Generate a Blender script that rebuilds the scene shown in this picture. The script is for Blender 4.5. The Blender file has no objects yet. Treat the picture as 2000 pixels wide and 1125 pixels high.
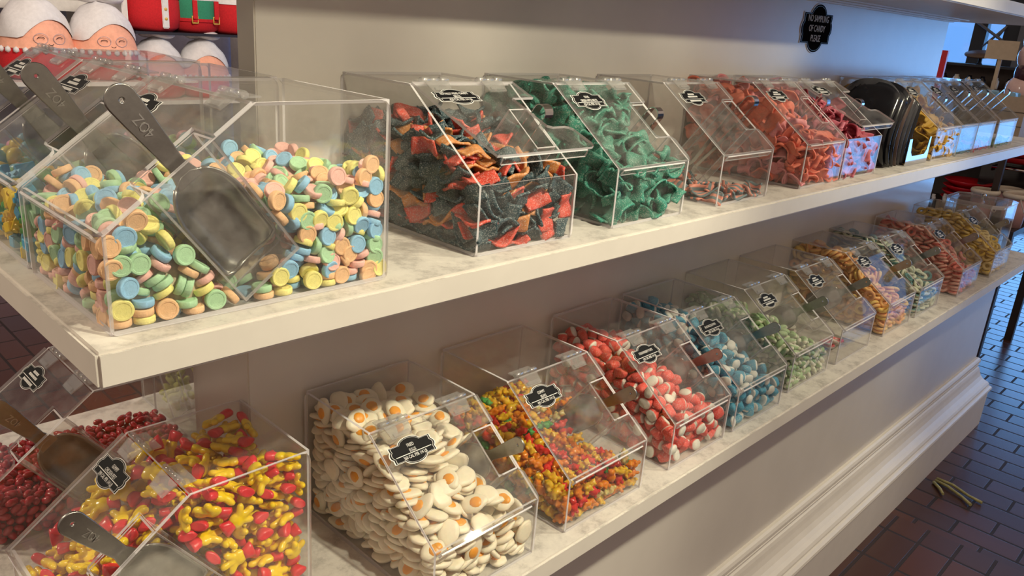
import bpy, bmesh, math, random
from mathutils import Vector, Matrix, Quaternion, Euler
PI = math.pi; R = math.radians
scene = bpy.context.scene
C = scene.collection
random.seed(7)

# ---------------------------------------------------------------- camera
# x runs along the candy fixture, y into it, z up; floor at z = 0, eye at 1.6 m
cam_data = bpy.data.cameras.new('camera'); cam = bpy.data.objects.new('camera', cam_data); C.objects.link(cam)
cam_data.sensor_width = 36.0; cam_data.lens = 36.0*1560/2000; cam_data.clip_start = .02; cam_data.clip_end = 60
_X = Vector((1575, -407, 1560)).normalized(); _V = Vector((-360, 4588, 1560)).normalized()
_V = (_V-_V.dot(_X)*_X).normalized(); _Z = -_V; _Y = _Z.cross(_X)
# rows of M: world axes in camera terms (right, down, forward)
M = Matrix((_X, _Y, _Z))
right, down, fwd = M.col[0].copy(), M.col[1].copy(), M.col[2].copy()
cam.matrix_world = Matrix(((right.x, -down.x, -fwd.x, 0), (right.y, -down.y, -fwd.y, 0), (right.z, -down.z, -fwd.z, 1.6), (0, 0, 0, 1)))
scene.camera = cam

# ---------------------------------------------------------------- light and exposure
scene.view_settings.view_transform = 'Standard'; scene.view_settings.look = 'None'
scene.view_settings.gamma = 1.0; scene.view_settings.exposure = 0.0
scene.cycles.transparent_max_bounces = 40; scene.cycles.max_bounces = 7
scene.cycles.diffuse_bounces = 3; scene.cycles.glossy_bounces = 3; scene.cycles.transmission_bounces = 4
scene.cycles.sample_clamp_indirect = 4.0; scene.cycles.caustics_reflective = False; scene.cycles.caustics_refractive = False
world = bpy.data.worlds.new('shop_air'); scene.world = world; world.use_nodes = True
world.node_tree.nodes['Background'].inputs[0].default_value = (.60, .46, .36, 1)
world.node_tree.nodes['Background'].inputs[1].default_value = .70

def area(name, loc, to, size, power, col, sy=None):
    l = bpy.data.lights.new(name, 'AREA'); l.energy = power; l.color = col; l.size = size
    if sy: l.shape = 'RECTANGLE'; l.size_y = sy
    o = bpy.data.objects.new(name, l); C.objects.link(o); o.location = loc
    o.rotation_euler = (Vector(to)-Vector(loc)).to_track_quat('-Z', 'Y').to_euler(); return o
def spot(name, loc, to, power, col, angle=70, rad=.05, blend=.6):
    l = bpy.data.lights.new(name, 'SPOT'); l.energy = power; l.color = col; l.spot_size = R(angle); l.spot_blend = blend; l.shadow_soft_size = rad
    o = bpy.data.objects.new(name, l); C.objects.link(o); o.location = loc
    o.rotation_euler = (Vector(to)-Vector(loc)).to_track_quat('-Z', 'Y').to_euler(); return o
WARM = (1.0, .92, .68)
spot('ceiling_spot', (.95, -.60, 2.95), (.45, .85, 1.25), 190, WARM, 58, .04)
spot('ceiling_spot', (2.35, -.55, 2.95), (1.6, .80, 1.0), 125, WARM, 72, .04)
spot('ceiling_spot', (3.90, -.50, 2.95), (3.0, .80, 1.0), 34, WARM, 70, .04)
for _x, _tx in ((.2, .72), (.8, 1.28), (1.5, 1.95)): spot('track_spot', (_x, -3.2, 3.2), (_tx, 1.07, 1.66), 300, (1.0, .92, .68), 11.5, .10, .7)
spot('track_spot', (-1.1, 2.6, 2.9), (.2, 1.5, .8), 150, (1.0, .86, .64), 70, .06)
area('rack_fill_light', (1.3, 1.9, 2.7), (1.8, 4.6, 1.15), .7, 62, (1.0, .90, .80), .7)  # area light added to brighten the plush rack, not a known ceiling lamp
area('window_daylight', (9.4, 1.1, 1.2), (3.6, .8, 1.1), 7.4, 225, (.19, .50, 1.0), 2.4)

# ---------------------------------------------------------------- materials
MATS = {}
def nodes(name):
    m = bpy.data.materials.new(name); m.use_nodes = True; nt = m.node_tree; nt.nodes.clear()
    out = nt.nodes.new('ShaderNodeOutputMaterial'); MATS[name] = m
    return m, nt, out
def N(nt, typ, **kw):
    n = nt.nodes.new(typ)
    for k, v in kw.items():
        if k.startswith('i_'): n.inputs[k[2:].replace('_', ' ')].default_value = v
        else: setattr(n, k, v)
    return n
def c4(c): return (c[0], c[1], c[2], 1)
def coords(nt, attr=True):
    if attr: n = N(nt, 'ShaderNodeAttribute', attribute_name='lp'); return n.outputs['Vector']
    n = N(nt, 'ShaderNodeTexCoord'); return n.outputs['Object']
def noise(nt, vec, scale, detail=3, rough=.6):
    n = N(nt, 'ShaderNodeTexNoise'); n.inputs['Scale'].default_value = scale; n.inputs['Detail'].default_value = detail; n.inputs['Roughness'].default_value = rough
    nt.links.new(vec, n.inputs['Vector']); return n.outputs['Fac']
def ramp(nt, fac, stops):
    r = N(nt, 'ShaderNodeValToRGB'); e = r.color_ramp.elements
    e[0].position, e[0].color = stops[0][0], c4(stops[0][1]); e[1].position, e[1].color = stops[-1][0], c4(stops[-1][1])
    for p, c in stops[1:-1]:
        x = e.new(p); x.color = c4(c)
    nt.links.new(fac, r.inputs[0]); return r.outputs[0]
def math_(nt, op, a, b=None, clamp=False):
    n = N(nt, 'ShaderNodeMath', operation=op, use_clamp=clamp)
    for i, v in enumerate((a, b)):
        if v is None: continue
        if isinstance(v, (int, float)): n.inputs[i].default_value = v
        else: nt.links.new(v, n.inputs[i])
    return n.outputs[0]
def mixc(nt, fac, a, b, blend='MIX'):
    n = N(nt, 'ShaderNodeMix', data_type='RGBA', blend_type=blend)
    for i, v in ((0, fac), (6, a), (7, b)):
        if isinstance(v, (int, float)): n.inputs[i].default_value = v
        elif isinstance(v, tuple): n.inputs[i].default_value = c4(v)
        else: nt.links.new(v, n.inputs[i])
    return n.outputs[2]
def paint(name, col, rough=.5, var=.06, scale=40, bump=.0, bscale=200, metal=0, sss=0, coat=0, attr=False, sugar=0, spec=.5, col2=None, split=None, alpha=None, trans=0):
    """general painted / candy surface; split = (axis, position, softness) puts col2 on one side of the piece"""
    m, nt, out = nodes(name)
    p = N(nt, 'ShaderNodeBsdfPrincipled'); nt.links.new(p.outputs[0], out.inputs[0])
    v = coords(nt, attr); f = noise(nt, v, scale)
    base = ramp(nt, f, [(.3, tuple(max(0, x*(1-var)) for x in col)), (.7, tuple(min(1, x*(1+var)) for x in col))])
    if col2 is not None:
        s = N(nt, 'ShaderNodeSeparateXYZ'); nt.links.new(v, s.inputs[0]); a = s.outputs[split[0]]
        t = math_(nt, 'MULTIPLY', math_(nt, 'SUBTRACT', a, split[1]), 1/split[2], True)
        base = mixc(nt, t, base, tuple(col2))
    if sugar:
        g = noise(nt, v, 520, 2); g2 = ramp(nt, g, [(.52, (0, 0, 0)), (.66, (1, 1, 1))])
        base = mixc(nt, math_(nt, 'MULTIPLY', g2, sugar), base, (.85, .85, .82))
    nt.links.new(base, p.inputs['Base Color'])
    p.inputs['Roughness'].default_value = rough; p.inputs['Metallic'].default_value = metal; p.inputs['Specular IOR Level'].default_value = spec
    p.inputs['Coat Weight'].default_value = coat; p.inputs['Coat Roughness'].default_value = .08
    p.inputs['Transmission Weight'].default_value = trans
    if sss:
        p.inputs['Subsurface Weight'].default_value = sss; p.inputs['Subsurface Radius'].default_value = (1, .6, .4); p.inputs['Subsurface Scale'].default_value = .004
    if bump:
        b = N(nt, 'ShaderNodeBump'); b.inputs['Strength'].default_value = min(1, bump); b.inputs['Distance'].default_value = .0006
        nt.links.new(noise(nt, v, bscale, 2), b.inputs['Height']); nt.links.new(b.outputs[0], p.inputs['Normal'])
    return m
def clear(name, tint, haze, hazecol, rough=.02, scuff=True, refl=1.0, f0=.035):
    """clear acrylic: straight-through transparency, Fresnel reflection, a little dust and scuffing"""
    m, nt, out = nodes(name)
    t = N(nt, 'ShaderNodeBsdfTransparent'); t.inputs[0].default_value = c4(tint)
    g = N(nt, 'ShaderNodeBsdfGlossy'); g.inputs['Color'].default_value = (refl, refl, refl, 1); g.inputs['Roughness'].default_value = rough
    lw = N(nt, 'ShaderNodeLayerWeight'); lw.inputs[0].default_value = .5
    fr = math_(nt, 'ADD', math_(nt, 'MULTIPLY', math_(nt, 'POWER', lw.outputs['Facing'], 4.5), .36), f0, True)
    mx = N(nt, 'ShaderNodeMixShader'); nt.links.new(fr, mx.inputs[0]); nt.links.new(t.outputs[0], mx.inputs[1]); nt.links.new(g.outputs[0], mx.inputs[2])
    d = N(nt, 'ShaderNodeBsdfDiffuse'); d.inputs[0].default_value = c4(hazecol)
    m2 = N(nt, 'ShaderNodeMixShader'); nt.links.new(mx.outputs[0], m2.inputs[1]); nt.links.new(d.outputs[0], m2.inputs[2])
    if scuff:
        v = coords(nt, False); f = noise(nt, v, 26, 5, .7)
        h = ramp(nt, f, [(.40, (haze*.3,)*3), (.72, (haze*2.0,)*3)]); nt.links.new(h, m2.inputs[0])
    else: m2.inputs[0].default_value = haze
    nt.links.new(m2.outputs[0], out.inputs[0]); return m
def emit(name, col, s):
    m, nt, out = nodes(name); e = N(nt, 'ShaderNodeEmission'); e.inputs[0].default_value = c4(col); e.inputs[1].default_value = s
    nt.links.new(e.outputs[0], out.inputs[0]); return m

ACR = clear('clear_acrylic', (.985, .985, .98), .026, (.82, .80, .78))
LIDA = clear('scuffed_sheen_lid_acrylic', (.975, .975, .97), .036, (.84, .82, .80), .022)  # scuffs plus extra whitish haze that paints in light reflected off the lids
EDGE = clear('acrylic_cut_edge', (.80, .78, .80), .60, (.86, .83, .85), .12, False)
HNG = clear('clear_hinge_plastic', (.90, .90, .90), .11, (.90, .88, .86), .12, False, 1.0, .16)
WHITE = paint('white_shelf_paint', (.76, .71, .64), .42, .03, 14, .25, 60)
WHITE2 = paint('white_panel_paint', (.68, .63, .575), .26, .03, 6, .22, 24)
BLACK = paint('black_label_print', (.007, .007, .008), .55, .02, spec=.12)
LABELW = paint('white_label_print', (.80, .79, .77), .4, .02)
STEEL = paint('cast_aluminium', (.36, .35, .33), .34, .10, 70, .12, 160, metal=1)
CHROME = paint('polished_steel', (.62, .60, .58), .12, .03, 20, metal=1)

def worn_top():
    m, nt, out = nodes('worn_white_shelf_top'); p = N(nt, 'ShaderNodeBsdfPrincipled'); nt.links.new(p.outputs[0], out.inputs[0])
    v = coords(nt, False); a = noise(nt, v, 22, 6, .75); b = noise(nt, v, 5, 3)
    col = ramp(nt, a, [(.36, (.40, .37, .34)), (.50, (.64, .60, .55)), (.62, (.72, .68, .62))])
    col = mixc(nt, math_(nt, 'MULTIPLY', b, .35), col, (.60, .57, .53))
    nt.links.new(col, p.inputs['Base Color']); p.inputs['Roughness'].default_value = .5; return m
TOP = worn_top()

def floor_mat():
    """quarry tile: staggered bricks running in y, plain stacked bricks by the fixture for x < 2.77"""
    m, nt, out = nodes('quarry_tile_floor'); p = N(nt, 'ShaderNodeBsdfPrincipled'); nt.links.new(p.outputs[0], out.inputs[0])
    v = coords(nt, False)
    mp = N(nt, 'ShaderNodeMapping'); mp.inputs['Rotation'].default_value = (0, 0, R(90)); mp.inputs['Location'].default_value = (.06, .04, 0); nt.links.new(v, mp.inputs[0])
    def brick(off, vec, w, h):
        b = N(nt, 'ShaderNodeTexBrick'); b.offset = off; b.inputs['Scale'].default_value = 1; b.inputs['Brick Width'].default_value = w; b.inputs['Row Height'].default_value = h
        b.inputs['Mortar Size'].default_value = .0058; b.inputs['Mortar Smooth'].default_value = .15
        b.inputs['Color1'].default_value = (.110, .038, .023, 1); b.inputs['Color2'].default_value = (.058, .025, .020, 1); b.inputs['Mortar'].default_value = (.008, .007, .008, 1)
        nt.links.new(vec, b.inputs['Vector']); return b
    b1 = brick(.5, mp.outputs[0], .213, .1075); b2 = brick(0, v, .208, .1075)
    s = N(nt, 'ShaderNodeSeparateXYZ'); nt.links.new(v, s.inputs[0])
    t = math_(nt, 'LESS_THAN', s.outputs[0], 2.82)
    t2 = math_(nt, 'GREATER_THAN', s.outputs[1], 2.0); t = math_(nt, 'MULTIPLY', t, math_(nt, 'SUBTRACT', 1, t2))
    col = mixc(nt, t, b1.outputs[0], b2.outputs[0]); f = math_(nt, 'ADD', math_(nt, 'MULTIPLY', b1.outputs['Fac'], math_(nt, 'SUBTRACT', 1, t)), math_(nt, 'MULTIPLY', b2.outputs['Fac'], t))
    col = mixc(nt, math_(nt, 'MULTIPLY', noise(nt, v, 9, 4), .55), col, (.075, .032, .024))
    nt.links.new(col, p.inputs['Base Color'])
    r = N(nt, 'ShaderNodeMapRange'); r.inputs[3].default_value = .26; r.inputs[4].default_value = .75; nt.links.new(f, r.inputs[0]); nt.links.new(r.outputs[0], p.inputs['Roughness'])
    bp = N(nt, 'ShaderNodeBump'); bp.invert = True; bp.inputs['Distance'].default_value = .004; bp.inputs['Strength'].default_value = .8; nt.links.new(f, bp.inputs['Height']); nt.links.new(bp.outputs[0], p.inputs['Normal'])
    return m
FLOOR = floor_mat()

# ---------------------------------------------------------------- object helpers
def prop(o, label=None, cat=None, group=None, kind=None):
    if label: o['label'] = label
    if cat: o['category'] = cat
    if group: o['group'] = group
    if kind: o['kind'] = kind
    return o
def obj(name, bm, mats, parent=None, loc=None, rot=None):
    me = bpy.data.meshes.new(name)
    if isinstance(bm, bpy.types.Mesh): me = bm
    else: bm.to_mesh(me); bm.free()
    for m in (mats if isinstance(mats, (list, tuple)) else [mats]):
        if m is not None: me.materials.append(m)
    o = bpy.data.objects.new(name, me); C.objects.link(o)
    if parent: o.parent = parent
    if loc is not None: o.location = loc
    if rot is not None: o.rotation_euler = rot
    return o
def thing(name, loc, label, cat, group=None, rz=0, rot=None):
    o = bpy.data.objects.new(name, None); C.objects.link(o); o.empty_display_size = .05
    o.location = loc; o.rotation_euler = rot if rot else (0, 0, rz)
    return prop(o, label, cat, group)
def prism(bm, pts, off, mface=0, medge=1):
    """solid from a planar outline pushed along off; big faces and rim take different material slots"""
    off = Vector(off); a = [bm.verts.new(Vector(p)) for p in pts]; b = [bm.verts.new(Vector(p)+off) for p in pts]
    n = sum(((a[i].co-a[0].co).cross(a[(i+1) % len(a)].co-a[0].co) for i in range(1, len(a)-1)), Vector())
    if n.dot(off) > 0: f1 = bm.faces.new(a[::-1]); f2 = bm.faces.new(b)
    else: f1 = bm.faces.new(a); f2 = bm.faces.new(b[::-1])
    f1.material_index = f2.material_index = mface; es = []
    for i in range(len(a)):
        j = (i+1) % len(a)
        q = (a[i], a[j], b[j], b[i]) if n.dot(off) > 0 else (a[j], a[i], b[i], b[j])
        f = bm.faces.new(q); f.material_index = medge; es.append(f)
    return bm
def box(bm, lo, hi, mat=0, bev=0):
    lo = Vector(lo); hi = Vector(hi)
    r = bmesh.ops.create_cube(bm, size=1, matrix=Matrix.Translation((lo+hi)/2) @ Matrix.Diagonal((hi-lo).to_4d()))
    fs = {f for v in r['verts'] for f in v.link_faces}
    for f in fs: f.material_index = mat
    if bev:
        es = list({e for f in fs for e in f.edges})
        rr = bmesh.ops.bevel(bm, geom=es, offset=bev, segments=2, affect='EDGES')
        for f in rr['faces']: f.material_index = mat
    return bm
def tube(bm, pts, r, seg=8, mat=0, cap=True):
    pts = [Vector(p) for p in pts]; rings = []; prev = None
    for i, p in enumerate(pts):
        d = (pts[min(i+1, len(pts)-1)]-pts[max(i-1, 0)]).normalized()
        if prev is None: u = d.orthogonal().normalized()
        else: u = (prev-prev.dot(d)*d).normalized()
        prev = u; w = d.cross(u); rr = r[i] if isinstance(r, (list, tuple)) else r
        rings.append([bm.verts.new(p+rr*(math.cos(2*PI*k/seg)*u+math.sin(2*PI*k/seg)*w)) for k in range(seg)])
    for a, b in zip(rings, rings[1:]):
        for k in range(seg):
            f = bm.faces.new((a[k], a[(k+1) % seg], b[(k+1) % seg], b[k])); f.smooth = True; f.material_index = mat
    if cap:
        bm.faces.new(rings[0][::-1]).material_index = mat; bm.faces.new(rings[-1]).material_index = mat
    return bm
def extrude_profile(bm, prof, x0, x1, mat=0):
    """prof: closed list of (y, z); runs along x"""
    a = [bm.verts.new((x0, y, z)) for y, z in prof]; b = [bm.verts.new((x1, y, z)) for y, z in prof]; n = len(prof)
    for i in range(n): bm.faces.new((a[i], a[(i+1) % n], b[(i+1) % n], b[i])).material_index = mat
    bm.faces.new(a[::-1]).material_index = mat; bm.faces.new(b).material_index = mat
    bmesh.ops.recalc_face_normals(bm, faces=bm.faces); return bm
def curve_mesh(loops, thick, bev=0):
    """flat plate with optional holes, as a mesh lying in xy"""
    cu = bpy.data.curves.new('c', 'CURVE'); cu.dimensions = '2D'; cu.fill_mode = 'BOTH'; cu.extrude = thick/2; cu.bevel_depth = bev
    for L in loops:
        s = cu.splines.new('POLY'); s.points.add(len(L)-1); s.use_cyclic_u = True
        for q, p in zip(s.points, L): q.co = (p[0], p[1], 0, 1)
    return to_mesh(cu)
def to_mesh(cu):
    o = bpy.data.objects.new('t', cu); C.objects.link(o); bpy.context.view_layer.update()
    me = bpy.data.meshes.new_from_object(o.evaluated_get(bpy.context.evaluated_depsgraph_get()))
    bpy.data.objects.remove(o); bpy.data.curves.remove(cu); return me
def text_mesh(txt, size, sx=1.0, thick=.0002, spacing=1.0, line=1.0, off=0, shear=0):
    cu = bpy.data.curves.new('t', 'FONT'); cu.body = txt; cu.size = size; cu.extrude = thick; cu.align_x = 'CENTER'; cu.align_y = 'CENTER'
    cu.space_character = spacing; cu.space_line = line; cu.offset = off; cu.resolution_u = 2; cu.shear = shear
    me = to_mesh(cu); me.transform(Matrix.Diagonal((sx, 1, 1, 1))); return me
def plaque(w, h, k=1.0):
    """label outline: notched corners, bowed sides, domed top and foot"""
    P = []; W, H = w/2*k, h/2*k
    def arc(cx, cy, rx, ry, a0, a1, n=8): return [(cx+rx*math.cos(R(a0+(a1-a0)*i/n)), cy+ry*math.sin(R(a0+(a1-a0)*i/n))) for i in range(n+1)]
    P += [(W*.92, -H*.62), (W*.92, -H*.36)] + arc(W*.86, 0, W*.14, H*.30, -70, 70) + [(W*.92, H*.36), (W*.92, H*.62), (W*.56, H*.62)]
    P += arc(0, H*.50, W*.50, H*.50, 14, 166, 12)
    Q = [(-x, -y) for x, y in P]
    return P+Q
# ---------------------------------------------------------------- candy shapes
def bm_lathe(prof, seg=20, bm=None, mat=0):
    """profile [(radius, z)] turned about Z"""
    bm = bm or bmesh.new()
    rings = []
    for r, z in prof:
        if r < 1e-6: rings.append([bm.verts.new((0, 0, z))])
        else: rings.append([bm.verts.new((r*math.cos(2*PI*i/seg), r*math.sin(2*PI*i/seg), z)) for i in range(seg)])
    for a, b in zip(rings, rings[1:]):
        for i in range(seg):
            j = (i+1) % seg
            if len(a) == 1 and len(b) == 1: continue
            if len(a) == 1: f = bm.faces.new((a[0], b[j], b[i]))
            elif len(b) == 1: f = bm.faces.new((a[i], a[j], b[0]))
            else: f = bm.faces.new((a[i], a[j], b[j], b[i]))
            f.smooth = True; f.material_index = mat
    return bm

def bm_grid_shell(fn, nu, nv, th, bm=None, mat=0):
    """thick sheet over fn(s,t)->Vector, both sides and the rim"""
    bm = bm or bmesh.new()
    P = [[Vector(fn(i/nu, j/nv)) for j in range(nv+1)] for i in range(nu+1)]
    def nrm(i, j):
        a = P[min(i+1, nu)][j]-P[max(i-1, 0)][j]; b = P[i][min(j+1, nv)]-P[i][max(j-1, 0)]
        return a.cross(b).normalized()
    T = [[bm.verts.new(P[i][j]+nrm(i, j)*th/2) for j in range(nv+1)] for i in range(nu+1)]
    B = [[bm.verts.new(P[i][j]-nrm(i, j)*th/2) for j in range(nv+1)] for i in range(nu+1)]
    fs = []
    for i in range(nu):
        for j in range(nv):
            fs.append(bm.faces.new((T[i][j], T[i+1][j], T[i+1][j+1], T[i][j+1])))
            fs.append(bm.faces.new((B[i][j], B[i][j+1], B[i+1][j+1], B[i+1][j])))
    for i in range(nu):
        fs.append(bm.faces.new((T[i][0], B[i][0], B[i+1][0], T[i+1][0])))
        fs.append(bm.faces.new((T[i][nv], T[i+1][nv], B[i+1][nv], B[i][nv])))
    for j in range(nv):
        fs.append(bm.faces.new((T[0][j], T[0][j+1], B[0][j+1], B[0][j])))
        fs.append(bm.faces.new((T[nu][j], B[nu][j], B[nu][j+1], T[nu][j+1])))
    for f in fs: f.material_index = mat; f.smooth = True
    return bm

def bm_blob(c, r, bm=None, mat=0, sub=2, rot=None):
    bm = bm or bmesh.new()
    m = Matrix.Translation(Vector(c)) @ (rot or Matrix.Identity(4)) @ Matrix.Diagonal((r[0], r[1], r[2], 1))
    res = bmesh.ops.create_icosphere(bm, subdivisions=sub, radius=1.0, matrix=m)
    for v in res['verts']:
        for f in v.link_faces: f.material_index = mat; f.smooth = True
    return bm

def soften(bm, voxel):
    """melt overlapping lumps into one smooth gummy skin"""
    me = bpy.data.meshes.new('s'); bm.to_mesh(me); bm.free()
    o = bpy.data.objects.new('s', me); m = o.modifiers.new('r', 'REMESH'); m.mode = 'VOXEL'; m.voxel_size = voxel; m.use_smooth_shade = True
    s = o.modifiers.new('m', 'SMOOTH'); s.iterations = 3; s.factor = .5
    bpy.context.scene.collection.objects.link(o); bpy.context.view_layer.update()
    m2 = bpy.data.meshes.new_from_object(o.evaluated_get(bpy.context.evaluated_depsgraph_get()))
    bpy.data.objects.remove(o); bpy.data.meshes.remove(me); b = bmesh.new(); b.from_mesh(m2); bpy.data.meshes.remove(m2)
    for f in b.faces: f.smooth = True
    return b

def sh_disc(k=0):
    r, t = .0108, .0037
    bm = bm_lathe([(0, -t*.86), (r*.70, -t*.88), (r*.76, -t), (r*.92, -t), (r, -t*.66), (r, t*.66), (r*.92, t), (r*.76, t), (r*.70, t*.88), (0, t*.86)], 20)
    for f in bm.faces:
        f.normal_update(); f.smooth = abs(f.normal.z) < .6
    return bm

def egg_outline(a, k):
    return 1+.10*math.sin(2*a+k*2.1)+.06*math.sin(3*a+k*1.3)+.03*math.sin(5*a+k)

def sh_egg(k=0):
    """white of a gummy fried egg"""
    bm = bmesh.new(); seg = 22; prev = None
    prof = [(0, -.0036), (.6, -.0040), (.93, -.0030), (1.0, -.0006), (.94, .0022), (.72, .0040), (.45, .0046), (0, .0048)]
    rings = []
    for rr, z in prof:
        if rr == 0: rings.append([bm.verts.new((0, 0, z))]); continue
        rings.append([bm.verts.new((.0205*rr*egg_outline(2*PI*i/seg, k)*math.cos(2*PI*i/seg), .0158*rr*egg_outline(2*PI*i/seg, k)*math.sin(2*PI*i/seg), z)) for i in range(seg)])
    for a, b in zip(rings, rings[1:]):
        for i in range(seg):
            j = (i+1) % seg
            if len(a) == 1: f = bm.faces.new((a[0], b[j], b[i]))
            elif len(b) == 1: f = bm.faces.new((a[i], a[j], b[0]))
            else: f = bm.faces.new((a[i], a[j], b[j], b[i]))
            f.smooth = True
    return bm

def sh_yolk(k=0):
    bm = bm_blob((.004*math.cos(k*2.2), .003*math.sin(k*1.7), .0032), (.0102, .0096, .0036))
    if k == 2: bm_blob((-.006, -.002, .0035), (.0078, .0075, .0032), bm)
    return bm

def sh_foot(k=0):
    """chicken foot: palm and three pointed toes (yellow); the cuff is a piece of its own"""
    bm = bmesh.new()
    bm_blob((0, -.001, 0), (.0115, .0105, .0066), bm)
    for a, l in ((-44, .0165), (-3, .0200), (40, .0165)):
        a += 4*k; d = Vector((math.sin(R(a)), math.cos(R(a)), 0))
        bm_blob(d*.0115, (.0050, .0115, .0052), bm, 0, 2, Matrix.Rotation(-R(a), 4, 'Z'))
        bm_blob(d*l+Vector((0, 0, .0008)), (.0052, .0072, .0050), bm, 0, 2, Matrix.Rotation(-R(a), 4, 'Z'))
    return soften(bm, .0015)

def sh_cuff(k=0):
    """flared red cuff behind the palm"""
    bm = bmesh.new(); seg = 14; rings = []
    for y, w, h in ((-.0065, .0075, .0056), (-.0110, .0088, .0064), (-.0170, .0112, .0068), (-.0205, .0118, .0062), (-.0215, .0090, .0045)):
        rings.append([bm.verts.new((w*math.cos(2*PI*i/seg)*(1+.06*math.sin(3*i+k)), y, h*math.sin(2*PI*i/seg))) for i in range(seg)])
    for a, b in zip(rings, rings[1:]):
        for i in range(seg): bm.faces.new((a[i], a[(i+1) % seg], b[(i+1) % seg], b[i])).smooth = True
    bm.faces.new(rings[0]); bm.faces.new(rings[-1][::-1]); bmesh.ops.recalc_face_normals(bm, faces=bm.faces)
    return bm

def sh_puff(k=0):
    """sugar puff: flat white foot, coloured rounded cap (colour follows the height in the piece)"""
    w, d, h = .0122+.001*k, .0103, .0118
    bm = bmesh.new(); seg = 18; rings = []
    for rr, z in [(0, -.011), (.80, -.011), (.98, -.0085), (1.0, -.004), (.90, .003), (.72, .009), (.45, .0125), (0, .0138)]:
        if rr == 0: rings.append([bm.verts.new((0, 0, z))]); continue
        rings.append([bm.verts.new((w*rr*math.copysign(abs(math.cos(2*PI*i/seg))**.8, math.cos(2*PI*i/seg)), d*rr*math.copysign(abs(math.sin(2*PI*i/seg))**.8, math.sin(2*PI*i/seg)), z+(.0015*math.sin(2*PI*i/seg*2+k) if z > .008 else 0))) for i in range(seg)])
    for a, b in zip(rings, rings[1:]):
        for i in range(seg):
            j = (i+1) % seg
            if len(a) == 1: f = bm.faces.new((a[0], b[j], b[i]))
            elif len(b) == 1: f = bm.faces.new((a[i], a[j], b[0]))
            else: f = bm.faces.new((a[i], a[j], b[j], b[i]))
            f.smooth = True
    return bm

def sh_ring(k=0):
    bm = bmesh.new(); A, B = 20, 10; Rr, r = .0118, .0054
    V = [[bm.verts.new(((Rr+r*math.cos(2*PI*j/B))*math.cos(2*PI*i/A)*(1+.06*k), (Rr+r*math.cos(2*PI*j/B))*math.sin(2*PI*i/A), r*.92*math.sin(2*PI*j/B)+.0022*math.sin(4*PI*i/A+k)*k)) for j in range(B)] for i in range(A)]
    for i in range(A):
        for j in range(B):
            f = bm.faces.new((V[i][j], V[(i+1) % A][j], V[(i+1) % A][(j+1) % B], V[i][(j+1) % B])); f.smooth = True
    return bm

def sh_slice(k=0):
    """curved two-tone crescent"""
    bm = bmesh.new(); A, B = 12, 10; L = 2.6
    rows = []
    for i in range(A+1):
        t = i/A; a = (t-.5)*L; rr = .0062*math.sqrt(max(.08, 1-(2*t-1)**4))
        c = Vector((.012*math.cos(a)-.008, .013*math.sin(a), 0)); n = Vector((math.cos(a), math.sin(a), 0))
        rows.append([bm.verts.new(c+n*rr*math.cos(2*PI*j/B)+Vector((0, 0, rr*math.sin(2*PI*j/B)))) for j in range(B)])
    for a, b in zip(rows, rows[1:]):
        for j in range(B):
            f = bm.faces.new((a[j], a[(j+1) % B], b[(j+1) % B], b[j])); f.smooth = True
    bm.faces.new(rows[0][::-1]); bm.faces.new(rows[-1])
    bmesh.ops.recalc_face_normals(bm, faces=bm.faces)
    return bm

def sh_bear(k=0):
    """gummy bear lying on its back: body, head, muzzle, ears, arms, legs"""
    bm = bmesh.new()
    for c, r in (((0, 0, 0), (.0062, .0075, .0052)), ((0, .0095, 0), (.0048, .0044, .0046)), ((0, .0095, .0040), (.0024, .0020, .0020)),
                 ((-.0036, .0132, 0), (.0018, .0018, .0015)), ((.0036, .0132, 0), (.0018, .0018, .0015)),
                 ((-.0050, .0030, .0035), (.0020, .0030, .0026)), ((.0050, .0030, .0035), (.0020, .0030, .0026)),
                 ((-.0042, -.0068, .0030), (.0026, .0034, .0032)), ((.0042, -.0068, .0030), (.0026, .0034, .0032)), ((0, -.001, .003), (.0045, .005, .0035))):
        bm_blob(c, r, bm, 0, 1 if r[0] < .0027 else 2)
    bmesh.ops.scale(bm, vec=(1.34, 1.34, 1.34), verts=bm.verts)
    return soften(bm, .0013)

def sh_bean(k=0):
    bm = bm_blob((0, 0, 0), (.0092, .0058, .0055), None, 0, 2)
    for v in bm.verts: v.co.y += 18*v.co.x**2
    return bm

def sh_candyegg(k=0):
    bm = bm_blob((0, 0, 0), (.0135, .0100, .0100), None, 0, 2)
    for v in bm.verts:
        s = 1-9*v.co.x; v.co.y *= s; v.co.z *= s
    return bm

def sh_block(k=0):
    """toy-brick candy with two studs"""
    bm = bmesh.new()
    bmesh.ops.create_cube(bm, size=1, matrix=Matrix.Diagonal((.024, .013, .014, 1)))
    bmesh.ops.bevel(bm, geom=bm.edges[:], offset=.0012, segments=1, affect='EDGES')
    for x in (-.006, .006):
        bmesh.ops.create_cone(bm, cap_ends=True, segments=12, radius1=.0034, radius2=.0032, depth=.003, matrix=Matrix.Translation((x, 0, .0083)))
    return bm

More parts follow.
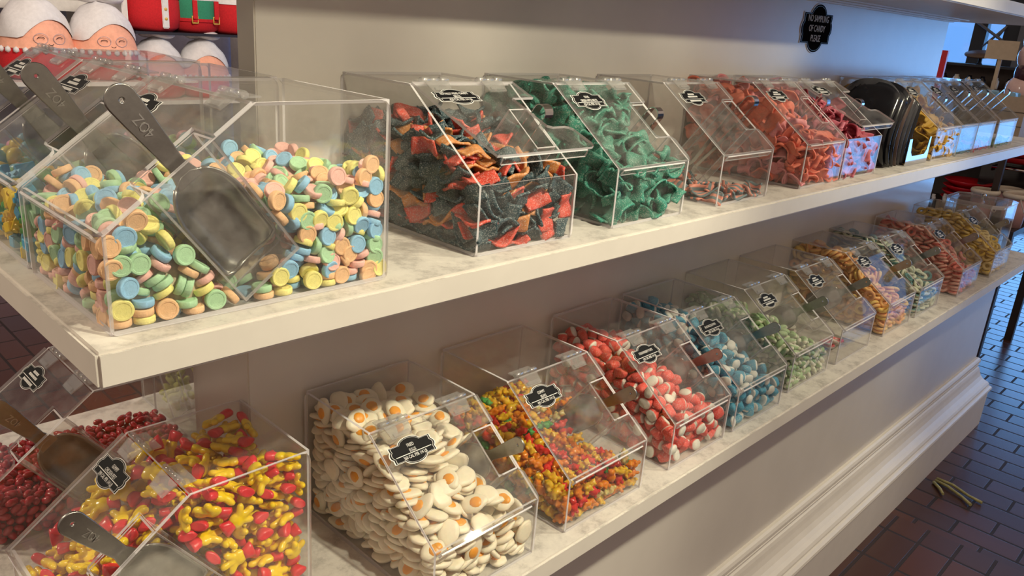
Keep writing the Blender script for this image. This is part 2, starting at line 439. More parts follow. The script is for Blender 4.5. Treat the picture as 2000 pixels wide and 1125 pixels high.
BELT = {0: (.050, .025, .42, .30), 1: (.043, .025, -.75, .45), 2: (.060, .024, .95, -.40), 3: (.036, .026, .30, .20)}
def sh_belt(k=0, wide=1.0, ruf=1.0):
    """bent strip of sour belt, cut square"""
    L, W, bend, tw = BELT[k % 4]; W *= wide
    def fn(s, t):
        a = (s-.5)*bend*2.0
        x = (L/(bend*2.0))*math.sin(a); z = (L/(bend*2.0))*(1-math.cos(a))*.8
        y = (t-.5)*W; tt = tw*(s-.5)*2
        z += .0024*ruf*math.sin(s*8+k*2+t*2.4); yy = y*math.cos(tt); z += y*math.sin(tt)
        return (x, yy, z-.004)
    bm = bm_grid_shell(fn, 14, 5, .0036)
    for f in bm.faces: f.smooth = f.calc_area() > 1e-5 or True
    return bm

def sh_ribbon(k=0):
    """long ruffled belt, folded on itself"""
    L = (.12, .10, .14, .11)[k % 4]; W = .030
    def fn(s, t):
        a = s*(7.6+1.3*k)
        x = (s-.5)*L*.50+.0105*math.sin(a)+.004*math.sin(2.3*a+k); z = .0085*math.cos(a+.4*math.sin(3*s))+.004*math.sin(1.7*a+k)
        y = (t-.5)*W*(1+.12*math.sin(9*s+k))+.007*math.sin(a*.6+k); z += (.0035*math.sin(5*t+a*1.3))
        return (x, y, z)
    return bm_grid_shell(fn, 34, 6, .0034)

SHAPES = dict(disc=sh_disc, egg=sh_egg, foot=sh_foot, puff=sh_puff, ring=sh_ring, slice=sh_slice, bear=sh_bear, bean=sh_bean, candyegg=sh_candyegg, block=sh_block, belt=sh_belt, ribbon=sh_ribbon)

# ---------------------------------------------------------------- how each heap settled (positions and turns of the pieces)
# name: shape, variants, width, profile of surface height along depth [(u,h)], pocket, count-of-colours, spacing
SPEC = {
 'smile':   dict(shape='disc', nv=1, w=.235, prof=[(0,.088),(.06,.092),(.12,.066),(.2,.085),(.26,.112),(.322,.118)], nc=5, vol=3.6e-6, cell=.024),
 'blocks':  dict(shape='block', nv=1, w=.2, prof=[(0,.06),(.322,.06)], nc=3, vol=7.0e-6, cell=.028),
 'candyegg':dict(shape='candyegg', nv=1, w=.2, prof=[(0,.055),(.1,.06),(.322,.075)], nc=4, vol=8.2e-6, cell=.029),
 'feet':    dict(shape='foot', nv=3, w=.196, prof=[(0,.06),(.08,.085),(.15,.13),(.25,.15),(.322,.16)], nc=1, vol=15e-6, cell=.044),
 'beans':   dict(shape='bean', nv=1, w=.2, prof=[(0,.072),(.15,.06),(.322,.045)], nc=1, vol=2.1e-6, cell=.02),
 'eggs':    dict(shape='egg', nv=3, w=.21, prof=[(0,.095),(.06,.13),(.15,.205),(.322,.212)], nc=1, vol=12.5e-6, cell=.042),
 'bears':   dict(shape='bear', nv=1, w=.215, prof=[(0,.040),(.1,.05),(.2,.085),(.322,.125)], nc=5, vol=8.6e-6, cell=.034),
 'straw':   dict(shape='puff', nv=2, w=.206, prof=[(0,.088),(.08,.125),(.16,.17),(.322,.19)], nc=1, vol=14.5e-6, cell=.032),
 'blue':    dict(shape='puff', nv=2, w=.215, prof=[(0,.10),(.08,.14),(.16,.19),(.322,.20)], nc=1, vol=14.5e-6, cell=.032),
 'green':   dict(shape='slice', nv=1, w=.205, prof=[(0,.095),(.1,.13),(.2,.17),(.322,.18)], nc=1, vol=7.5e-6, cell=.032),
 'fewpink': dict(shape='ring', nv=2, w=.21, prof=[(0,.014),(.322,.016)], nc=1, vol=12e-6, cell=.036),
 'peach':   dict(shape='ring', nv=2, w=.21, prof=[(0,.095),(.1,.14),(.2,.18),(.322,.185)], nc=1, vol=12e-6, cell=.036),
 'teal':    dict(shape='ring', nv=2, w=.208, prof=[(0,.085),(.1,.13),(.2,.17),(.322,.185)], nc=1, vol=12e-6, cell=.036),
 'redring': dict(shape='ring', nv=2, w=.208, prof=[(0,.098),(.1,.16),(.2,.19),(.322,.20)], nc=1, vol=12e-6, cell=.036),
 'yelring': dict(shape='ring', nv=2, w=.212, prof=[(0,.098),(.1,.15),(.2,.19),(.322,.20)], nc=1, vol=12e-6, cell=.036),
 'belts':   dict(shape='belt', nv=4, w=.203, prof=[(0,.085),(.06,.11),(.16,.165),(.322,.18)], nc=3, vol=11e-6, cell=.048),
 'apple':   dict(shape='ribbon', nv=4, w=.207, prof=[(0,.085),(.06,.115),(.16,.165),(.322,.185)], nc=1, vol=27e-6, cell=.06),
 'stripe':  dict(shape='belt', nv=4, w=.2, prof=[(0,.014),(.15,.016),(.322,.035)], nc=1, vol=12e-6, cell=.055),
 'salmon':  dict(shape='ribbon', nv=4, w=.206, prof=[(0,.08),(.1,.11),(.322,.18)], nc=2, vol=27e-6, cell=.06),
 'magenta': dict(shape='ribbon', nv=4, w=.21, prof=[(0,.07),(.1,.11),(.322,.175)], nc=2, vol=27e-6, cell=.06),
 'yellow':  dict(shape='ribbon', nv=4, w=.225, prof=[(0,.085),(.1,.125),(.322,.17)], nc=1, vol=27e-6, cell=.06),
}
DATA = {
 'apple': (108, [2,-75,21,21,5,-12,-4,1,-83,16,80,-10,-1,0,2,-89,153,157,15,-21,-18,0,-90,44,92,18,14,32,1,-80,184,192,14,6,30,2,-29,23,90,2,-10,8,3,-91,122,134,7,21,7,2,-58,111,130,-6,13,47,3,-76,17,52,-14,-9,-6,0,-18,17,14,-4,7,3,1,-87,89,40,-16,16,-17,3,80,157,188,2,-48,4,2,73,19,85,-6,44,3,0,-75,63,105,-9,5,4,1,-82,91,103,17,19,26,2,14,101,150,-10,-4,5,1,-71,306,163,-6,15,-43,2,-79,151,102,2,-38,-14,0,-75,48,42,7,-15,47,3,-19,23,41,8,-24,-27,0,-11,66,118,-5,-5,2,3,-84,91,72,6,-23,-34,3,-80,209,177,5,-10,27,2,-72,253,192,-2,-7,-45,0,89,27,32,-3,-9,26,3,-86,190,104,-4,-40,1,0,40,60,96,-3,26,23,0,-82,241,159,-10,19,13,3,-57,123,152,34,7,-9,1,25,16,78,-9,-2,23,2,-44,175,189,4,2,-3,2,40,32,32,-12,12,-27,3,45,186,189,14,-1,-17,1,-85,218,144,-20,1,-29,3,-87,272,172,-9,17,-19,0,-35,95,129,-11,-7,6,1,-4,20,64,3,8,20,1,66,50,87,29,-32,16,3,-78,45,67,7,-4,25,1,-14,124,148,-13,-7,-2,0,13,96,128,4,5,47,0,-56,35,14,-11,-5,45,1,19,19,15,-18,1,-43,2,-84,109,14,1,-3,26,3,-77,125,93,30,-1,-11,1,13,70,102,-6,-15,-8,1,-72,280,141,1,0,28,0,-18,209,182,-25,-2,35,3,45,134,154,47,-6,11,1,58,32,46,-6,1,-13,1,47,79,104,16,-27,14,0,5,136,172,20,8,41,1,13,19,44,-5,-12,-3,0,-79,189,134,-9,4,-1,0,-85,130,63,-4,0,29,3,78,150,165,-11,-4,-37,0,61,25,14,-9,2,28,1,14,39,86,9,5,39,0,-49,142,159,4,-12,-43,2,-85,253,116,-9,-9,-28,1,-61,70,15,-1,1,-6,3,69,261,192,4,-22,29,0,-87,156,79,-1,5,-22,1,50,215,188,7,7,-45,0,-65,177,162,1,-6,-9,2,-50,93,104,-9,-7,-31,3,-13,103,113,-6,-12,29,1,-16,256,188,-11,-14,-33,2,-61,103,42,36,8,10,1,28,289,193,-1,-4,38,1,-49,149,133,-6,-7,-44,0,-10,157,159,-12,5,3,1,-39,31,62,-14,17,22,2,-26,294,182,-12,16,-26,2,-57,63,79,-11,2,-11,3,-77,234,101,-9,-7,1,2,45,111,120,0,-22,10,3,-70,170,120,9,20,45,0,-32,82,85,-12,-3,41,1,16,158,140,-4,-10,-30,1,87,62,62,2,-27,19,0,87,200,194,-32,36,8,1,73,34,65,1,-8,-1,3,-62,219,158,14,-17,32,0,-73,200,71,3,-16,-31,0,-63,132,114,10,-3,-4,3,-38,238,97,-29,12,-35,2,-41,62,32,7,-1,40,1,1,227,176,-20,-20,-40,3,-17,51,62,-5,-25,-19,2,-58,287,176,15,4,7,2,-61,209,112,-1,4,-22,0,-58,130,60,-5,-4,-21,1,-29,306,134,20,-12,42,0,-37,251,172,-25,-16,-40,2,-74,220,86,-9,-5,3,1,-53,178,84,6,-8,-8,3,-41,100,17,-19,37,13,0,12,111,37,-1,17,42,1,11,100,103,-1,-5,29,2,74,159,140,6,12,46,3,-45,276,123,14,-9,12,3,-83,253,82,2,2,-23,3,-37,205,79,-8,-7,-18,2,-72,230,51,-1,5,-14,1,12,198,170,-11,0,-34,1,-4,82,79,-9,-29,22,0,-62,130,27,-12,-13,-44]),
 'beans': (300, [0,91,35,54,-4,-17,16,0,91,55,19,35,-32,-10,0,91,21,22,-15,28,-4,0,90,54,60,1,4,-17,0,91,108,33,26,3,39,0,91,57,41,14,-5,-26,0,91,31,66,-11,-14,29,0,91,43,46,22,11,27,0,-7,71,65,2,6,20,0,91,93,32,-23,-29,5,0,69,37,67,14,8,17,0,91,81,20,36,-25,-5,0,89,89,42,25,37,19,0,91,20,46,-3,1,20,0,90,39,32,19,-32,-31,0,22,72,63,4,-5,-21,0,34,57,62,12,2,-17,0,-26,55,65,-4,11,-3,0,89,76,50,-13,43,8,0,34,87,60,1,6,-3,0,70,57,59,11,-2,-13,0,91,37,20,-12,4,34,0,72,71,54,13,-7,-23,0,80,26,66,-28,22,-4,0,8,56,65,-17,2,28,0,29,46,63,-7,-6,34,0,89,26,11,13,-39,25,0,87,70,39,-38,-8,1,0,89,46,9,-44,15,-2,0,-31,68,63,9,0,22,0,82,85,52,11,-17,-36,0,19,87,64,16,-32,24,0,91,17,57,11,-4,-26,0,-61,224,54,20,-31,-13,0,55,37,67,-16,-7,20,0,88,52,30,0,-17,37,0,90,73,10,25,-17,0,0,-46,93,67,7,37,33,0,90,97,21,19,-43,0,0,90,64,29,31,-13,4,0,57,94,50,9,14,13,0,71,98,45,11,0,38,0,88,60,9,-6,25,-35,0,91,12,9,38,-30,7,0,-57,191,57,28,15,5,0,-44,65,65,39,25,-1,0,79,105,39,-11,-5,-17,0,-73,78,62,10,13,30,0,-65,279,54,13,-7,-26,0,86,64,52,22,-5,-2,0,89,79,32,4,38,-12,0,88,27,34,0,42,15,0,-75,261,56,-6,-31,22,0,-49,83,60,11,44,12,0,-49,301,53,9,-40,-24,0,-91,215,59,0,-3,-20,0,-67,207,56,1,-17,24,0,15,45,65,-3,-7,-29,0,-80,233,56,32,-25,-1,0,-76,182,63,7,25,31,0,-78,66,66,-3,8,44,0,43,206,57,18,10,0,0,-28,85,58,2,-45,-17,0,90,89,10,41,17,17,0,-53,312,52,0,-30,-24,0,-84,253,57,16,24,26,0,63,47,61,9,1,-5,0,-90,98,58,14,-33,-12,0,29,206,58,9,7,12,0,29,70,53,48,13,-4,0,50,56,57,31,9,2,0,70,88,51,-8,-12,11,0,-71,246,53,13,-3,-15,0,-7,205,55,13,-5,-41,0,59,80,53,2,9,40,0,-62,266,48,1,-33,-23,0,-69,192,58,-34,32,-2,0,-51,204,54,7,28,32,0,2,222,57,20,-7,5,0,41,65,54,40,3,5,0,-3,285,53,5,-1,33,0,24,81,54,4,37,-30,0,-67,292,49,15,21,-1,0,-75,219,57,-7,2,-39,0,-24,279,53,12,23,30,0,-4,271,55,10,46,14,0,-11,258,54,-28,6,-2,0,-37,211,54,2,4,8,0,-30,97,62,24,2,15,0,27,35,70,-36,10,-9,0,82,50,52,14,-28,-9,0,82,72,19,-44,8,-4,0,-67,303,54,2,-31,-28,0,-28,292,49,-18,37,-17,0,-29,267,53,29,0,0,0,-68,104,66,15,-35,-22,0,-65,88,59,-9,10,28,0,-14,47,58,2,10,-1,0,-85,175,59,-13,-47,-10,0,-44,234,52,-9,-31,-37,0,-12,228,56,8,-26,-37,0,-21,213,55,-4,8,35,0,48,73,48,22,4,28,0,1,313,55,-43,10,-2,0,-56,57,65,20,-8,11,0,-41,222,52,1,-44,-22,0,14,205,56,17,-1,-16,0,82,14,30,19,13,7,0,-52,286,47,11,1,4,0,2,195,54,-24,10,11,0,11,76,60,16,-32,-16,0,8,232,55,-45,-2,-9,0,-20,195,53,14,-4,17,0,-89,83,60,36,-18,2,0,-18,96,58,-12,12,20,0,81,37,9,-13,3,-7,0,-79,285,53,1,-33,-10,0,-40,244,49,-9,-32,-37,0,-25,255,48,-24,-3,-11,0,-66,65,61,-17,33,-1,0,81,17,74,27,-25,-18,0,-26,306,47,3,33,29,0,-40,255,44,37,-5,-10,0,-90,267,55,5,6,-12,0,-2,303,49,-11,3,32,0,-16,63,59,-10,-47,-12,0,20,60,59,13,30,33,0,-75,272,49,28,-16,-24,0,-86,313,50,4,17,-45,0,-13,312,49,-2,-23,-25,0,-42,267,48,-44,7,17,0,-17,185,58,18,2,16,0,22,215,53,4,-31,-4,0,46,87,49,10,24,4,0,41,31,64,14,-38,-20,0,-85,294,50,-4,31,-10,0,-56,254,46,8,26,35,0,-23,238,52,-29,4,0,0,-58,98,62,-9,-15,-36,0,-59,78,56,-8,10,17,0,78,83,40,-28,-36,-12,0,-56,239,50,0,3,9,0,-24,226,51,35,-7,-19,0,-9,216,51,-6,-44,4,0,39,194,55,-30,18,13,0,-1,68,56,-2,-6,47,0,41,99,53,-16,18,1,0,66,118,20,-27,-38,15,0,-76,162,60,13,-11,39,0,-42,105,61,5,-18,44,0,82,35,44,-34,12,-32,0,91,9,24,18,15,-27,0,-44,186,53,13,13,26,0,-29,203,51,11,-26,-19,0,80,36,58,32,-15,-15,0,-64,279,43,32,-10,-3,0,-77,258,43,8,44,-7,0,-89,151,58,4,-18,-36,0,-17,268,47,2,-1,-37,0,-6,238,51,-48,-5,-12,0,-18,76,61,-39,8,7,0,7,88,61,21,-31,15,0,-90,282,50,24,-20,-6,0,-83,245,48,8,-42,-7,0,-88,207,50,4,45,3,0,-9,294,45,21,4,-13,0,50,197,56,-27,-25,-25,0,81,51,40,9,-10,-18,0,80,47,19,12,-9,15,0,-49,310,41,22,25,4,0,-52,296,42,4,-47,-8,0,16,288,50,-23,-42,-5,0,-4,56,60,20,-31,30,0,33,90,48,-5,-35,-20,0,53,103,42,22,-37,2,0,53,120,22,-38,13,-10,0,77,42,30,18,-21,-24,0,77,66,9,37,27,-1,0,77,34,19,-48,-5,-15,0,-80,197,54,11,12,1,0,-36,51,58,-35,8,2,0,41,43,59,15,-4,-37,0,50,132,15,-9,30,-14,0,71,43,51,17,16,23,0,91,115,21,-19,-26,17,0,81,21,53,9,-31,-22,0,-61,211,47,11,7,34,0,-76,151,63,3,-7,-42,0,-55,195,45,-9,-30,11,0,11,221,50,3,35,-6,0,-44,93,55,13,31,24,0,61,211,54,-2,17,4,0,76,85,23,8,-23,-7,0,-37,301,44,21,34,26,0,36,78,44,5,4,-4,0,51,145,14,29,6,-28,0,-71,234,48,21,35,-20,0,-82,186,53,-6,-25,-40,0,10,185,56,-4,11,-21,0,36,217,52,-13,-34,19,0,-3,80,56,4,6,-45,0,51,104,54,-2,17,16,0,74,71,42,7,19,29,0,78,118,18,-43,-25,-6,0,78,22,21,21,4,8,0,-91,60,64,-17,-33,-3,0,-3,94,57,4,-35,-10,0,9,84,50,-11,8,-23,0,40,119,26,-21,28,-5,0,59,65,50,-13,25,31,0,65,111,31,-2,-3,-2,0,60,76,42,23,12,9,0,80,95,32,-19,-11,24,0,79,93,11,38,15,24,0,-71,174,55,43,-22,12,0,-24,245,42,-25,10,6,0,10,254,53,45,-5,0,0,28,278,55,-14,6,43,0,-12,249,45,-37,-32,2,0,4,209,50,26,-28,-22,0,71,213,61,-32,12,-11,0,-14,85,53,20,-45,-5,0,-14,284,47,2,6,37,0,-53,178,56,31,-25,8,0,-77,96,54,-17,-14,-19,0,-61,57,49,8,22,-26,0,0,45,58,10,-24,-31,0,25,85,41,-42,18,20,0,61,22,66,-15,-31,19,0,60,52,51,21,8,12,0,61,126,9,-39,19,-8,0,80,59,21,-38,5,31,0,-49,262,40,26,8,-16,0,6,290,43,-17,12,13,0,-90,107,66,1,-6,-14,0,-35,180,57,-26,-14,14,0,70,288,53,20,8,18,0,26,194,53,-27,-32,22,0,44,110,34,6,26,-10,0,73,102,22,24,11,29,0,66,64,38,17,4,-14,0,88,9,39,-8,27,-40,0,79,11,9,24,-34,-17,0,-33,278,46,30,-6,-12,0,-64,246,43,-4,-23,29,0,11,242,50,7,-33,19,0,-7,185,51,18,1,26,0,27,229,55,-5,23,43,0,-91,71,56,-35,21,-19,0,-65,104,54,11,-5,-35,0,91,211,65,-3,-5,16,0,13,51,54,1,6,26,0,20,74,44,-18,-46,-1,0,82,109,25,29,-11,-20,0,77,70,31,-15,11,-28,0,73,26,31,-10,-2,30,0,0,247,46,3,9,-14,0,-77,107,58,1,6,4,0,19,39,56,0,-8,-37,0,90,11,68,12,8,-29,0,-88,303,42,24,-5,9,0,-90,233,50,14,21,26,0,-50,275,41,38,10,32,0,-88,163,54,14,6,1,0,-74,210,48,-19,-20,17,0,11,313,47,14,-12,1,0,-68,223,43,-24,-13,-26,0,-64,185,49,-12,10,-27,0,0,263,46,-4,28,38,0,-39,203,45,2,-27,-12,0,-57,93,51,4,-6,-19,0,-30,60,51,2,-39,-1,0,29,101,60,-10,-25,20,0,51,125,32,30,-29,-13,0,53,105,29,-17,-5,27,0,41,138,9,-25,-19,15,0,71,28,43,-14,-13,16,0,67,77,16,27,-33,-17,0,80,20,41,17,-17,-25,0,73,51,9,5,-39,-26,0,-74,305,44,-12,-22,4,0,-80,295,37,10,-20,-6,0,-61,306,43,-21,38,3,0,-79,281,41,4,11,9,0,-66,289,36,13,-6,-1,0,-70,271,38,17,33,8,0,-62,233,40,21,-14,2,0,-51,238,39,-2,-11,0,0,68,313,50,-5,4,0,0,-86,90,49,4,24,40,0,-12,206,36,-15,34,-12,0,-53,68,58,14,4,15,0,-38,72,56,-31,35,6,0,30,212,43,28,15,4,0,-51,48,58,16,-12,1,0,44,210,41,25,42,6,0,-22,91,47,8,-37,-3,0,12,68,51,3,40,0,0,15,64,39,2,-18,39,0,44,49,49,-14,-29,-37,0,51,38,56,16,-23,-21,0,61,32,58,-10,20,-21,0,72,57,46,39,14,16,0,69,114,9,-7,24,-33,0,64,24,19,-29,-23,14]),
 'bears': (249, [0,-97,43,15,1,32,5,0,-92,11,39,-1,-39,-24,0,-92,38,53,31,23,-1,0,17,34,52,-6,30,2,0,-70,65,58,6,-3,2,0,-97,68,45,15,12,9,0,-39,12,55,20,16,-17,0,-75,12,30,24,-1,1,0,-21,41,49,8,-18,-32,0,16,91,64,5,2,-33,0,-74,98,72,21,-38,-8,0,-35,59,55,9,5,16,0,-95,21,14,44,0,0,0,53,168,91,21,-10,-31,0,-87,181,85,10,-2,-9,0,-59,17,49,9,10,-14,0,14,154,75,9,-5,-47,0,-96,96,46,-47,2,-5,0,-97,203,85,-19,7,-36,0,-57,135,81,-5,-1,44,0,50,33,55,-1,-2,-39,0,-31,88,61,43,23,0,0,-97,77,23,19,9,41,0,-23,234,86,0,-8,-31,0,84,30,55,17,11,-8,0,-97,137,72,41,2,9,0,-36,127,74,37,5,-31,0,-95,102,12,-50,2,-2,0,23,10,50,6,26,31,0,4,64,53,17,-9,-31,0,28,173,78,-2,2,18,0,50,153,82,-9,10,21,0,55,95,59,4,5,50,0,-53,104,67,-4,-9,-33,0,-97,281,87,23,0,43,0,-81,210,89,8,4,10,0,90,11,50,1,6,26,0,9,13,41,34,-31,0,0,-26,256,88,2,-9,-34,0,-82,309,104,-9,15,25,0,55,118,68,3,-15,15,0,-32,182,81,9,-15,-45,0,13,123,66,15,-18,-36,0,-39,11,24,-34,-32,-2,0,19,268,90,1,25,18,0,-80,105,57,28,-18,12,0,50,11,51,-2,12,22,0,-15,116,67,4,4,-13,0,-24,141,76,42,22,4,0,-94,162,39,-29,-22,-23,0,-93,144,14,39,-9,23,0,75,280,100,4,-2,-5,0,-43,305,97,-16,9,44,0,-86,238,95,-2,-7,-14,0,-91,53,59,-13,-25,-4,0,46,283,99,45,8,12,0,-15,296,91,-1,-4,-49,0,-89,230,78,8,-8,-30,0,26,140,67,12,-8,-33,0,-96,205,68,8,1,0,0,24,11,23,-3,4,26,0,-13,192,90,-4,-23,-8,0,-5,101,61,-1,8,41,0,-79,131,58,1,4,28,0,-78,31,42,6,-13,-38,0,-54,13,36,31,30,1,0,-62,182,84,-12,35,6,0,-92,162,12,7,18,34,0,14,252,87,29,31,-8,0,-44,237,80,7,17,0,0,-55,204,85,35,21,4,0,1,193,80,8,-6,-38,0,46,260,89,9,8,-33,0,-93,117,50,5,11,-22,0,3,286,87,6,-10,0,0,-80,294,91,5,11,-10,0,51,15,36,-3,-48,-9,0,-56,255,82,22,-4,-15,0,22,201,90,-45,2,-6,0,35,72,49,5,2,10,0,-15,70,52,3,-17,-46,0,-33,283,92,-3,41,1,0,-91,132,45,32,38,0,0,91,179,106,-8,9,25,0,80,61,48,-9,-12,1,0,92,14,30,7,-7,24,0,-24,12,40,-4,31,14,0,7,211,88,0,12,48,0,33,237,88,2,1,-23,0,-91,185,13,35,34,-7,0,34,297,99,3,6,45,0,40,207,96,1,-4,-48,0,-57,92,58,26,-22,25,0,-84,84,57,-14,-32,12,0,-55,290,85,4,7,4,0,-85,265,90,20,8,29,0,-89,252,80,19,0,24,0,-34,212,81,0,-7,-42,0,-97,165,55,13,12,41,0,-50,72,51,15,-5,41,0,-39,51,43,36,-26,-10,0,-88,121,15,-14,-21,-7,0,45,143,73,41,10,-4,0,-72,136,73,16,0,38,0,2,17,11,10,7,-1,0,76,20,11,-12,-12,-44,0,-84,52,27,0,0,50,0,-87,25,28,18,-4,13,0,96,89,35,-1,-5,-1,0,17,291,95,-6,25,41,0,71,17,41,9,-15,2,0,9,80,57,-13,-39,25,0,66,293,94,18,-21,-5,0,-94,267,70,-22,-12,-26,0,-39,153,76,13,29,-3,0,62,75,42,0,12,-18,0,-86,116,31,33,-32,-8,0,30,123,61,9,-14,-37,0,-4,45,46,0,14,15,0,41,16,18,-19,34,-11,0,-85,310,85,22,-6,29,0,63,198,83,4,-17,-9,0,-68,267,91,17,11,33,0,34,99,61,8,15,22,0,-85,146,52,-8,7,25,0,-95,229,61,-35,-8,34,0,-89,174,24,-6,-4,-31,0,-47,269,86,12,13,22,0,-15,179,74,8,14,43,0,-5,170,68,38,-5,10,0,97,15,11,-2,-12,-1,0,-57,15,10,1,4,-20,0,89,300,94,14,-5,-28,0,-83,98,34,-28,14,0,0,-49,122,61,12,-11,0,0,-3,28,36,0,-13,-27,0,90,193,93,18,-10,22,0,38,206,77,-8,-15,-40,0,-75,54,43,-8,4,28,0,58,18,13,-9,45,-3,0,40,222,85,11,-3,24,0,-80,28,11,-28,-2,-36,0,22,111,55,31,-16,-12,0,-97,253,57,22,7,9,0,-87,143,29,35,-7,29,0,-88,70,10,-4,-9,-7,0,-97,305,72,14,2,46,0,63,52,44,14,14,33,0,34,311,88,9,-6,22,0,33,189,76,36,26,2,0,-94,180,41,-21,-11,-27,0,-10,15,26,-6,9,6,0,19,237,78,47,0,7,0,-11,212,80,-13,-18,-9,0,-1,265,84,20,-15,21,0,50,58,35,14,8,29,0,-63,43,39,25,-9,-4,0,-93,173,71,-8,33,2,0,-18,17,12,32,-38,2,0,88,282,87,-5,1,23,0,2,312,86,9,-18,26,0,94,61,40,-46,9,8,0,-68,115,58,-6,31,35,0,31,26,35,6,-9,16,0,15,184,62,-16,26,32,0,44,91,45,-37,-9,-33,0,5,97,48,10,28,-20,0,85,199,79,-12,-11,-16,0,79,254,89,3,4,7,0,55,281,84,11,-7,-41,0,47,167,67,6,2,-37,0,77,98,37,15,12,26,0,-67,78,43,-6,9,31,0,-56,222,78,-32,-18,1,0,-27,112,51,-7,9,22,0,43,40,37,32,-12,-4,0,-30,74,42,20,5,-40,0,95,32,43,7,22,6,0,23,55,43,-26,0,-38,0,92,207,99,-12,9,25,0,-17,229,72,-10,6,29,0,-43,30,38,-19,2,22,0,-18,247,78,-21,-31,-19,0,0,151,64,-12,17,44,0,2,115,50,0,17,13,0,-81,54,12,7,23,-7,0,93,216,85,-18,12,24,0,4,238,70,0,-8,-1,0,22,166,65,19,4,-31,0,58,309,91,35,35,10,0,-24,167,65,0,-13,4,0,-75,177,73,-16,-12,-42,0,-73,153,11,-26,-7,-32,0,-81,281,75,6,-4,-29,0,-2,146,47,-10,-16,-42,0,32,283,82,-1,6,3,0,-19,277,76,2,-1,-13,0,33,259,75,-31,-1,-37,0,-32,199,65,0,13,6,0,21,151,54,-12,-37,0,0,65,34,32,8,11,-41,0,14,43,27,-7,-24,5,0,-14,50,32,-2,-9,-7,0,-78,79,27,-7,25,28,0,-40,249,68,8,5,-39,0,-12,201,65,-7,-1,-33,0,21,27,12,12,-9,-17,0,-74,239,79,8,28,4,0,-78,211,72,-1,6,50,0,-44,176,69,-6,5,-6,0,81,36,36,13,7,15,0,-65,109,43,-21,30,-15,0,-61,75,18,-24,30,-8,0,-28,305,81,-43,-2,-22,0,-57,164,71,40,9,7,0,-57,137,54,13,1,-1,0,25,129,45,-42,-9,-6,0,-15,97,49,-41,14,6,0,76,62,31,-42,-18,6,0,-93,207,29,-48,5,10,0,-60,127,37,-1,2,28,0,-92,203,10,1,3,-25,0,-50,175,14,-16,37,-3,0,-69,141,27,-29,1,34,0,-30,33,28,-12,-29,-34,0,7,274,71,11,2,-16,0,-63,289,71,7,11,10,0,-76,298,67,-34,-8,29,0,35,181,59,0,-6,-12,0,-71,157,63,1,-11,10,0,-70,167,38,6,14,-5,0,-59,145,40,23,-31,-12,0,-59,164,25,1,-6,-11,0,-39,98,42,-3,5,41,0,28,56,24,15,9,46,0,-6,38,17,17,18,6,0,-73,116,15,40,-18,25,0,49,263,74,-3,26,5,0,14,296,72,10,3,-6,0,-41,310,70,36,-17,7,0,-8,245,62,-11,-36,6,0,-18,219,59,-6,-13,-27,0,-80,184,54,10,18,9,0,-90,281,35,8,8,38,0,60,98,40,10,-21,-4,0,83,38,16,14,-3,-38,0,-39,58,21,10,1,-34,0,-70,95,11,18,17,-24,0,-65,29,22,24,-17,-17]),
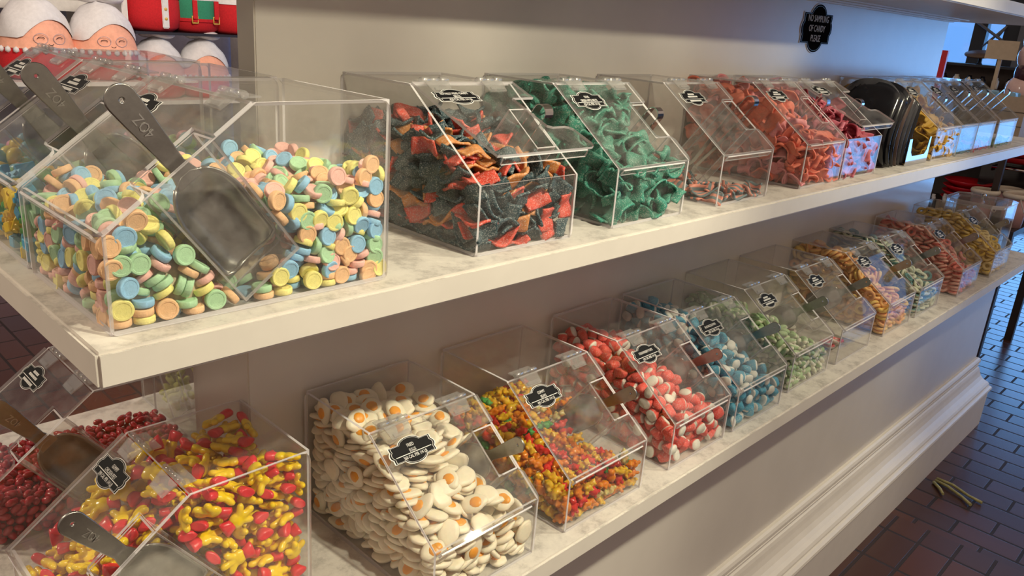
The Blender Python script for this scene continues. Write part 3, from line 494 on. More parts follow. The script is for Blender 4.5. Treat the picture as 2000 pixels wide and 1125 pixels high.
 'belts': (257, [0,-94,126,130,22,-22,-16,1,-80,14,30,-29,0,-4,0,25,11,65,15,-4,1,1,-98,24,81,13,-22,-13,2,-91,130,35,9,-18,-15,2,53,43,102,-5,-19,9,0,-73,28,102,4,-3,-6,2,-89,106,104,-17,-9,26,0,71,7,80,28,6,-7,2,-88,67,98,-4,4,25,0,-95,284,111,-19,-20,20,2,-35,14,16,9,1,-49,0,-80,17,56,13,4,47,0,-59,60,130,0,-49,-6,3,87,5,50,19,19,-19,1,-98,108,81,14,-21,-18,3,47,5,33,20,20,-20,2,-31,25,56,-19,16,-13,2,-87,217,140,4,-1,24,2,-17,74,127,14,2,26,2,-87,64,69,1,2,-26,0,-69,15,73,-22,-13,-39,3,6,59,121,-42,6,-3,2,8,288,154,-37,10,0,2,-59,102,138,0,-47,-2,0,-87,25,46,1,0,25,1,-98,94,50,13,-23,-17,1,-88,261,129,-9,19,-13,0,-57,20,94,-1,-6,44,0,-77,64,123,-2,47,2,0,-10,23,98,8,-21,-44,2,88,157,142,-5,8,24,1,-86,146,49,7,15,23,1,53,12,96,-3,25,-32,3,83,9,18,6,-33,-34,1,-86,225,109,13,9,27,1,-98,199,20,-21,-17,20,0,-72,15,61,-4,12,1,0,-88,128,15,-3,-2,25,1,-73,218,146,40,-30,-4,2,22,171,135,-16,7,-18,3,-83,172,71,3,17,46,0,-87,42,33,12,9,-24,2,-84,272,143,-21,11,-37,1,46,118,143,-5,0,25,3,-43,19,71,-1,17,32,3,-3,19,9,1,-4,-6,0,-87,28,13,0,-4,-24,2,-88,77,37,-4,3,25,1,-40,16,41,-12,0,3,1,-88,198,128,-4,-6,22,2,-16,20,34,9,17,35,0,28,56,109,-8,-21,10,2,-70,93,127,-3,3,-41,2,-75,25,32,6,-5,-5,1,-89,129,109,-34,-32,12,1,72,39,95,16,-33,-3,0,-79,155,85,11,3,48,3,-9,15,66,-10,-12,-25,2,-50,63,107,1,-43,2,0,-88,171,58,1,-4,-25,1,-87,67,3,-34,-37,-1,1,77,216,157,-36,33,-1,0,-81,169,92,-10,9,-5,3,-82,56,94,-7,-1,34,1,-78,168,132,-12,48,-7,2,-31,250,153,12,-38,-10,2,-87,164,112,3,11,22,1,-32,72,108,-49,4,-2,0,34,210,142,8,-13,2,2,-32,169,142,1,4,-34,1,65,9,57,33,12,-2,2,31,177,142,-6,8,3,2,65,14,18,10,-43,-23,3,-83,42,56,-7,6,-2,2,-72,156,68,-3,-5,-37,3,10,28,93,5,-19,-39,0,-70,275,144,1,18,9,1,-85,104,74,10,2,-48,0,16,207,144,17,10,30,3,79,160,150,12,-46,14,2,-52,178,139,5,3,22,2,-73,229,131,3,-1,5,0,36,20,12,-5,-8,-41,2,37,231,155,-42,-9,13,1,-86,51,25,3,0,25,0,-68,25,8,-3,2,15,1,-14,105,129,-2,49,6,0,-75,252,135,7,-45,-17,3,-83,182,72,-13,4,-3,0,64,172,151,6,-14,-39,2,-66,203,137,-34,-33,-7,2,68,308,156,-10,-1,0,1,-79,191,94,11,21,37,1,95,29,94,26,20,17,3,-40,21,26,-1,-6,-22,2,-67,309,127,-42,3,6,1,42,32,83,-1,10,32,1,32,19,47,19,-27,-36,0,-84,177,9,-1,-3,-28,0,-22,52,99,1,-10,-20,2,-70,103,13,6,46,-4,0,-83,133,97,1,-4,29,1,66,18,33,44,-6,15,3,-86,67,33,-1,-5,-24,2,-75,71,105,-1,8,-4,0,61,235,154,-33,28,1,3,-67,145,142,-4,-5,-6,0,-73,176,115,3,10,7,0,-6,28,71,-8,4,17,1,-87,206,75,2,8,-24,3,22,21,81,-2,6,28,1,85,209,145,-29,29,-15,1,-2,63,107,-2,-9,-20,3,-86,189,37,-2,2,27,3,-61,71,122,5,2,-39,2,-76,200,103,7,-2,39,3,-87,180,49,1,-5,-25,2,62,190,143,-5,-20,-12,1,-76,128,132,40,-11,-3,1,-86,306,108,6,-9,3,2,-72,293,146,-12,1,-19,2,-81,81,84,-2,-5,21,0,-87,215,53,6,-5,25,2,-75,131,62,-4,-4,-1,0,-83,175,28,1,0,22,3,-86,99,25,-37,33,-8,1,-79,230,125,-1,-6,40,0,19,26,60,-30,-23,-4,2,-4,257,140,16,9,12,2,9,126,131,-17,-13,28,1,-3,224,137,21,27,4,3,21,22,22,-21,39,-8,3,-18,68,104,-7,-4,4,2,-73,202,57,49,-8,-3,0,36,259,141,5,20,-31,0,-79,306,96,-2,-7,2,0,-85,224,89,1,5,22,3,17,50,96,-32,-10,21,1,3,22,47,2,7,43,0,-81,73,62,4,-1,26,1,1,94,116,12,27,15,0,-71,239,91,2,4,5,2,-74,222,17,-7,-2,45,1,61,163,134,-7,-15,-8,2,-72,283,97,-3,-2,-1,0,7,194,129,-1,10,9,0,-95,275,73,-16,-22,16,3,21,102,118,1,-13,3,3,-72,101,101,2,1,26,1,-18,145,140,-1,-5,-49,3,-72,111,123,2,-12,49,3,13,22,32,-3,2,38,0,-75,81,17,-2,-1,-4,0,-22,127,129,7,-47,10,2,-70,55,72,-10,8,-35,2,-41,273,140,4,-6,22,0,7,172,124,-1,-18,-18,1,-68,135,94,4,-3,-47,2,17,83,119,-8,-9,25,2,47,77,104,32,-27,24,3,-56,79,93,8,36,-34,2,-70,71,48,5,0,47,2,-59,27,80,-10,6,-3,0,-87,242,27,1,-2,25,0,66,218,134,41,15,-9,3,-64,132,125,-5,8,24,0,-75,110,66,-7,-17,37,1,-21,33,81,-4,2,19,0,36,268,137,-5,21,-41,0,31,143,128,-10,-10,4,0,33,92,115,10,-3,-40,2,-78,270,80,4,6,4,3,-78,200,84,0,-38,21,2,-88,227,33,1,-1,25,0,37,236,143,-2,7,-11,1,-73,257,119,-29,26,10,1,44,123,132,-1,0,21,1,-36,253,135,-21,-39,-7,1,64,174,129,10,37,-9,2,74,31,82,-15,16,-3,0,-87,245,9,2,0,25,2,-43,37,36,-8,-6,-31,2,-66,267,114,12,-9,-44,2,-62,91,109,-2,7,4,0,-29,178,136,2,4,-29,0,-63,125,105,-7,11,-6,1,-78,190,81,-6,3,1,3,-7,30,61,-4,-11,-33,3,83,19,31,48,0,1,2,-41,228,131,-9,-26,18,1,-42,82,127,8,-7,0,1,-39,42,84,41,23,-5,0,-67,132,23,49,8,1,1,79,23,15,1,11,-39,0,-81,294,112,8,3,-22,1,-68,93,83,7,1,-18,3,-68,101,25,-3,-2,10,0,84,190,137,7,35,-1,2,-67,153,54,2,-2,10,3,61,281,145,0,-46,3,3,-78,287,120,-10,6,-47,0,13,61,87,-17,-24,16,3,-83,227,68,6,6,0,3,81,17,66,34,2,-8,2,72,47,38,-19,-12,17,2,-78,126,33,10,-10,-29,0,60,23,65,34,-11,28,0,-49,56,42,1,3,10,2,-70,261,86,8,-10,46,1,47,33,39,-13,-12,13,0,21,294,148,7,3,-18,3,93,212,140,36,-3,30,0,-66,308,71,-11,-6,-48,3,-83,241,82,7,-2,49,0,-54,57,96,-2,-7,-26,2,-49,227,49,6,6,26,0,-77,188,18,-6,9,-22,0,-76,139,8,1,2,-35,1,2,31,25,10,4,9,2,51,295,137,11,3,-14,0,-59,298,142,-9,-14,24,3,-70,225,104,-14,-1,-32,2,-46,69,57,6,-1,40,3,-76,162,46,1,-3,-17,1,-74,153,16,-7,48,-3,2,-48,77,33,-2,9,-18,0,-25,218,140,5,2,28,0,13,152,116,-6,-16,-11,3,-66,219,75,-5,2,-2,1,80,38,48,4,-45,1,2,14,308,141,2,8,-2,0,4,221,133,-12,2,21,0,-2,189,126,2,8,19,2,-27,115,122,-1,0,1,1,-74,253,106,-2,3,5,3,-31,98,116,-3,-3,20,1,1,44,92,11,6,12,2,-63,119,43,-4,7,-44,0,-55,26,61,-6,10,4,3,-29,26,14,7,-5,8,3,-62,40,14,1,7,38,1,79,307,149,-2,-22,-42,0,-58,173,123,-7,0,-49,0,-66,209,117,9,-1,11,0,-68,297,84,-7,4,-23,2,-64,163,97,-8,5,-32,2,59,54,86,-21,-22,17,0,-80,211,41,-1,2,-20,3,-77,247,18,-5,-1,48,3,27,32,41,-2,-6,8,0,-24,279,140,-3,-10,38,0,-43,138,127,10,-8,36,3,2,80,109,-7,6,9,0,-34,87,101,-5,2,34,1,45,31,71,-7,-1,21,2,-55,182,10,-6,-1,-22]),
 'blocks': (59, [0,86,14,86,5,22,6,0,83,11,58,-21,9,7,0,85,10,24,-25,0,0,0,70,14,43,23,16,-23,0,-68,53,81,-28,31,-6,0,-52,38,75,14,-2,11,0,-36,19,78,-38,-3,9,0,66,13,76,10,29,-29,0,11,19,10,0,0,-23,0,16,11,65,29,-1,40,0,-68,90,82,-29,20,-19,0,-13,59,83,-14,-2,-4,0,-14,48,72,1,46,13,0,42,10,65,-18,0,47,0,41,12,40,5,37,-13,0,85,17,10,-23,-13,13,0,12,14,44,25,-3,4,0,16,10,30,-25,-4,-4,0,-83,26,79,25,6,11,0,-45,113,80,16,32,1,0,-42,31,67,35,14,9,0,65,16,10,0,0,-33,0,53,18,56,11,10,25,0,-48,58,70,-37,1,7,0,-9,15,27,24,7,-13,0,-36,72,78,25,6,-6,0,-34,12,23,-19,0,0,0,-37,311,85,0,11,0,0,-23,17,58,34,35,11,0,-42,263,77,4,4,-15,0,-1,16,54,25,-5,3,0,-58,13,10,5,33,33,0,-5,19,67,25,-4,4,0,-35,17,47,-8,-13,22,0,-19,20,10,-1,-35,35,0,-9,71,76,32,1,14,0,-43,10,64,-1,0,-50,0,-54,312,74,0,-15,0,0,-61,290,72,-18,-12,0,0,57,20,25,-11,12,-29,0,-27,86,77,-41,1,-29,0,12,63,72,-22,32,10,0,-68,112,74,18,9,-7,0,-68,208,84,-13,7,-26,0,-68,130,79,-13,-19,-41,0,-83,66,70,4,-6,-1,0,45,21,10,-18,21,-21,0,-53,255,80,-19,-37,-5,0,12,49,58,4,-31,-16,0,-55,16,24,0,1,25,0,-25,61,60,5,-42,18,0,-13,37,64,9,8,2,0,37,26,71,4,-16,-47,0,29,26,12,7,6,22,0,-90,221,82,8,-8,24,0,-19,110,82,9,48,10,0,-74,266,75,15,5,25,0,-72,23,66,-9,9,-32,0,53,27,37,13,26,-35]),
 'blue': (183, [1,-94,26,82,13,12,-27,1,-94,18,44,29,21,-18,0,-93,17,15,-14,-30,-20,0,-90,74,111,-31,10,34,0,-60,32,98,-22,-18,-8,0,-75,116,164,12,4,-10,0,-94,67,88,-16,17,27,1,-73,13,73,2,40,-7,1,-92,133,142,1,-17,37,1,-91,42,100,13,26,17,1,-84,164,168,8,39,0,1,-91,300,184,7,39,-28,0,-92,93,86,-18,31,19,0,-92,225,182,18,-26,25,1,-29,63,116,3,36,34,1,-85,252,188,-20,-18,-5,0,-72,59,110,-36,-30,-1,0,-90,193,176,-27,-22,23,0,-90,141,161,19,5,-4,0,9,13,80,5,9,-3,1,-93,161,146,-19,20,-19,0,-21,292,189,18,-13,-44,1,-91,246,139,13,-24,-1,1,28,47,101,-26,26,33,1,-92,253,165,-28,7,11,0,-92,209,161,29,-6,-8,1,92,52,73,28,30,-17,0,-94,93,59,-8,0,25,1,52,13,20,4,31,-1,1,-93,272,134,-25,17,-23,1,-92,195,139,-16,-1,4,1,-87,35,56,16,-4,-6,0,-68,15,45,-4,44,-16,0,-50,14,79,42,1,4,1,-88,274,178,-7,31,-3,1,-88,184,156,27,-13,-26,0,-91,307,162,27,19,24,1,-8,111,156,-5,-6,24,1,90,15,55,-8,24,-11,1,-92,145,118,25,-22,-2,0,-93,281,156,-22,1,8,1,8,97,134,-39,-7,-9,1,-93,118,90,-20,19,-20,1,-71,138,173,15,-4,-15,0,0,48,98,-20,-3,27,1,-93,213,124,-5,-17,-31,0,-36,76,134,16,11,-9,1,-91,299,139,-25,-24,20,0,-92,255,118,20,21,18,0,-86,67,64,24,13,19,0,-91,196,111,5,-41,-20,0,-91,48,75,-7,3,1,0,-16,14,16,2,-3,42,1,24,16,55,-12,-21,18,0,-73,72,135,39,-12,-16,0,-15,34,89,-24,6,-4,0,32,15,79,-20,-20,-19,1,-3,62,118,48,10,-4,1,-89,114,71,-20,-19,13,0,-21,179,166,24,-5,-25,0,-41,14,55,-4,-34,-34,1,-88,290,119,-16,-8,1,0,-86,173,129,9,11,29,0,-4,242,168,-22,31,-3,1,22,16,13,21,19,12,0,-53,110,156,8,-18,1,0,-90,122,52,26,-7,-10,1,-67,17,13,23,-18,-16,0,-13,13,58,-37,6,-32,0,-92,279,96,-17,-23,38,1,67,17,44,-25,0,-7,0,-93,115,129,-35,5,13,0,-35,16,33,-7,4,-34,0,-86,222,144,22,-12,-20,0,-39,298,178,-10,-2,12,1,-32,213,165,10,24,-7,1,-37,40,96,-14,-14,6,0,94,254,142,-18,16,14,0,64,255,150,-21,-2,13,1,-33,242,166,-32,31,15,1,-79,77,46,17,-21,-17,0,-92,108,109,5,-30,-32,0,17,34,82,23,33,6,1,-90,92,147,19,-10,-9,1,-53,59,103,24,-34,-1,1,-2,189,163,25,31,-18,1,-95,170,106,-6,2,25,1,-10,285,168,-43,-8,24,0,-63,307,182,-31,16,-19,1,-28,118,153,-8,4,-25,0,-80,235,122,12,-12,-16,1,-79,51,46,-8,-24,8,0,19,285,167,-23,2,4,0,-80,232,164,23,0,6,0,53,80,103,-12,-15,-40,0,93,17,32,-1,40,-26,0,-93,88,127,16,-2,-1,1,29,26,30,-32,23,-16,0,-69,133,148,-11,-18,18,1,-54,93,143,2,6,11,0,-6,266,163,-40,-1,24,1,12,228,155,-24,-31,-15,0,-44,196,158,25,36,7,0,-93,309,111,-2,-3,0,0,90,23,13,-5,-36,31,0,-93,65,31,-2,-43,10,1,-21,103,134,-8,29,33,1,48,17,61,16,-30,13,1,-1,31,68,-12,11,1,1,-43,23,13,-23,18,-16,0,67,285,149,20,-45,1,1,-80,143,41,12,7,-14,1,-73,107,140,36,17,-7,1,-93,195,90,-24,16,-24,1,-76,29,29,20,4,14,1,-68,36,75,13,24,-2,1,18,92,111,-39,9,-14,0,-41,174,154,-8,37,16,1,-89,44,20,-16,-11,-39,0,-75,293,166,0,-17,15,1,-11,218,156,33,-13,-23,0,-68,107,92,-3,23,-10,0,-54,243,167,-17,15,13,0,-56,221,163,1,21,3,0,-69,280,135,29,33,-3,0,-75,86,73,-23,27,-20,1,2,27,17,-24,-9,24,0,79,306,147,4,37,-27,1,10,171,157,-31,-16,-8,0,34,104,123,2,22,25,0,-74,260,150,-17,10,29,1,-70,210,83,-11,23,-32,1,-45,84,110,-36,14,-27,0,-23,195,149,-31,31,18,1,-72,292,96,-6,-7,-10,0,18,69,109,-34,8,-22,0,40,63,92,-21,27,4,0,-64,88,123,-15,-14,17,1,-32,270,158,6,-27,-1,1,-74,269,108,30,-3,-10,0,-74,153,133,20,3,11,1,-72,90,105,-22,16,-4,1,-7,70,93,4,25,5,0,-79,107,37,-13,19,13,0,50,129,126,-32,12,-22,1,-73,126,123,-17,-35,23,0,-8,82,114,39,9,13,1,-59,78,88,-38,27,-19,0,10,28,42,-4,-14,6,0,-69,209,126,-14,28,35,0,-93,221,82,-16,22,-14,1,-71,62,83,-23,7,25,0,-52,48,79,-36,23,11,1,-50,29,38,0,28,8,0,42,278,154,-6,-28,22,0,93,287,135,-24,-16,24,1,-55,262,125,35,6,15,1,-77,138,75,-16,40,-2,0,-93,92,31,-39,10,13,1,24,259,158,28,2,-22,0,-64,179,161,11,-21,-32,1,-66,236,142,-20,-27,-12,1,-60,154,154,-5,-47,-6,1,-64,184,138,4,22,11,1,-92,230,104,23,7,-13,1,-31,30,70,-27,17,-17,0,70,29,25,-7,-13,18,0,-70,257,172,13,-26,-27,0,-68,201,150,23,1,25,1,-43,134,160,-5,40,3,1,6,117,138,-49,0,-11,0,-72,218,105,-22,15,-39,0,-74,176,113,-24,-36,16,0,-30,73,96,-28,-13,29,1,-92,149,60,-36,-6,4,0,-14,306,172,-3,7,-16,0,-70,308,118,25,-2,2,1,-51,236,122,-22,2,3,0,53,113,113,12,4,3,1,-42,115,133,16,-28,-18,0,-69,132,102,-7,-25,-25,1,75,63,59,29,31,-5,0,48,33,42,8,16,39]),
 'candyegg': (35, [0,22,76,74,29,-2,-21,0,87,297,97,-4,-26,13,0,-1,99,79,-11,28,-8,0,-59,102,77,-7,-46,13,0,11,60,72,16,28,1,0,73,309,87,1,-4,5,0,84,305,71,-1,47,-5,0,-46,84,66,-30,28,13,0,82,287,77,-3,2,-1,0,-72,276,76,8,9,13,0,11,110,66,2,14,-37,0,18,90,60,18,-9,-3,0,-86,123,77,-38,-18,19,0,59,289,82,13,14,-38,0,53,309,95,-45,-5,-13,0,18,308,83,-9,-3,42,0,-66,81,65,6,17,-11,0,36,110,70,-20,7,4,0,65,68,62,11,-28,-26,0,63,46,66,-33,-14,-1,0,44,95,56,-46,14,-10,0,-11,108,63,-13,9,9,0,-83,104,70,7,-47,17,0,-35,106,71,5,10,-5,0,87,59,61,-4,-3,23,0,85,82,62,-10,-11,-36,0,61,239,85,-17,-1,0,0,46,73,57,-24,29,23,0,86,232,80,-27,7,-40,0,23,64,53,21,14,-42,0,54,307,74,13,5,15,0,27,111,52,-19,22,-26,0,-1,81,63,-9,-17,27,0,-15,309,78,-2,-6,-47,0,86,267,87,-10,4,-32]),
 'eggs': (274, [2,-84,23,79,-8,-13,46,0,-50,33,89,-17,35,5,1,-73,67,125,0,-11,-1,0,8,44,108,6,-7,-15,2,6,21,84,-31,31,10,0,-83,213,203,11,-3,6,0,-35,71,124,-26,-35,-14,1,-63,161,199,-24,40,6,0,-9,84,138,9,-1,-32,0,-75,183,197,9,5,-48,1,-32,174,194,-3,-14,23,0,-86,139,174,16,10,-29,0,24,83,128,-15,44,7,2,-82,113,143,-18,-46,-5,0,-94,284,194,32,-2,-37,2,85,7,43,-24,-10,-10,2,69,43,89,-3,-10,27,0,-87,122,159,-12,-41,-4,2,38,49,108,-38,22,-1,1,88,260,169,-4,-6,29,2,-97,193,122,-24,-16,24,1,-18,11,57,21,-14,15,1,-89,98,78,-9,-5,30,1,-10,212,197,4,-7,24,2,-35,242,199,0,-6,20,0,74,299,173,-6,-13,31,2,-98,255,105,25,15,25,2,83,212,152,5,5,-42,1,-85,59,85,-41,-24,4,0,-72,99,130,0,5,39,0,-56,58,109,-22,-42,3,1,-60,293,195,-21,36,-3,0,-88,232,196,3,40,9,0,74,178,147,-17,-44,-9,0,-81,63,105,-2,3,1,0,-91,183,154,28,-21,-10,2,-34,18,77,41,-10,5,1,-21,74,130,-38,10,-3,1,49,130,123,13,29,22,0,-88,72,26,10,-4,-35,0,-63,53,96,-5,-2,2,1,-88,254,33,-5,-6,25,0,-94,244,165,-35,-7,29,1,-82,19,62,-2,3,-5,1,-45,122,145,45,-8,-6,2,11,173,179,-46,4,4,2,-25,59,109,1,5,-16,1,-19,110,160,-3,-47,4,0,-87,98,103,34,-31,-4,1,20,297,181,-41,-19,-18,1,-55,22,49,26,42,6,1,-81,119,121,6,1,-2,1,-94,294,23,5,-26,-5,2,-82,88,124,-5,-8,-40,0,82,247,158,1,-1,37,1,-88,193,188,3,-2,-25,0,-82,177,91,2,3,-9,1,21,22,47,-2,-4,14,2,-84,62,51,48,-7,-5,2,-84,136,8,50,-2,0,1,88,37,72,-24,17,-24,2,-22,43,84,2,-3,46,1,40,12,77,34,-2,3,2,-7,137,179,34,32,12,1,-87,246,7,0,0,31,1,-87,193,74,4,-3,25,1,45,21,45,1,-5,-11,1,50,144,145,12,-12,-46,1,44,23,7,0,0,20,2,15,225,186,7,44,8,0,-86,178,45,7,-9,24,2,52,19,61,2,44,-9,0,21,121,148,-6,8,42,0,-88,101,45,-18,-38,6,1,-87,199,27,-26,39,5,0,-86,26,52,-5,0,-31,2,-87,142,54,16,-42,-6,0,-88,152,78,-8,8,-29,1,-87,238,82,2,-2,30,0,-82,122,37,8,1,-4,1,-88,269,146,-33,37,10,2,-85,55,74,-35,-33,-2,0,-45,121,135,42,-18,-3,2,-33,19,66,39,-22,8,2,-81,169,136,-9,17,22,0,31,256,184,3,-1,-18,0,-5,296,185,1,-13,28,0,-87,116,90,0,5,20,1,-16,279,186,-7,-13,37,1,-39,115,124,-6,0,-30,2,-85,244,117,15,-12,46,0,-82,166,51,-42,-8,0,0,-84,61,40,-46,18,5,1,-85,154,124,-20,-41,7,1,-2,190,182,10,-5,-5,0,29,82,117,5,-1,1,1,6,24,34,1,-3,23,0,0,120,136,27,36,-8,2,-85,211,160,34,34,-11,2,-85,233,132,-18,-40,8,0,-63,219,197,-2,-4,35,2,-85,77,95,22,-41,0,2,-85,301,83,3,-5,41,0,53,42,61,30,-37,16,1,-28,217,184,-1,14,-25,2,-67,23,70,-2,-1,-16,0,-86,139,27,17,47,0,2,-86,228,144,8,7,40,1,-78,165,112,-3,-49,-2,0,-80,303,153,-4,-4,43,1,-33,18,42,-3,-5,0,0,-79,274,188,3,-10,22,2,-84,248,190,-23,35,11,0,-85,146,136,27,-36,2,0,58,64,73,-42,-18,-14,0,76,25,55,-1,-10,-30,0,-74,104,26,44,-5,4,2,-52,264,189,-2,-4,33,1,81,18,18,7,-1,-43,0,-86,289,166,-21,-44,8,0,-86,206,68,2,5,-39,1,-78,148,37,1,0,1,1,-14,23,19,3,5,21,1,-80,174,174,-10,1,-19,2,48,81,108,4,-2,18,1,-88,268,113,-24,-4,-43,0,-83,299,61,-22,41,-3,1,-86,106,55,-42,-18,11,1,-83,220,124,44,2,-10,1,-81,155,63,3,6,9,2,62,23,21,-34,30,-7,1,-81,126,113,6,0,-2,2,-43,298,188,10,-3,5,2,-85,262,57,-40,-27,-4,1,42,45,98,-4,-2,-14,2,-84,299,113,2,9,-32,0,82,153,138,9,-44,21,1,1,126,166,-11,0,3,1,49,23,37,-19,41,-4,2,-83,270,47,2,-4,-6,2,-49,27,27,48,1,0,0,18,20,66,8,8,5,0,8,140,151,-3,48,-2,2,-18,124,147,-2,5,15,1,-83,209,92,-5,3,-11,2,4,56,91,-10,13,-36,0,-84,157,175,40,19,-13,0,-83,253,65,3,2,-18,1,34,164,160,-10,-6,6,2,-85,220,51,-14,46,2,0,-46,145,187,44,16,-1,1,-14,122,124,-3,4,-14,0,-79,141,100,-5,47,9,2,31,42,74,20,-39,-5,2,-84,297,124,-35,27,10,1,-75,108,12,-8,0,11,0,-83,241,73,1,5,-43,2,-86,272,78,-11,9,-2,0,-17,23,36,-2,-7,10,2,-82,24,42,28,-37,-1,1,-82,303,71,-49,-6,-5,0,-79,280,133,0,49,-2,2,-85,218,60,3,0,-26,0,-56,50,75,-13,0,-47,0,-4,73,110,-13,-2,-39,2,-22,62,98,7,1,22,0,-81,83,63,-21,-39,-2,1,33,25,26,-33,-21,11,0,-77,145,144,-5,2,-8,1,-82,134,107,-40,20,4,2,-85,298,8,-36,-34,0,0,57,24,30,29,35,5,0,-83,299,143,-23,41,0,2,-76,240,96,5,4,-42,1,-83,234,169,6,15,15,0,22,86,109,-43,15,2,1,-79,186,82,3,-4,44,2,2,37,69,4,7,-14,0,-83,214,103,0,5,-8,2,-2,245,182,-16,-43,-18,0,-83,301,173,-9,-46,5,0,-75,90,110,-39,-28,7,1,13,32,7,0,0,-37,0,-80,211,20,1,-8,40,0,-79,165,11,1,-48,7,0,-79,271,157,6,-45,2,1,-79,121,62,10,1,40,1,-77,207,7,0,0,-4,2,-84,287,93,11,-47,-1,1,-81,199,174,3,10,38,2,26,123,123,9,-44,2,2,-73,232,16,-12,-47,-2,1,37,296,172,-47,9,-2,1,-81,189,41,5,11,-40,1,-81,305,105,-43,-3,2,2,85,238,148,1,0,-10,0,-49,176,176,-5,-4,-15,2,-84,302,30,45,-2,-16,1,37,227,164,-2,-11,-46,0,-45,23,17,-1,2,39,2,85,31,44,26,33,-1,1,-79,188,153,-14,6,-20,1,-18,168,167,18,31,-2,0,-38,109,114,7,4,46,1,-72,194,135,35,35,-1,1,-76,136,18,11,49,-1,0,83,272,157,-23,38,12,1,-18,147,136,14,-47,-2,2,-4,96,126,-16,-40,-10,1,86,26,9,-29,39,-2,2,58,173,124,13,-7,-29,0,-70,176,17,44,-15,2,2,-71,149,154,35,-31,-5,2,69,51,52,41,8,7,0,-47,165,139,-1,-4,-31,1,-69,267,126,16,45,-2,1,-29,88,115,16,-42,-19,2,-82,265,15,-11,-5,-46,2,-86,29,33,16,-44,0,0,-30,140,152,-9,0,10,2,-75,208,39,4,-1,3,1,-2,114,112,1,-46,3,2,-77,300,35,-8,9,-18,2,6,143,166,-10,-3,-3,2,-76,302,183,-21,-43,-1,2,84,182,133,9,-6,-5,1,-67,137,180,1,-8,-4,0,88,39,31,8,-6,-28,2,18,34,17,0,-1,47,2,-21,33,8,-32,39,0,2,39,184,148,5,2,-11,2,-74,180,101,40,-26,-2,2,-11,47,68,-25,40,16,0,-69,243,143,26,-34,1,1,13,126,117,32,-31,-6,1,21,80,79,-48,9,8,2,9,39,53,-5,-3,34,1,16,75,62,-20,45,-5,2,-50,186,182,-6,6,32,2,77,173,111,19,-35,17,1,-52,101,110,-5,2,-27,1,-25,255,186,-40,25,-16,1,35,219,158,-7,1,2,2,85,218,139,-1,2,30,2,-57,234,118,14,11,-34,2,-64,196,116,-9,-39,6,0,25,99,90,-24,-42,2,2,-74,150,92,2,7,-46,2,-42,227,133,9,13,-46,0,-45,161,173,12,-48,10,2,-50,158,131,35,31,-1,0,-23,74,92,16,-43,-9,0,-21,302,181,10,-1,-14,0,-1,161,125,33,-36,-6,0,55,63,92,-9,-23,18,2,-74,232,41,12,-1,-2,0,-70,243,27,1,0,-23,0,-45,51,79,-5,8,-16,0,-38,154,124,3,47,-4,2,-79,198,115,-34,-26,14,1,-64,130,129,0,7,21,1,83,74,61,-19,40,-9,0,-26,47,32,4,-34,34,2,-67,60,31,42,13,15,0,-3,280,173,19,38,5,2,85,260,141,2,1,-13,1,-60,250,148,-31,-37,12,0,-58,213,162,40,-16,-4,0,-64,252,89,2,-1,27,2,-49,141,113,0,0,-46,0,-5,106,98,41,-21,-13,2,-52,229,64,-31,-34,-12,1,30,66,88,1,-40,-8,0,98,55,59,-25,-15,25]),
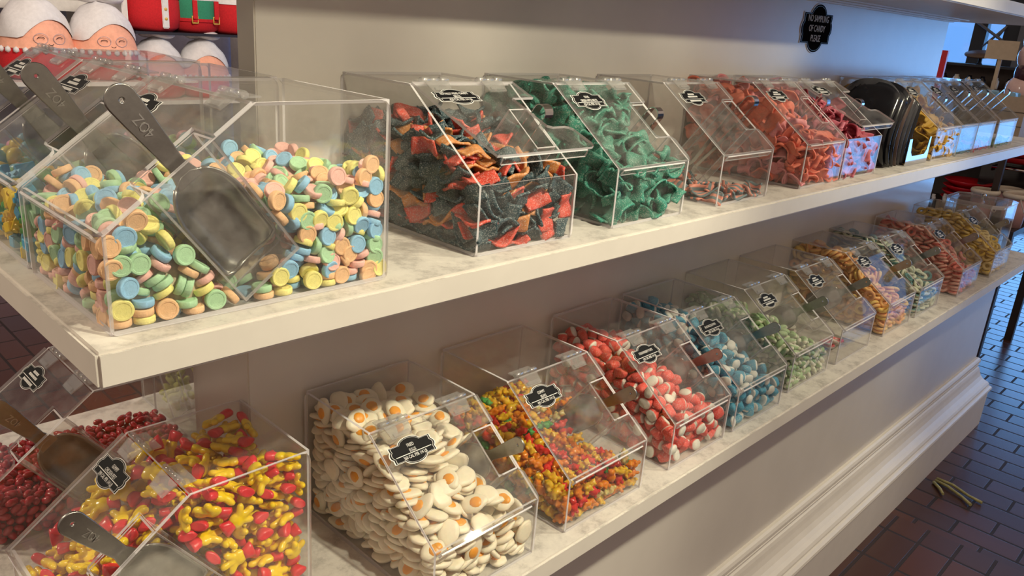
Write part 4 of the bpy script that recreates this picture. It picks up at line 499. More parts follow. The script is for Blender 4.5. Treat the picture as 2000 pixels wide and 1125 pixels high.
 'feet': (160, [1,88,217,145,5,-27,-6,2,-70,169,196,11,-12,44,1,88,217,87,-32,4,-35,0,-18,151,191,3,5,-13,2,-45,98,150,-46,7,9,0,79,176,131,4,-46,0,2,68,255,197,9,10,-26,1,-26,124,166,-38,28,10,2,-2,107,147,1,1,19,2,85,187,170,20,-11,-42,2,21,147,182,-37,33,-2,2,81,198,187,1,-45,13,1,41,131,143,-11,-10,44,2,67,157,165,-22,-23,-23,0,83,303,50,24,23,19,1,78,262,185,-38,4,3,2,14,209,190,6,-27,12,1,19,57,111,38,16,0,2,-16,275,197,-2,-2,29,2,85,268,34,-2,-35,6,1,36,234,184,-3,3,43,2,-62,33,80,19,33,-12,2,79,262,57,48,-4,9,0,79,293,78,-42,4,-1,2,17,122,161,-38,-21,-17,1,-62,277,194,0,-3,5,2,66,296,201,15,41,-3,0,72,229,181,34,-31,9,1,79,295,111,-46,2,-11,1,57,199,194,-12,-1,27,0,-21,186,184,-3,-4,-24,1,24,127,151,-25,32,2,0,-16,71,100,40,-26,-5,0,64,158,143,-30,38,-3,2,26,245,193,-8,2,41,0,-81,277,202,10,5,-47,2,-12,256,191,37,-24,10,0,73,182,149,-16,44,-8,0,-37,224,191,-9,-7,-8,1,-79,205,184,-1,21,-42,1,15,185,177,-5,-2,-10,1,-70,249,183,-1,0,19,1,71,282,86,-36,16,4,2,-52,308,194,-16,-7,-21,2,73,255,106,-34,34,1,0,39,90,140,-38,-1,-21,2,72,294,189,-1,-5,-13,2,48,66,103,-26,-16,23,0,68,291,159,-4,3,29,1,-67,114,158,-44,13,14,0,-12,207,191,42,8,1,2,-56,65,97,7,46,0,0,71,188,94,20,-35,18,0,68,312,154,-17,-24,-22,0,-70,184,184,7,4,23,0,41,182,169,-1,-11,-44,0,71,306,132,31,-28,12,2,72,247,132,-37,30,-1,1,-15,78,133,-41,3,6,2,71,235,161,-7,-9,-8,1,72,226,113,28,8,1,1,56,189,180,0,48,-12,0,72,304,21,1,0,27,0,30,164,153,7,38,-2,1,72,273,136,3,-10,-30,0,71,287,175,-3,0,44,0,64,292,117,41,23,15,0,74,273,154,-10,-1,10,0,71,201,115,18,40,-12,1,-34,63,89,-2,0,48,1,-75,60,80,47,-6,3,2,8,156,156,-11,-6,15,1,69,252,85,1,-10,-26,1,-84,65,100,-2,-35,-1,0,-55,25,68,-19,7,16,0,39,191,43,3,-8,3,0,65,254,119,43,25,4,2,5,47,98,-9,2,18,0,-55,10,69,25,8,-7,0,35,150,105,-12,2,41,1,69,228,49,20,14,-16,0,-68,65,113,-19,-44,2,0,46,219,72,1,35,-4,2,-38,277,183,-9,8,-48,2,41,162,89,-3,46,-4,2,-26,280,169,-11,-47,-11,1,26,94,118,5,-6,48,0,-14,183,169,0,3,-10,2,18,151,136,-40,29,0,0,-27,156,180,6,-2,24,2,-71,133,175,3,5,-19,2,36,283,182,7,-6,48,2,72,249,33,-13,4,-26,1,-72,227,175,-12,-11,-28,0,71,232,75,-20,6,41,1,72,213,58,26,-22,15,1,52,198,34,1,-4,14,0,-83,96,127,6,14,2,1,48,115,120,1,26,1,1,-71,223,160,18,38,-15,2,33,246,165,-35,-28,-8,0,23,203,55,-6,40,6,0,-39,154,167,-43,-12,1,1,-12,157,100,-39,31,3,1,4,103,132,-44,-23,-4,2,46,256,61,31,38,5,1,1,167,163,17,35,-3,2,29,169,115,9,-5,-23,1,-6,245,176,-41,24,-2,1,17,283,171,6,-3,7,1,47,280,44,-8,6,14,0,-7,264,168,-37,-7,4,0,-60,299,179,4,2,22,0,-61,75,132,6,3,0,1,68,300,50,22,27,17,0,-69,164,168,-47,-8,11,0,57,193,157,15,-4,-41,2,-59,250,166,-7,-4,-24,2,-32,85,125,-12,-43,-12,2,8,160,117,5,-4,-37,2,4,132,107,-1,-11,-22,1,-10,23,75,5,4,28,1,44,214,91,44,12,7,2,59,226,140,1,-5,2,1,12,197,65,0,-9,20,1,51,296,96,47,-9,8,1,13,201,122,-45,-8,-18,0,-27,288,153,6,9,1,2,-22,127,140,-15,-39,-11,1,-80,59,66,-4,-46,0,0,43,270,135,-4,-8,2,0,26,278,101,-44,14,-9,0,57,297,67,14,21,6,0,-59,57,52,4,-47,6,1,37,286,143,46,-10,12,2,22,260,123,40,-20,-7,1,-19,132,123,1,-1,27,2,-69,271,167,13,-18,28,1,8,172,86,-4,-10,33,1,70,287,10,-2,-1,-18,1,-39,170,132,13,-40,-3,2,-54,99,125,9,-5,36,0,-25,50,63,30,-36,5,2,-40,145,143,-34,32,12,1,12,105,107,-2,-1,39,2,-48,298,151,-40,0,-1,1,29,225,169,0,4,-34,0,7,182,140,1,-15,42,2,3,246,119,43,-12,-10,0,28,289,73,18,-40,16,2,47,219,111,39,-7,25,2,51,182,109,-2,-8,-31,0,-22,228,160,45,18,3,0,-23,181,143,0,46,0,0,13,200,32,35,-11,-13,0,-74,125,149,-44,-11,8,2,15,303,109,33,27,10,1,0,199,130,-7,-11,35,1,29,307,80,30,-22,2,0,-80,61,40,40,1,-7]),
 'fewpink': (300, [1,13,61,17,8,7,22,0,-8,64,8,0,0,-47,1,45,64,10,1,1,-23,1,-25,68,21,2,3,48,0,6,182,8,-48,13,0,1,8,188,21,-47,-4,-1]),
 'green': (235, [0,-94,18,79,40,3,21,0,-94,185,119,13,-10,-5,0,-94,71,107,-4,-21,3,0,-91,26,56,17,19,35,0,-94,84,64,-4,-10,1,0,-58,39,105,4,-23,12,0,-89,82,80,3,-2,-49,0,-89,241,138,-13,-10,37,0,-86,52,105,-3,-16,-28,0,-94,185,137,-45,1,-14,0,-93,111,64,-10,24,-10,0,-94,218,134,13,9,4,0,-94,49,40,-13,-10,4,0,-90,32,89,-16,-33,16,0,-90,290,129,-21,-4,-44,0,-90,57,56,28,-3,32,0,-86,46,93,33,20,2,0,-87,141,115,25,-10,38,0,-89,71,93,8,2,49,0,-86,61,76,-10,-21,-32,0,-82,17,42,19,-13,42,0,-64,132,131,8,1,-46,0,-88,277,154,35,-19,27,0,-84,9,21,-27,-27,-13,0,-11,221,129,-30,-18,-34,0,-84,12,55,-14,-9,-23,0,-80,298,148,6,-33,1,0,-90,305,138,-10,-36,9,0,-12,138,128,-9,5,-40,0,36,9,65,-24,9,9,0,-84,9,92,12,-8,22,0,-6,57,101,-10,-30,4,0,-1,11,89,24,-17,11,0,-87,267,119,18,-42,-1,0,-94,101,98,40,4,19,0,-85,24,14,-12,0,19,0,-41,243,139,-8,-22,-5,0,-87,200,119,3,-25,21,0,-60,28,100,7,11,-34,0,-82,25,95,30,0,14,0,-83,261,146,24,-21,20,0,-68,69,112,-4,-11,-10,0,-83,42,38,-18,13,-2,0,-52,134,130,3,-28,2,0,28,11,83,16,12,-19,0,-10,16,81,12,4,5,0,-94,36,20,-4,-10,1,0,-83,14,9,0,0,-24,0,-32,74,109,-12,-6,-37,0,-61,216,133,-3,-20,4,0,18,122,118,-39,8,-22,0,-86,193,102,-30,-15,-37,0,-12,33,95,5,10,24,0,-64,13,80,-29,27,-24,0,74,9,25,17,27,-25,0,8,12,22,-9,-15,-28,0,-72,149,121,-45,-9,13,0,-86,127,125,-15,-23,-8,0,-94,154,103,-5,-4,1,0,85,9,32,-28,-22,-4,0,-13,9,46,28,23,-5,0,5,247,137,-13,-43,4,0,-88,244,118,12,1,11,0,-59,160,133,-35,18,31,0,-9,79,109,-14,-2,-34,0,-86,50,70,-13,-8,-11,0,-87,98,47,-16,-40,1,0,-85,111,121,22,-35,13,0,-8,21,98,17,-7,20,0,-85,23,32,-26,-34,1,0,-14,184,127,5,-30,-13,0,-94,248,106,11,4,2,0,-76,172,116,-7,-1,-20,0,-85,104,87,24,33,1,0,-44,16,90,3,18,-14,0,-84,43,60,38,-13,-7,0,-55,15,12,12,2,-34,0,-78,178,131,-16,6,43,0,-89,178,95,15,-30,-6,0,-41,12,69,-18,-5,-15,0,-83,76,56,32,19,-11,0,-86,227,124,38,17,-9,0,28,9,37,-30,-28,5,0,80,258,106,-1,-27,4,0,84,44,70,-14,-39,-3,0,-76,250,136,33,20,24,0,-31,149,127,-37,3,-24,0,-48,109,124,-38,21,-24,0,79,15,60,-5,-5,-15,0,-28,17,49,6,-9,-41,0,88,241,102,14,-4,-12,0,-84,267,130,19,-4,28,0,14,95,105,-24,-21,-27,0,-89,128,69,12,-9,-47,0,-51,14,33,5,13,-34,0,-18,247,131,19,-35,10,0,-82,314,114,-29,27,8,0,-77,232,133,-5,-11,9,0,-36,186,127,-24,-11,-42,0,7,129,117,4,-19,-45,0,-74,170,102,-7,0,-22,0,44,49,83,-10,-23,1,0,-27,15,78,-11,-4,10,0,92,18,49,-3,21,-4,0,-89,73,41,3,8,43,0,-44,304,145,-2,-10,4,0,-89,288,113,-28,-6,-34,0,-34,206,126,-35,-18,-30,0,-81,208,133,31,-18,15,0,-61,191,128,26,12,32,0,-80,14,78,19,27,5,0,-15,15,62,23,-41,0,0,-29,14,22,5,-1,-18,0,18,16,14,11,-7,2,0,14,274,131,29,-11,25,0,-85,228,108,-8,-6,-31,0,11,60,100,-5,-39,-7,0,-71,17,39,-37,12,-27,0,-36,61,101,5,-1,-28,0,-80,97,95,6,-4,-17,0,14,13,70,-3,7,-24,0,-69,173,127,43,-4,4,0,47,21,38,-11,2,-48,0,-85,69,31,-1,-11,-28,0,-33,21,33,6,-45,5,0,-52,179,123,28,25,21,0,-91,264,92,-9,-28,2,0,-94,126,85,4,-7,-1,0,-82,110,68,-11,6,-2,0,-49,17,61,2,10,-7,0,-56,19,49,-20,4,-45,0,56,18,9,48,-5,10,0,-82,62,21,-3,-5,-13,0,-7,19,9,2,-50,0,0,-81,267,102,43,1,21,0,-80,78,106,-20,-5,1,0,15,295,124,-1,-6,-10,0,-77,292,132,8,-34,-3,0,43,18,15,-7,-5,2,0,-77,278,141,22,-29,8,0,-78,298,122,20,10,-42,0,-9,309,137,-18,-22,-9,0,-46,255,132,-11,-17,36,0,-87,127,99,5,-41,-2,0,24,17,53,21,37,-8,0,88,18,9,-1,-5,-7,0,-57,282,138,4,-24,27,0,4,238,128,-14,6,31,0,-37,129,123,6,-19,15,0,-93,123,40,-7,25,-7,0,-6,19,27,-11,-28,-4,0,-62,21,22,-3,-2,-50,0,-41,273,135,39,25,11,0,-60,116,117,28,-17,27,0,-76,125,116,-3,-8,-21,0,-94,191,85,-50,0,-2,0,-19,265,132,-2,-10,-32,0,-94,280,97,-15,-16,9,0,-70,186,110,-34,-16,1,0,-78,138,105,2,-10,1,0,46,18,56,-3,27,5,0,-60,16,68,19,35,14,0,78,22,9,1,0,43,0,-17,291,130,44,12,13,0,-78,208,116,7,-15,14,0,-70,64,97,24,2,38,0,55,22,45,3,1,2,0,-26,75,100,45,15,-8,0,-79,77,86,43,-3,-16,0,-69,40,86,-15,-29,-31,0,-68,54,61,42,1,28,0,-74,63,44,-6,-26,-9,0,31,25,21,2,-21,4,0,6,301,129,13,39,-2,0,-58,237,130,6,-6,11,0,-2,195,124,4,-25,-5,0,-78,206,105,0,-1,13,0,-56,158,115,-14,28,-4,0,-86,94,112,-12,2,-30,0,-59,67,102,45,-2,12,0,-78,122,79,38,8,-25,0,-68,101,55,-14,-26,26,0,-72,119,53,16,11,5,0,-3,22,63,-21,-7,-20,0,-71,45,21,-7,-30,1,0,69,245,105,0,35,0,0,-19,30,80,-22,-21,-5,0,53,18,65,1,11,8,0,-75,92,60,19,9,-32,0,-73,26,57,6,13,39,0,-59,263,138,-18,0,36,0,13,147,118,2,41,-15,0,-21,116,111,-1,-23,25,0,-38,119,112,-23,-16,-39,0,31,59,80,-8,10,-10,0,-69,92,78,-33,-11,32,0,-68,83,32,-14,13,-43,0,94,264,102,-4,-35,9,0,-55,280,113,-7,-35,22,0,1,154,122,19,-7,31,0,-72,189,94,-5,0,-45,0,-11,56,91,-2,-3,-39,0,-46,42,93,38,3,20,0,14,21,79,8,2,24,0,-59,32,84,-1,-6,-17,0,-76,128,43,16,-1,30,0,-75,74,71,7,-47,6,0,52,112,8,-1,-15,-2,0,-69,33,66,26,-13,11,0,12,18,41,-25,28,31,0,-58,29,32,-35,-22,-10,0,-68,84,16,-14,17,-41,0,-24,24,9,-2,-20,-4,0,-70,304,141,-33,-1,-30,0,-39,240,125,-8,-14,1,0,-49,291,113,-43,-22,-3,0,-71,252,123,3,2,0,0,-27,222,121,4,-24,4,0,-64,268,110,10,-35,2,0,-51,208,125,39,6,29,0,-65,224,120,12,-4,-44,0,-40,162,122,1,-39,-2,0,-35,138,107,-29,-16,-37,0,-60,194,85,-32,-17,-23,0,-56,159,93,10,-18,39,0,-61,215,89,25,33,0,0,-81,217,93,-39,-2,29,0,-73,187,80,-8,3,-41,0,25,41,76,-2,-5,-21,0,75,21,41,-22,36,-23,0,-94,100,33,-5,-6,1,0,-73,105,28,-16,-7,-2,0,57,23,23,32,0,28,0,-69,50,42,28,-12,-28,0,4,25,11,3,4,3]),
 'lime': (68, [0,23,212,133,-7,0,-37,0,56,64,53,-7,-3,49,0,65,41,25,-7,-17,11,0,79,225,141,5,-10,10,0,66,267,99,-31,17,28,0,54,46,69,23,5,29,0,56,252,43,10,-48,-3,0,42,237,123,11,26,-1,0,64,26,73,-14,4,-38,0,65,253,132,-16,-24,-11,0,31,25,21,2,-21,4,0,67,68,25,-9,1,-46,0,70,234,129,25,-33,2,0,53,225,87,5,38,-16,0,58,95,24,19,-7,42,0,67,59,53,-2,-18,0,0,59,70,39,11,-46,9,0,41,253,21,-25,-1,-41,0,46,216,111,-28,-33,2,0,53,207,27,-22,11,-33,0,85,255,133,2,-25,3,0,20,102,64,-32,-22,-17,0,44,62,9,-8,-47,-1,0,38,53,32,-38,4,-12,0,72,272,115,33,16,5,0,66,271,82,-9,-46,2,0,54,240,67,-46,-14,-1,0,38,219,39,-44,2,-14,0,49,231,9,2,-2,25,0,39,217,127,1,3,-34,0,53,18,65,1,11,8,0,76,79,36,36,-32,-8,0,58,65,9,44,-10,17,0,42,240,103,-6,-2,31,0,84,106,37,33,-30,6,0,5,31,62,-23,-8,7,0,45,235,50,-37,-21,16,0,68,89,49,16,-2,42,0,50,233,98,40,-17,3,0,35,38,101,-15,-7,-21,0,44,278,80,-37,26,5,0,48,283,13,-14,-41,-13,0,46,272,127,19,-2,29,0,47,259,79,-9,2,-29,0,41,87,21,3,-32,-3,0,65,267,69,-40,0,30,0,68,52,74,36,-13,-26,0,81,105,21,0,-29,7,0,38,74,44,31,-7,-10,0,46,265,106,-8,49,-3,0,62,224,24,35,-2,-30,0,6,75,87,12,-39,4,0,14,13,70,-3,7,-24,0,81,74,21,-1,5,-49,0,71,215,130,19,-9,23,0,50,25,81,-22,8,-38,0,56,18,9,48,-5,10,0,14,274,131,29,-11,25,0,51,274,27,22,23,-17,0,55,265,129,33,-12,16,0,52,232,119,-9,-14,-3,0,59,277,12,1,10,-7,0,69,89,36,-7,10,28,0,83,57,30,-5,-10,45,0,61,245,78,-22,-21,-5,0,47,21,38,-11,2,-48,0,10,295,138,-30,6,-38,0,28,9,37,-30,-28,5]),
 'magenta': (62, [2,24,29,98,10,-4,16,1,-59,58,117,-1,-5,29,2,61,15,80,8,-29,34,2,-82,25,85,22,6,5,0,43,124,152,15,-25,-4,2,7,16,39,-5,20,38,3,-1,28,71,14,-10,-31,0,-87,25,38,16,12,36,1,-71,150,168,-43,-24,11,3,-35,25,16,-1,-13,30,3,-47,91,137,-14,-15,-14,3,-44,25,77,4,7,20,1,86,14,36,18,15,-18,3,-64,24,61,0,-4,10,1,-86,105,120,0,8,26,3,-79,25,12,-3,-2,-20,2,41,105,125,-25,8,-37,2,-82,222,185,-28,10,-7,1,43,32,48,13,-18,-21,1,17,265,178,-28,-12,-32,2,-73,143,147,5,6,48,2,-53,115,134,27,8,-1,1,-84,113,144,-11,-15,-16,3,49,25,20,-1,6,9,0,-29,117,157,6,-3,17,2,-62,302,192,-7,2,2,1,-18,117,124,2,-21,-13,2,-49,25,41,0,-2,9,3,-86,265,179,11,-6,-46,0,38,81,114,-7,-26,-28,3,-27,76,101,8,-16,41,3,26,206,169,-15,8,-10,2,47,75,88,1,-17,-23,2,26,37,74,-16,-27,8,1,-60,90,102,3,1,-30,3,68,246,175,6,-13,3,1,55,216,163,-35,2,-8,2,36,173,161,0,17,37,1,4,31,15,6,-8,-1,0,78,53,95,-3,34,-31,0,65,27,48,30,-20,-26,0,64,295,177,-1,-8,-11,3,12,105,117,12,14,42,1,31,237,175,40,-22,5,3,-24,270,181,8,-5,-4,1,18,82,86,0,-28,-31,2,49,153,134,9,-26,1,0,11,115,148,0,-9,-46,0,-80,47,69,0,20,-24,1,14,154,149,-12,-5,-40,2,-32,157,126,-23,-12,-36,2,-41,56,85,26,5,-11,0,3,201,165,2,-45,16,0,-62,135,119,9,3,-1,2,-17,242,173,-9,-7,-5,2,-3,100,101,6,14,38,0,-57,117,100,32,-5,2,3,8,39,44,-18,-7,5,1,71,43,16,14,6,13,3,90,24,67,-8,25,-10,3,-68,170,124,-13,-9,-23,1,68,56,66,20,7,25]),
 'peach': (210, [0,-97,64,107,-34,-4,34,0,-63,28,90,-33,8,-27,0,-97,80,60,-16,-21,16,0,-91,109,67,21,-7,-23,1,-92,110,41,-2,34,2,1,-93,301,138,-21,-27,14,1,-88,269,148,-6,15,3,1,-86,205,145,-48,-4,-10,0,-89,239,142,-21,-32,12,1,-87,86,87,-22,1,-16,1,-84,42,32,6,46,9,1,85,23,60,1,-5,6,0,-59,54,122,-2,-1,50,1,-85,20,74,-5,3,27,0,-84,19,34,5,-8,32,1,-84,133,169,38,-4,8,0,-58,83,140,-18,28,9,0,-85,46,73,-13,-12,-34,1,-82,54,51,-1,-3,-29,1,-84,269,22,-43,0,-2,1,-84,217,198,42,-2,6,1,-84,183,191,-6,8,14,0,-84,127,142,-25,15,10,1,-90,142,61,3,-16,-19,1,-84,55,84,10,47,-13,0,-85,202,168,-13,-43,16,1,-84,143,181,-6,5,24,1,-84,265,73,1,0,19,1,-84,302,57,3,-6,31,1,-85,295,187,-18,-41,-6,1,-83,291,164,-1,-45,-19,0,-85,106,156,-26,-20,-10,1,-86,180,125,36,-25,-2,0,-85,20,18,49,12,0,1,-78,276,192,16,-19,32,1,-84,159,189,-7,8,25,1,-86,237,160,-20,-38,0,1,-85,248,52,17,33,-33,0,-85,20,60,0,0,-3,0,-25,265,206,-41,26,3,0,-83,165,169,6,-4,30,1,-84,302,31,19,46,-6,1,-84,169,14,39,17,-4,0,43,8,36,22,13,-13,1,-79,110,12,8,-47,10,1,-48,270,190,2,40,3,1,-85,303,85,3,11,-22,0,-85,279,51,-25,0,4,1,-83,112,91,-44,22,1,1,-85,302,16,43,-16,9,0,-84,302,117,1,-3,-39,0,-85,166,115,-2,4,22,0,-83,309,171,18,7,-12,0,-81,197,199,39,2,3,0,-25,118,150,-4,35,9,1,-85,200,104,-17,43,-5,0,-85,141,33,1,-5,31,0,-85,74,28,-1,0,43,0,-85,174,162,6,-4,28,0,-86,209,132,7,-4,-35,0,-85,267,170,1,3,3,1,-79,215,173,-9,-4,-31,1,-70,281,93,-18,40,6,0,-85,76,38,-1,0,18,1,-79,145,10,0,-2,-4,1,-84,83,14,28,37,-6,1,-77,54,16,21,36,-4,0,-84,21,8,0,0,-14,0,-83,116,153,0,26,-38,0,-85,168,140,4,3,35,0,-80,146,127,3,3,10,1,-13,14,68,36,1,3,0,-83,20,50,38,-33,-1,0,-73,148,143,-41,4,15,0,25,92,137,31,-4,15,0,-85,299,107,45,-19,3,0,-82,300,70,-2,4,-40,0,13,48,102,-30,-39,9,0,-83,251,194,-2,5,27,0,-85,183,155,-16,-43,-7,0,-77,235,176,31,35,-11,1,-64,283,122,8,11,-13,0,-85,241,123,25,-43,-1,0,-75,251,183,-4,-5,-36,0,-74,102,100,-44,-5,2,1,-78,262,35,12,-8,25,1,-84,153,105,0,1,-6,1,18,21,36,12,-33,-11,0,-79,137,22,4,-2,-2,0,44,16,18,14,1,-7,1,2,215,190,-27,-35,-14,0,-14,191,196,-10,-4,-13,0,15,53,111,44,18,-8,1,-59,179,192,-14,3,-25,0,-6,108,165,-16,-40,-1,0,-85,251,85,2,4,5,0,-76,81,119,-44,-10,0,0,59,50,101,10,-41,1,0,-79,265,106,-44,-16,6,1,-42,47,102,2,45,-8,1,-59,58,108,-6,-1,-7,0,-41,20,30,-18,-43,-1,1,9,183,187,-6,-6,-31,1,14,100,136,-21,2,19,1,-14,30,76,1,-10,-30,1,-50,21,56,-1,1,33,0,-51,111,143,-19,-5,24,0,-84,132,109,-39,13,4,1,50,48,79,-3,3,2,0,-78,142,44,-33,-36,-6,1,-9,242,189,7,1,42,1,-65,256,123,-6,-31,21,0,82,53,71,-14,-4,47,1,-75,57,97,41,27,-11,0,14,20,58,-5,3,47,1,-59,301,182,-21,21,-24,0,-17,155,178,-5,5,24,1,-70,88,108,6,1,4,0,-85,144,83,0,0,-33,0,-81,173,26,-8,4,11,0,-48,204,200,-2,4,-18,1,-61,304,87,-34,-8,11,0,-17,21,35,-4,5,-31,0,-22,140,168,-4,-5,3,0,-85,254,96,-19,-42,1,1,30,38,71,45,18,2,0,-79,265,8,0,0,-48,0,-7,27,8,0,0,9,0,-38,81,121,-6,-5,-17,0,-14,275,197,5,4,-42,0,-10,111,143,-13,-17,36,0,-84,217,84,5,-1,-5,0,-86,221,69,7,43,13,1,-78,83,62,6,35,0,1,-63,260,60,48,-13,7,0,84,26,47,-1,-1,6,0,-50,22,68,22,45,-4,1,-76,108,32,-44,14,-14,0,-51,292,111,-22,-42,-10,0,-55,177,145,-2,-4,5,1,-48,187,133,-20,41,-4,1,-69,302,45,4,-2,8,0,-41,35,94,-2,-9,-25,0,-61,295,8,-26,43,0,1,76,20,11,44,13,0,0,-31,177,185,41,7,11,1,-57,188,170,-2,5,-7,1,16,27,15,16,3,41,1,-74,305,141,-36,8,17,0,-63,141,163,8,-8,-33,1,-71,209,125,-1,-6,9,1,-66,181,94,-14,7,-24,1,-74,115,72,-15,-12,35,1,-9,25,46,-3,6,-33,1,-51,276,167,-2,6,22,0,-56,63,64,0,41,4,1,-79,203,10,-1,1,9,1,-53,212,187,6,12,39,1,-53,226,154,-1,3,14,1,-57,215,116,-11,-12,41,0,10,53,90,2,7,35,0,-72,129,60,-44,-4,-19,1,-63,265,156,-3,-2,-35,1,-34,95,139,-11,-10,-38,1,44,25,52,-4,49,-6,0,6,263,183,-38,-20,-14,0,-85,102,133,33,-30,-1,0,44,100,101,44,18,-4,1,52,35,38,21,43,2,0,75,20,25,-5,4,0,0,51,76,8,-28,42,0,1,-14,27,21,-47,-10,0,0,-46,27,8,-49,11,0,1,-16,288,186,4,5,-32,1,0,184,171,2,-4,-26,1,-61,284,143,-39,-31,2,1,-45,269,135,-10,-6,6,0,-61,118,143,4,-18,-21,0,-53,160,115,8,7,-6,0,11,97,114,47,16,1,0,-39,302,65,49,3,-3,1,-85,114,117,-1,-1,23,0,-76,180,87,10,-35,-1,0,-85,213,93,0,-7,42,1,-58,57,77,-44,-4,-14,1,-53,27,21,0,3,-7,0,-41,294,184,1,-15,-2,0,-28,217,185,-7,-20,6,1,-26,254,182,49,1,-6,1,-46,162,168,-12,4,5,1,-66,242,143,-40,20,9,1,-46,145,129,35,24,0,1,-64,234,66,11,-1,18,1,-36,76,109,-6,3,10,1,-34,296,42,3,6,16,0,-56,90,83,-35,-29,-3,1,86,29,34,-4,3,-30,1,48,72,27,-12,-13,43,0,-50,27,43,-1,1,-42,0,23,203,180,-28,22,-6,1,-54,302,157,-43,4,-2,0,-45,241,164,49,-1,-4,1,17,132,144,34,30,4,0,-46,261,96,7,-1,25,1,-13,177,123,1,-2,-41,1,-52,192,105,32,-27,9,1,38,108,123,-8,-19,32,0,-3,82,107,-9,-8,-42,0,-85,147,93,-26,-43,0,1,-42,301,30,14,-42,-4]),
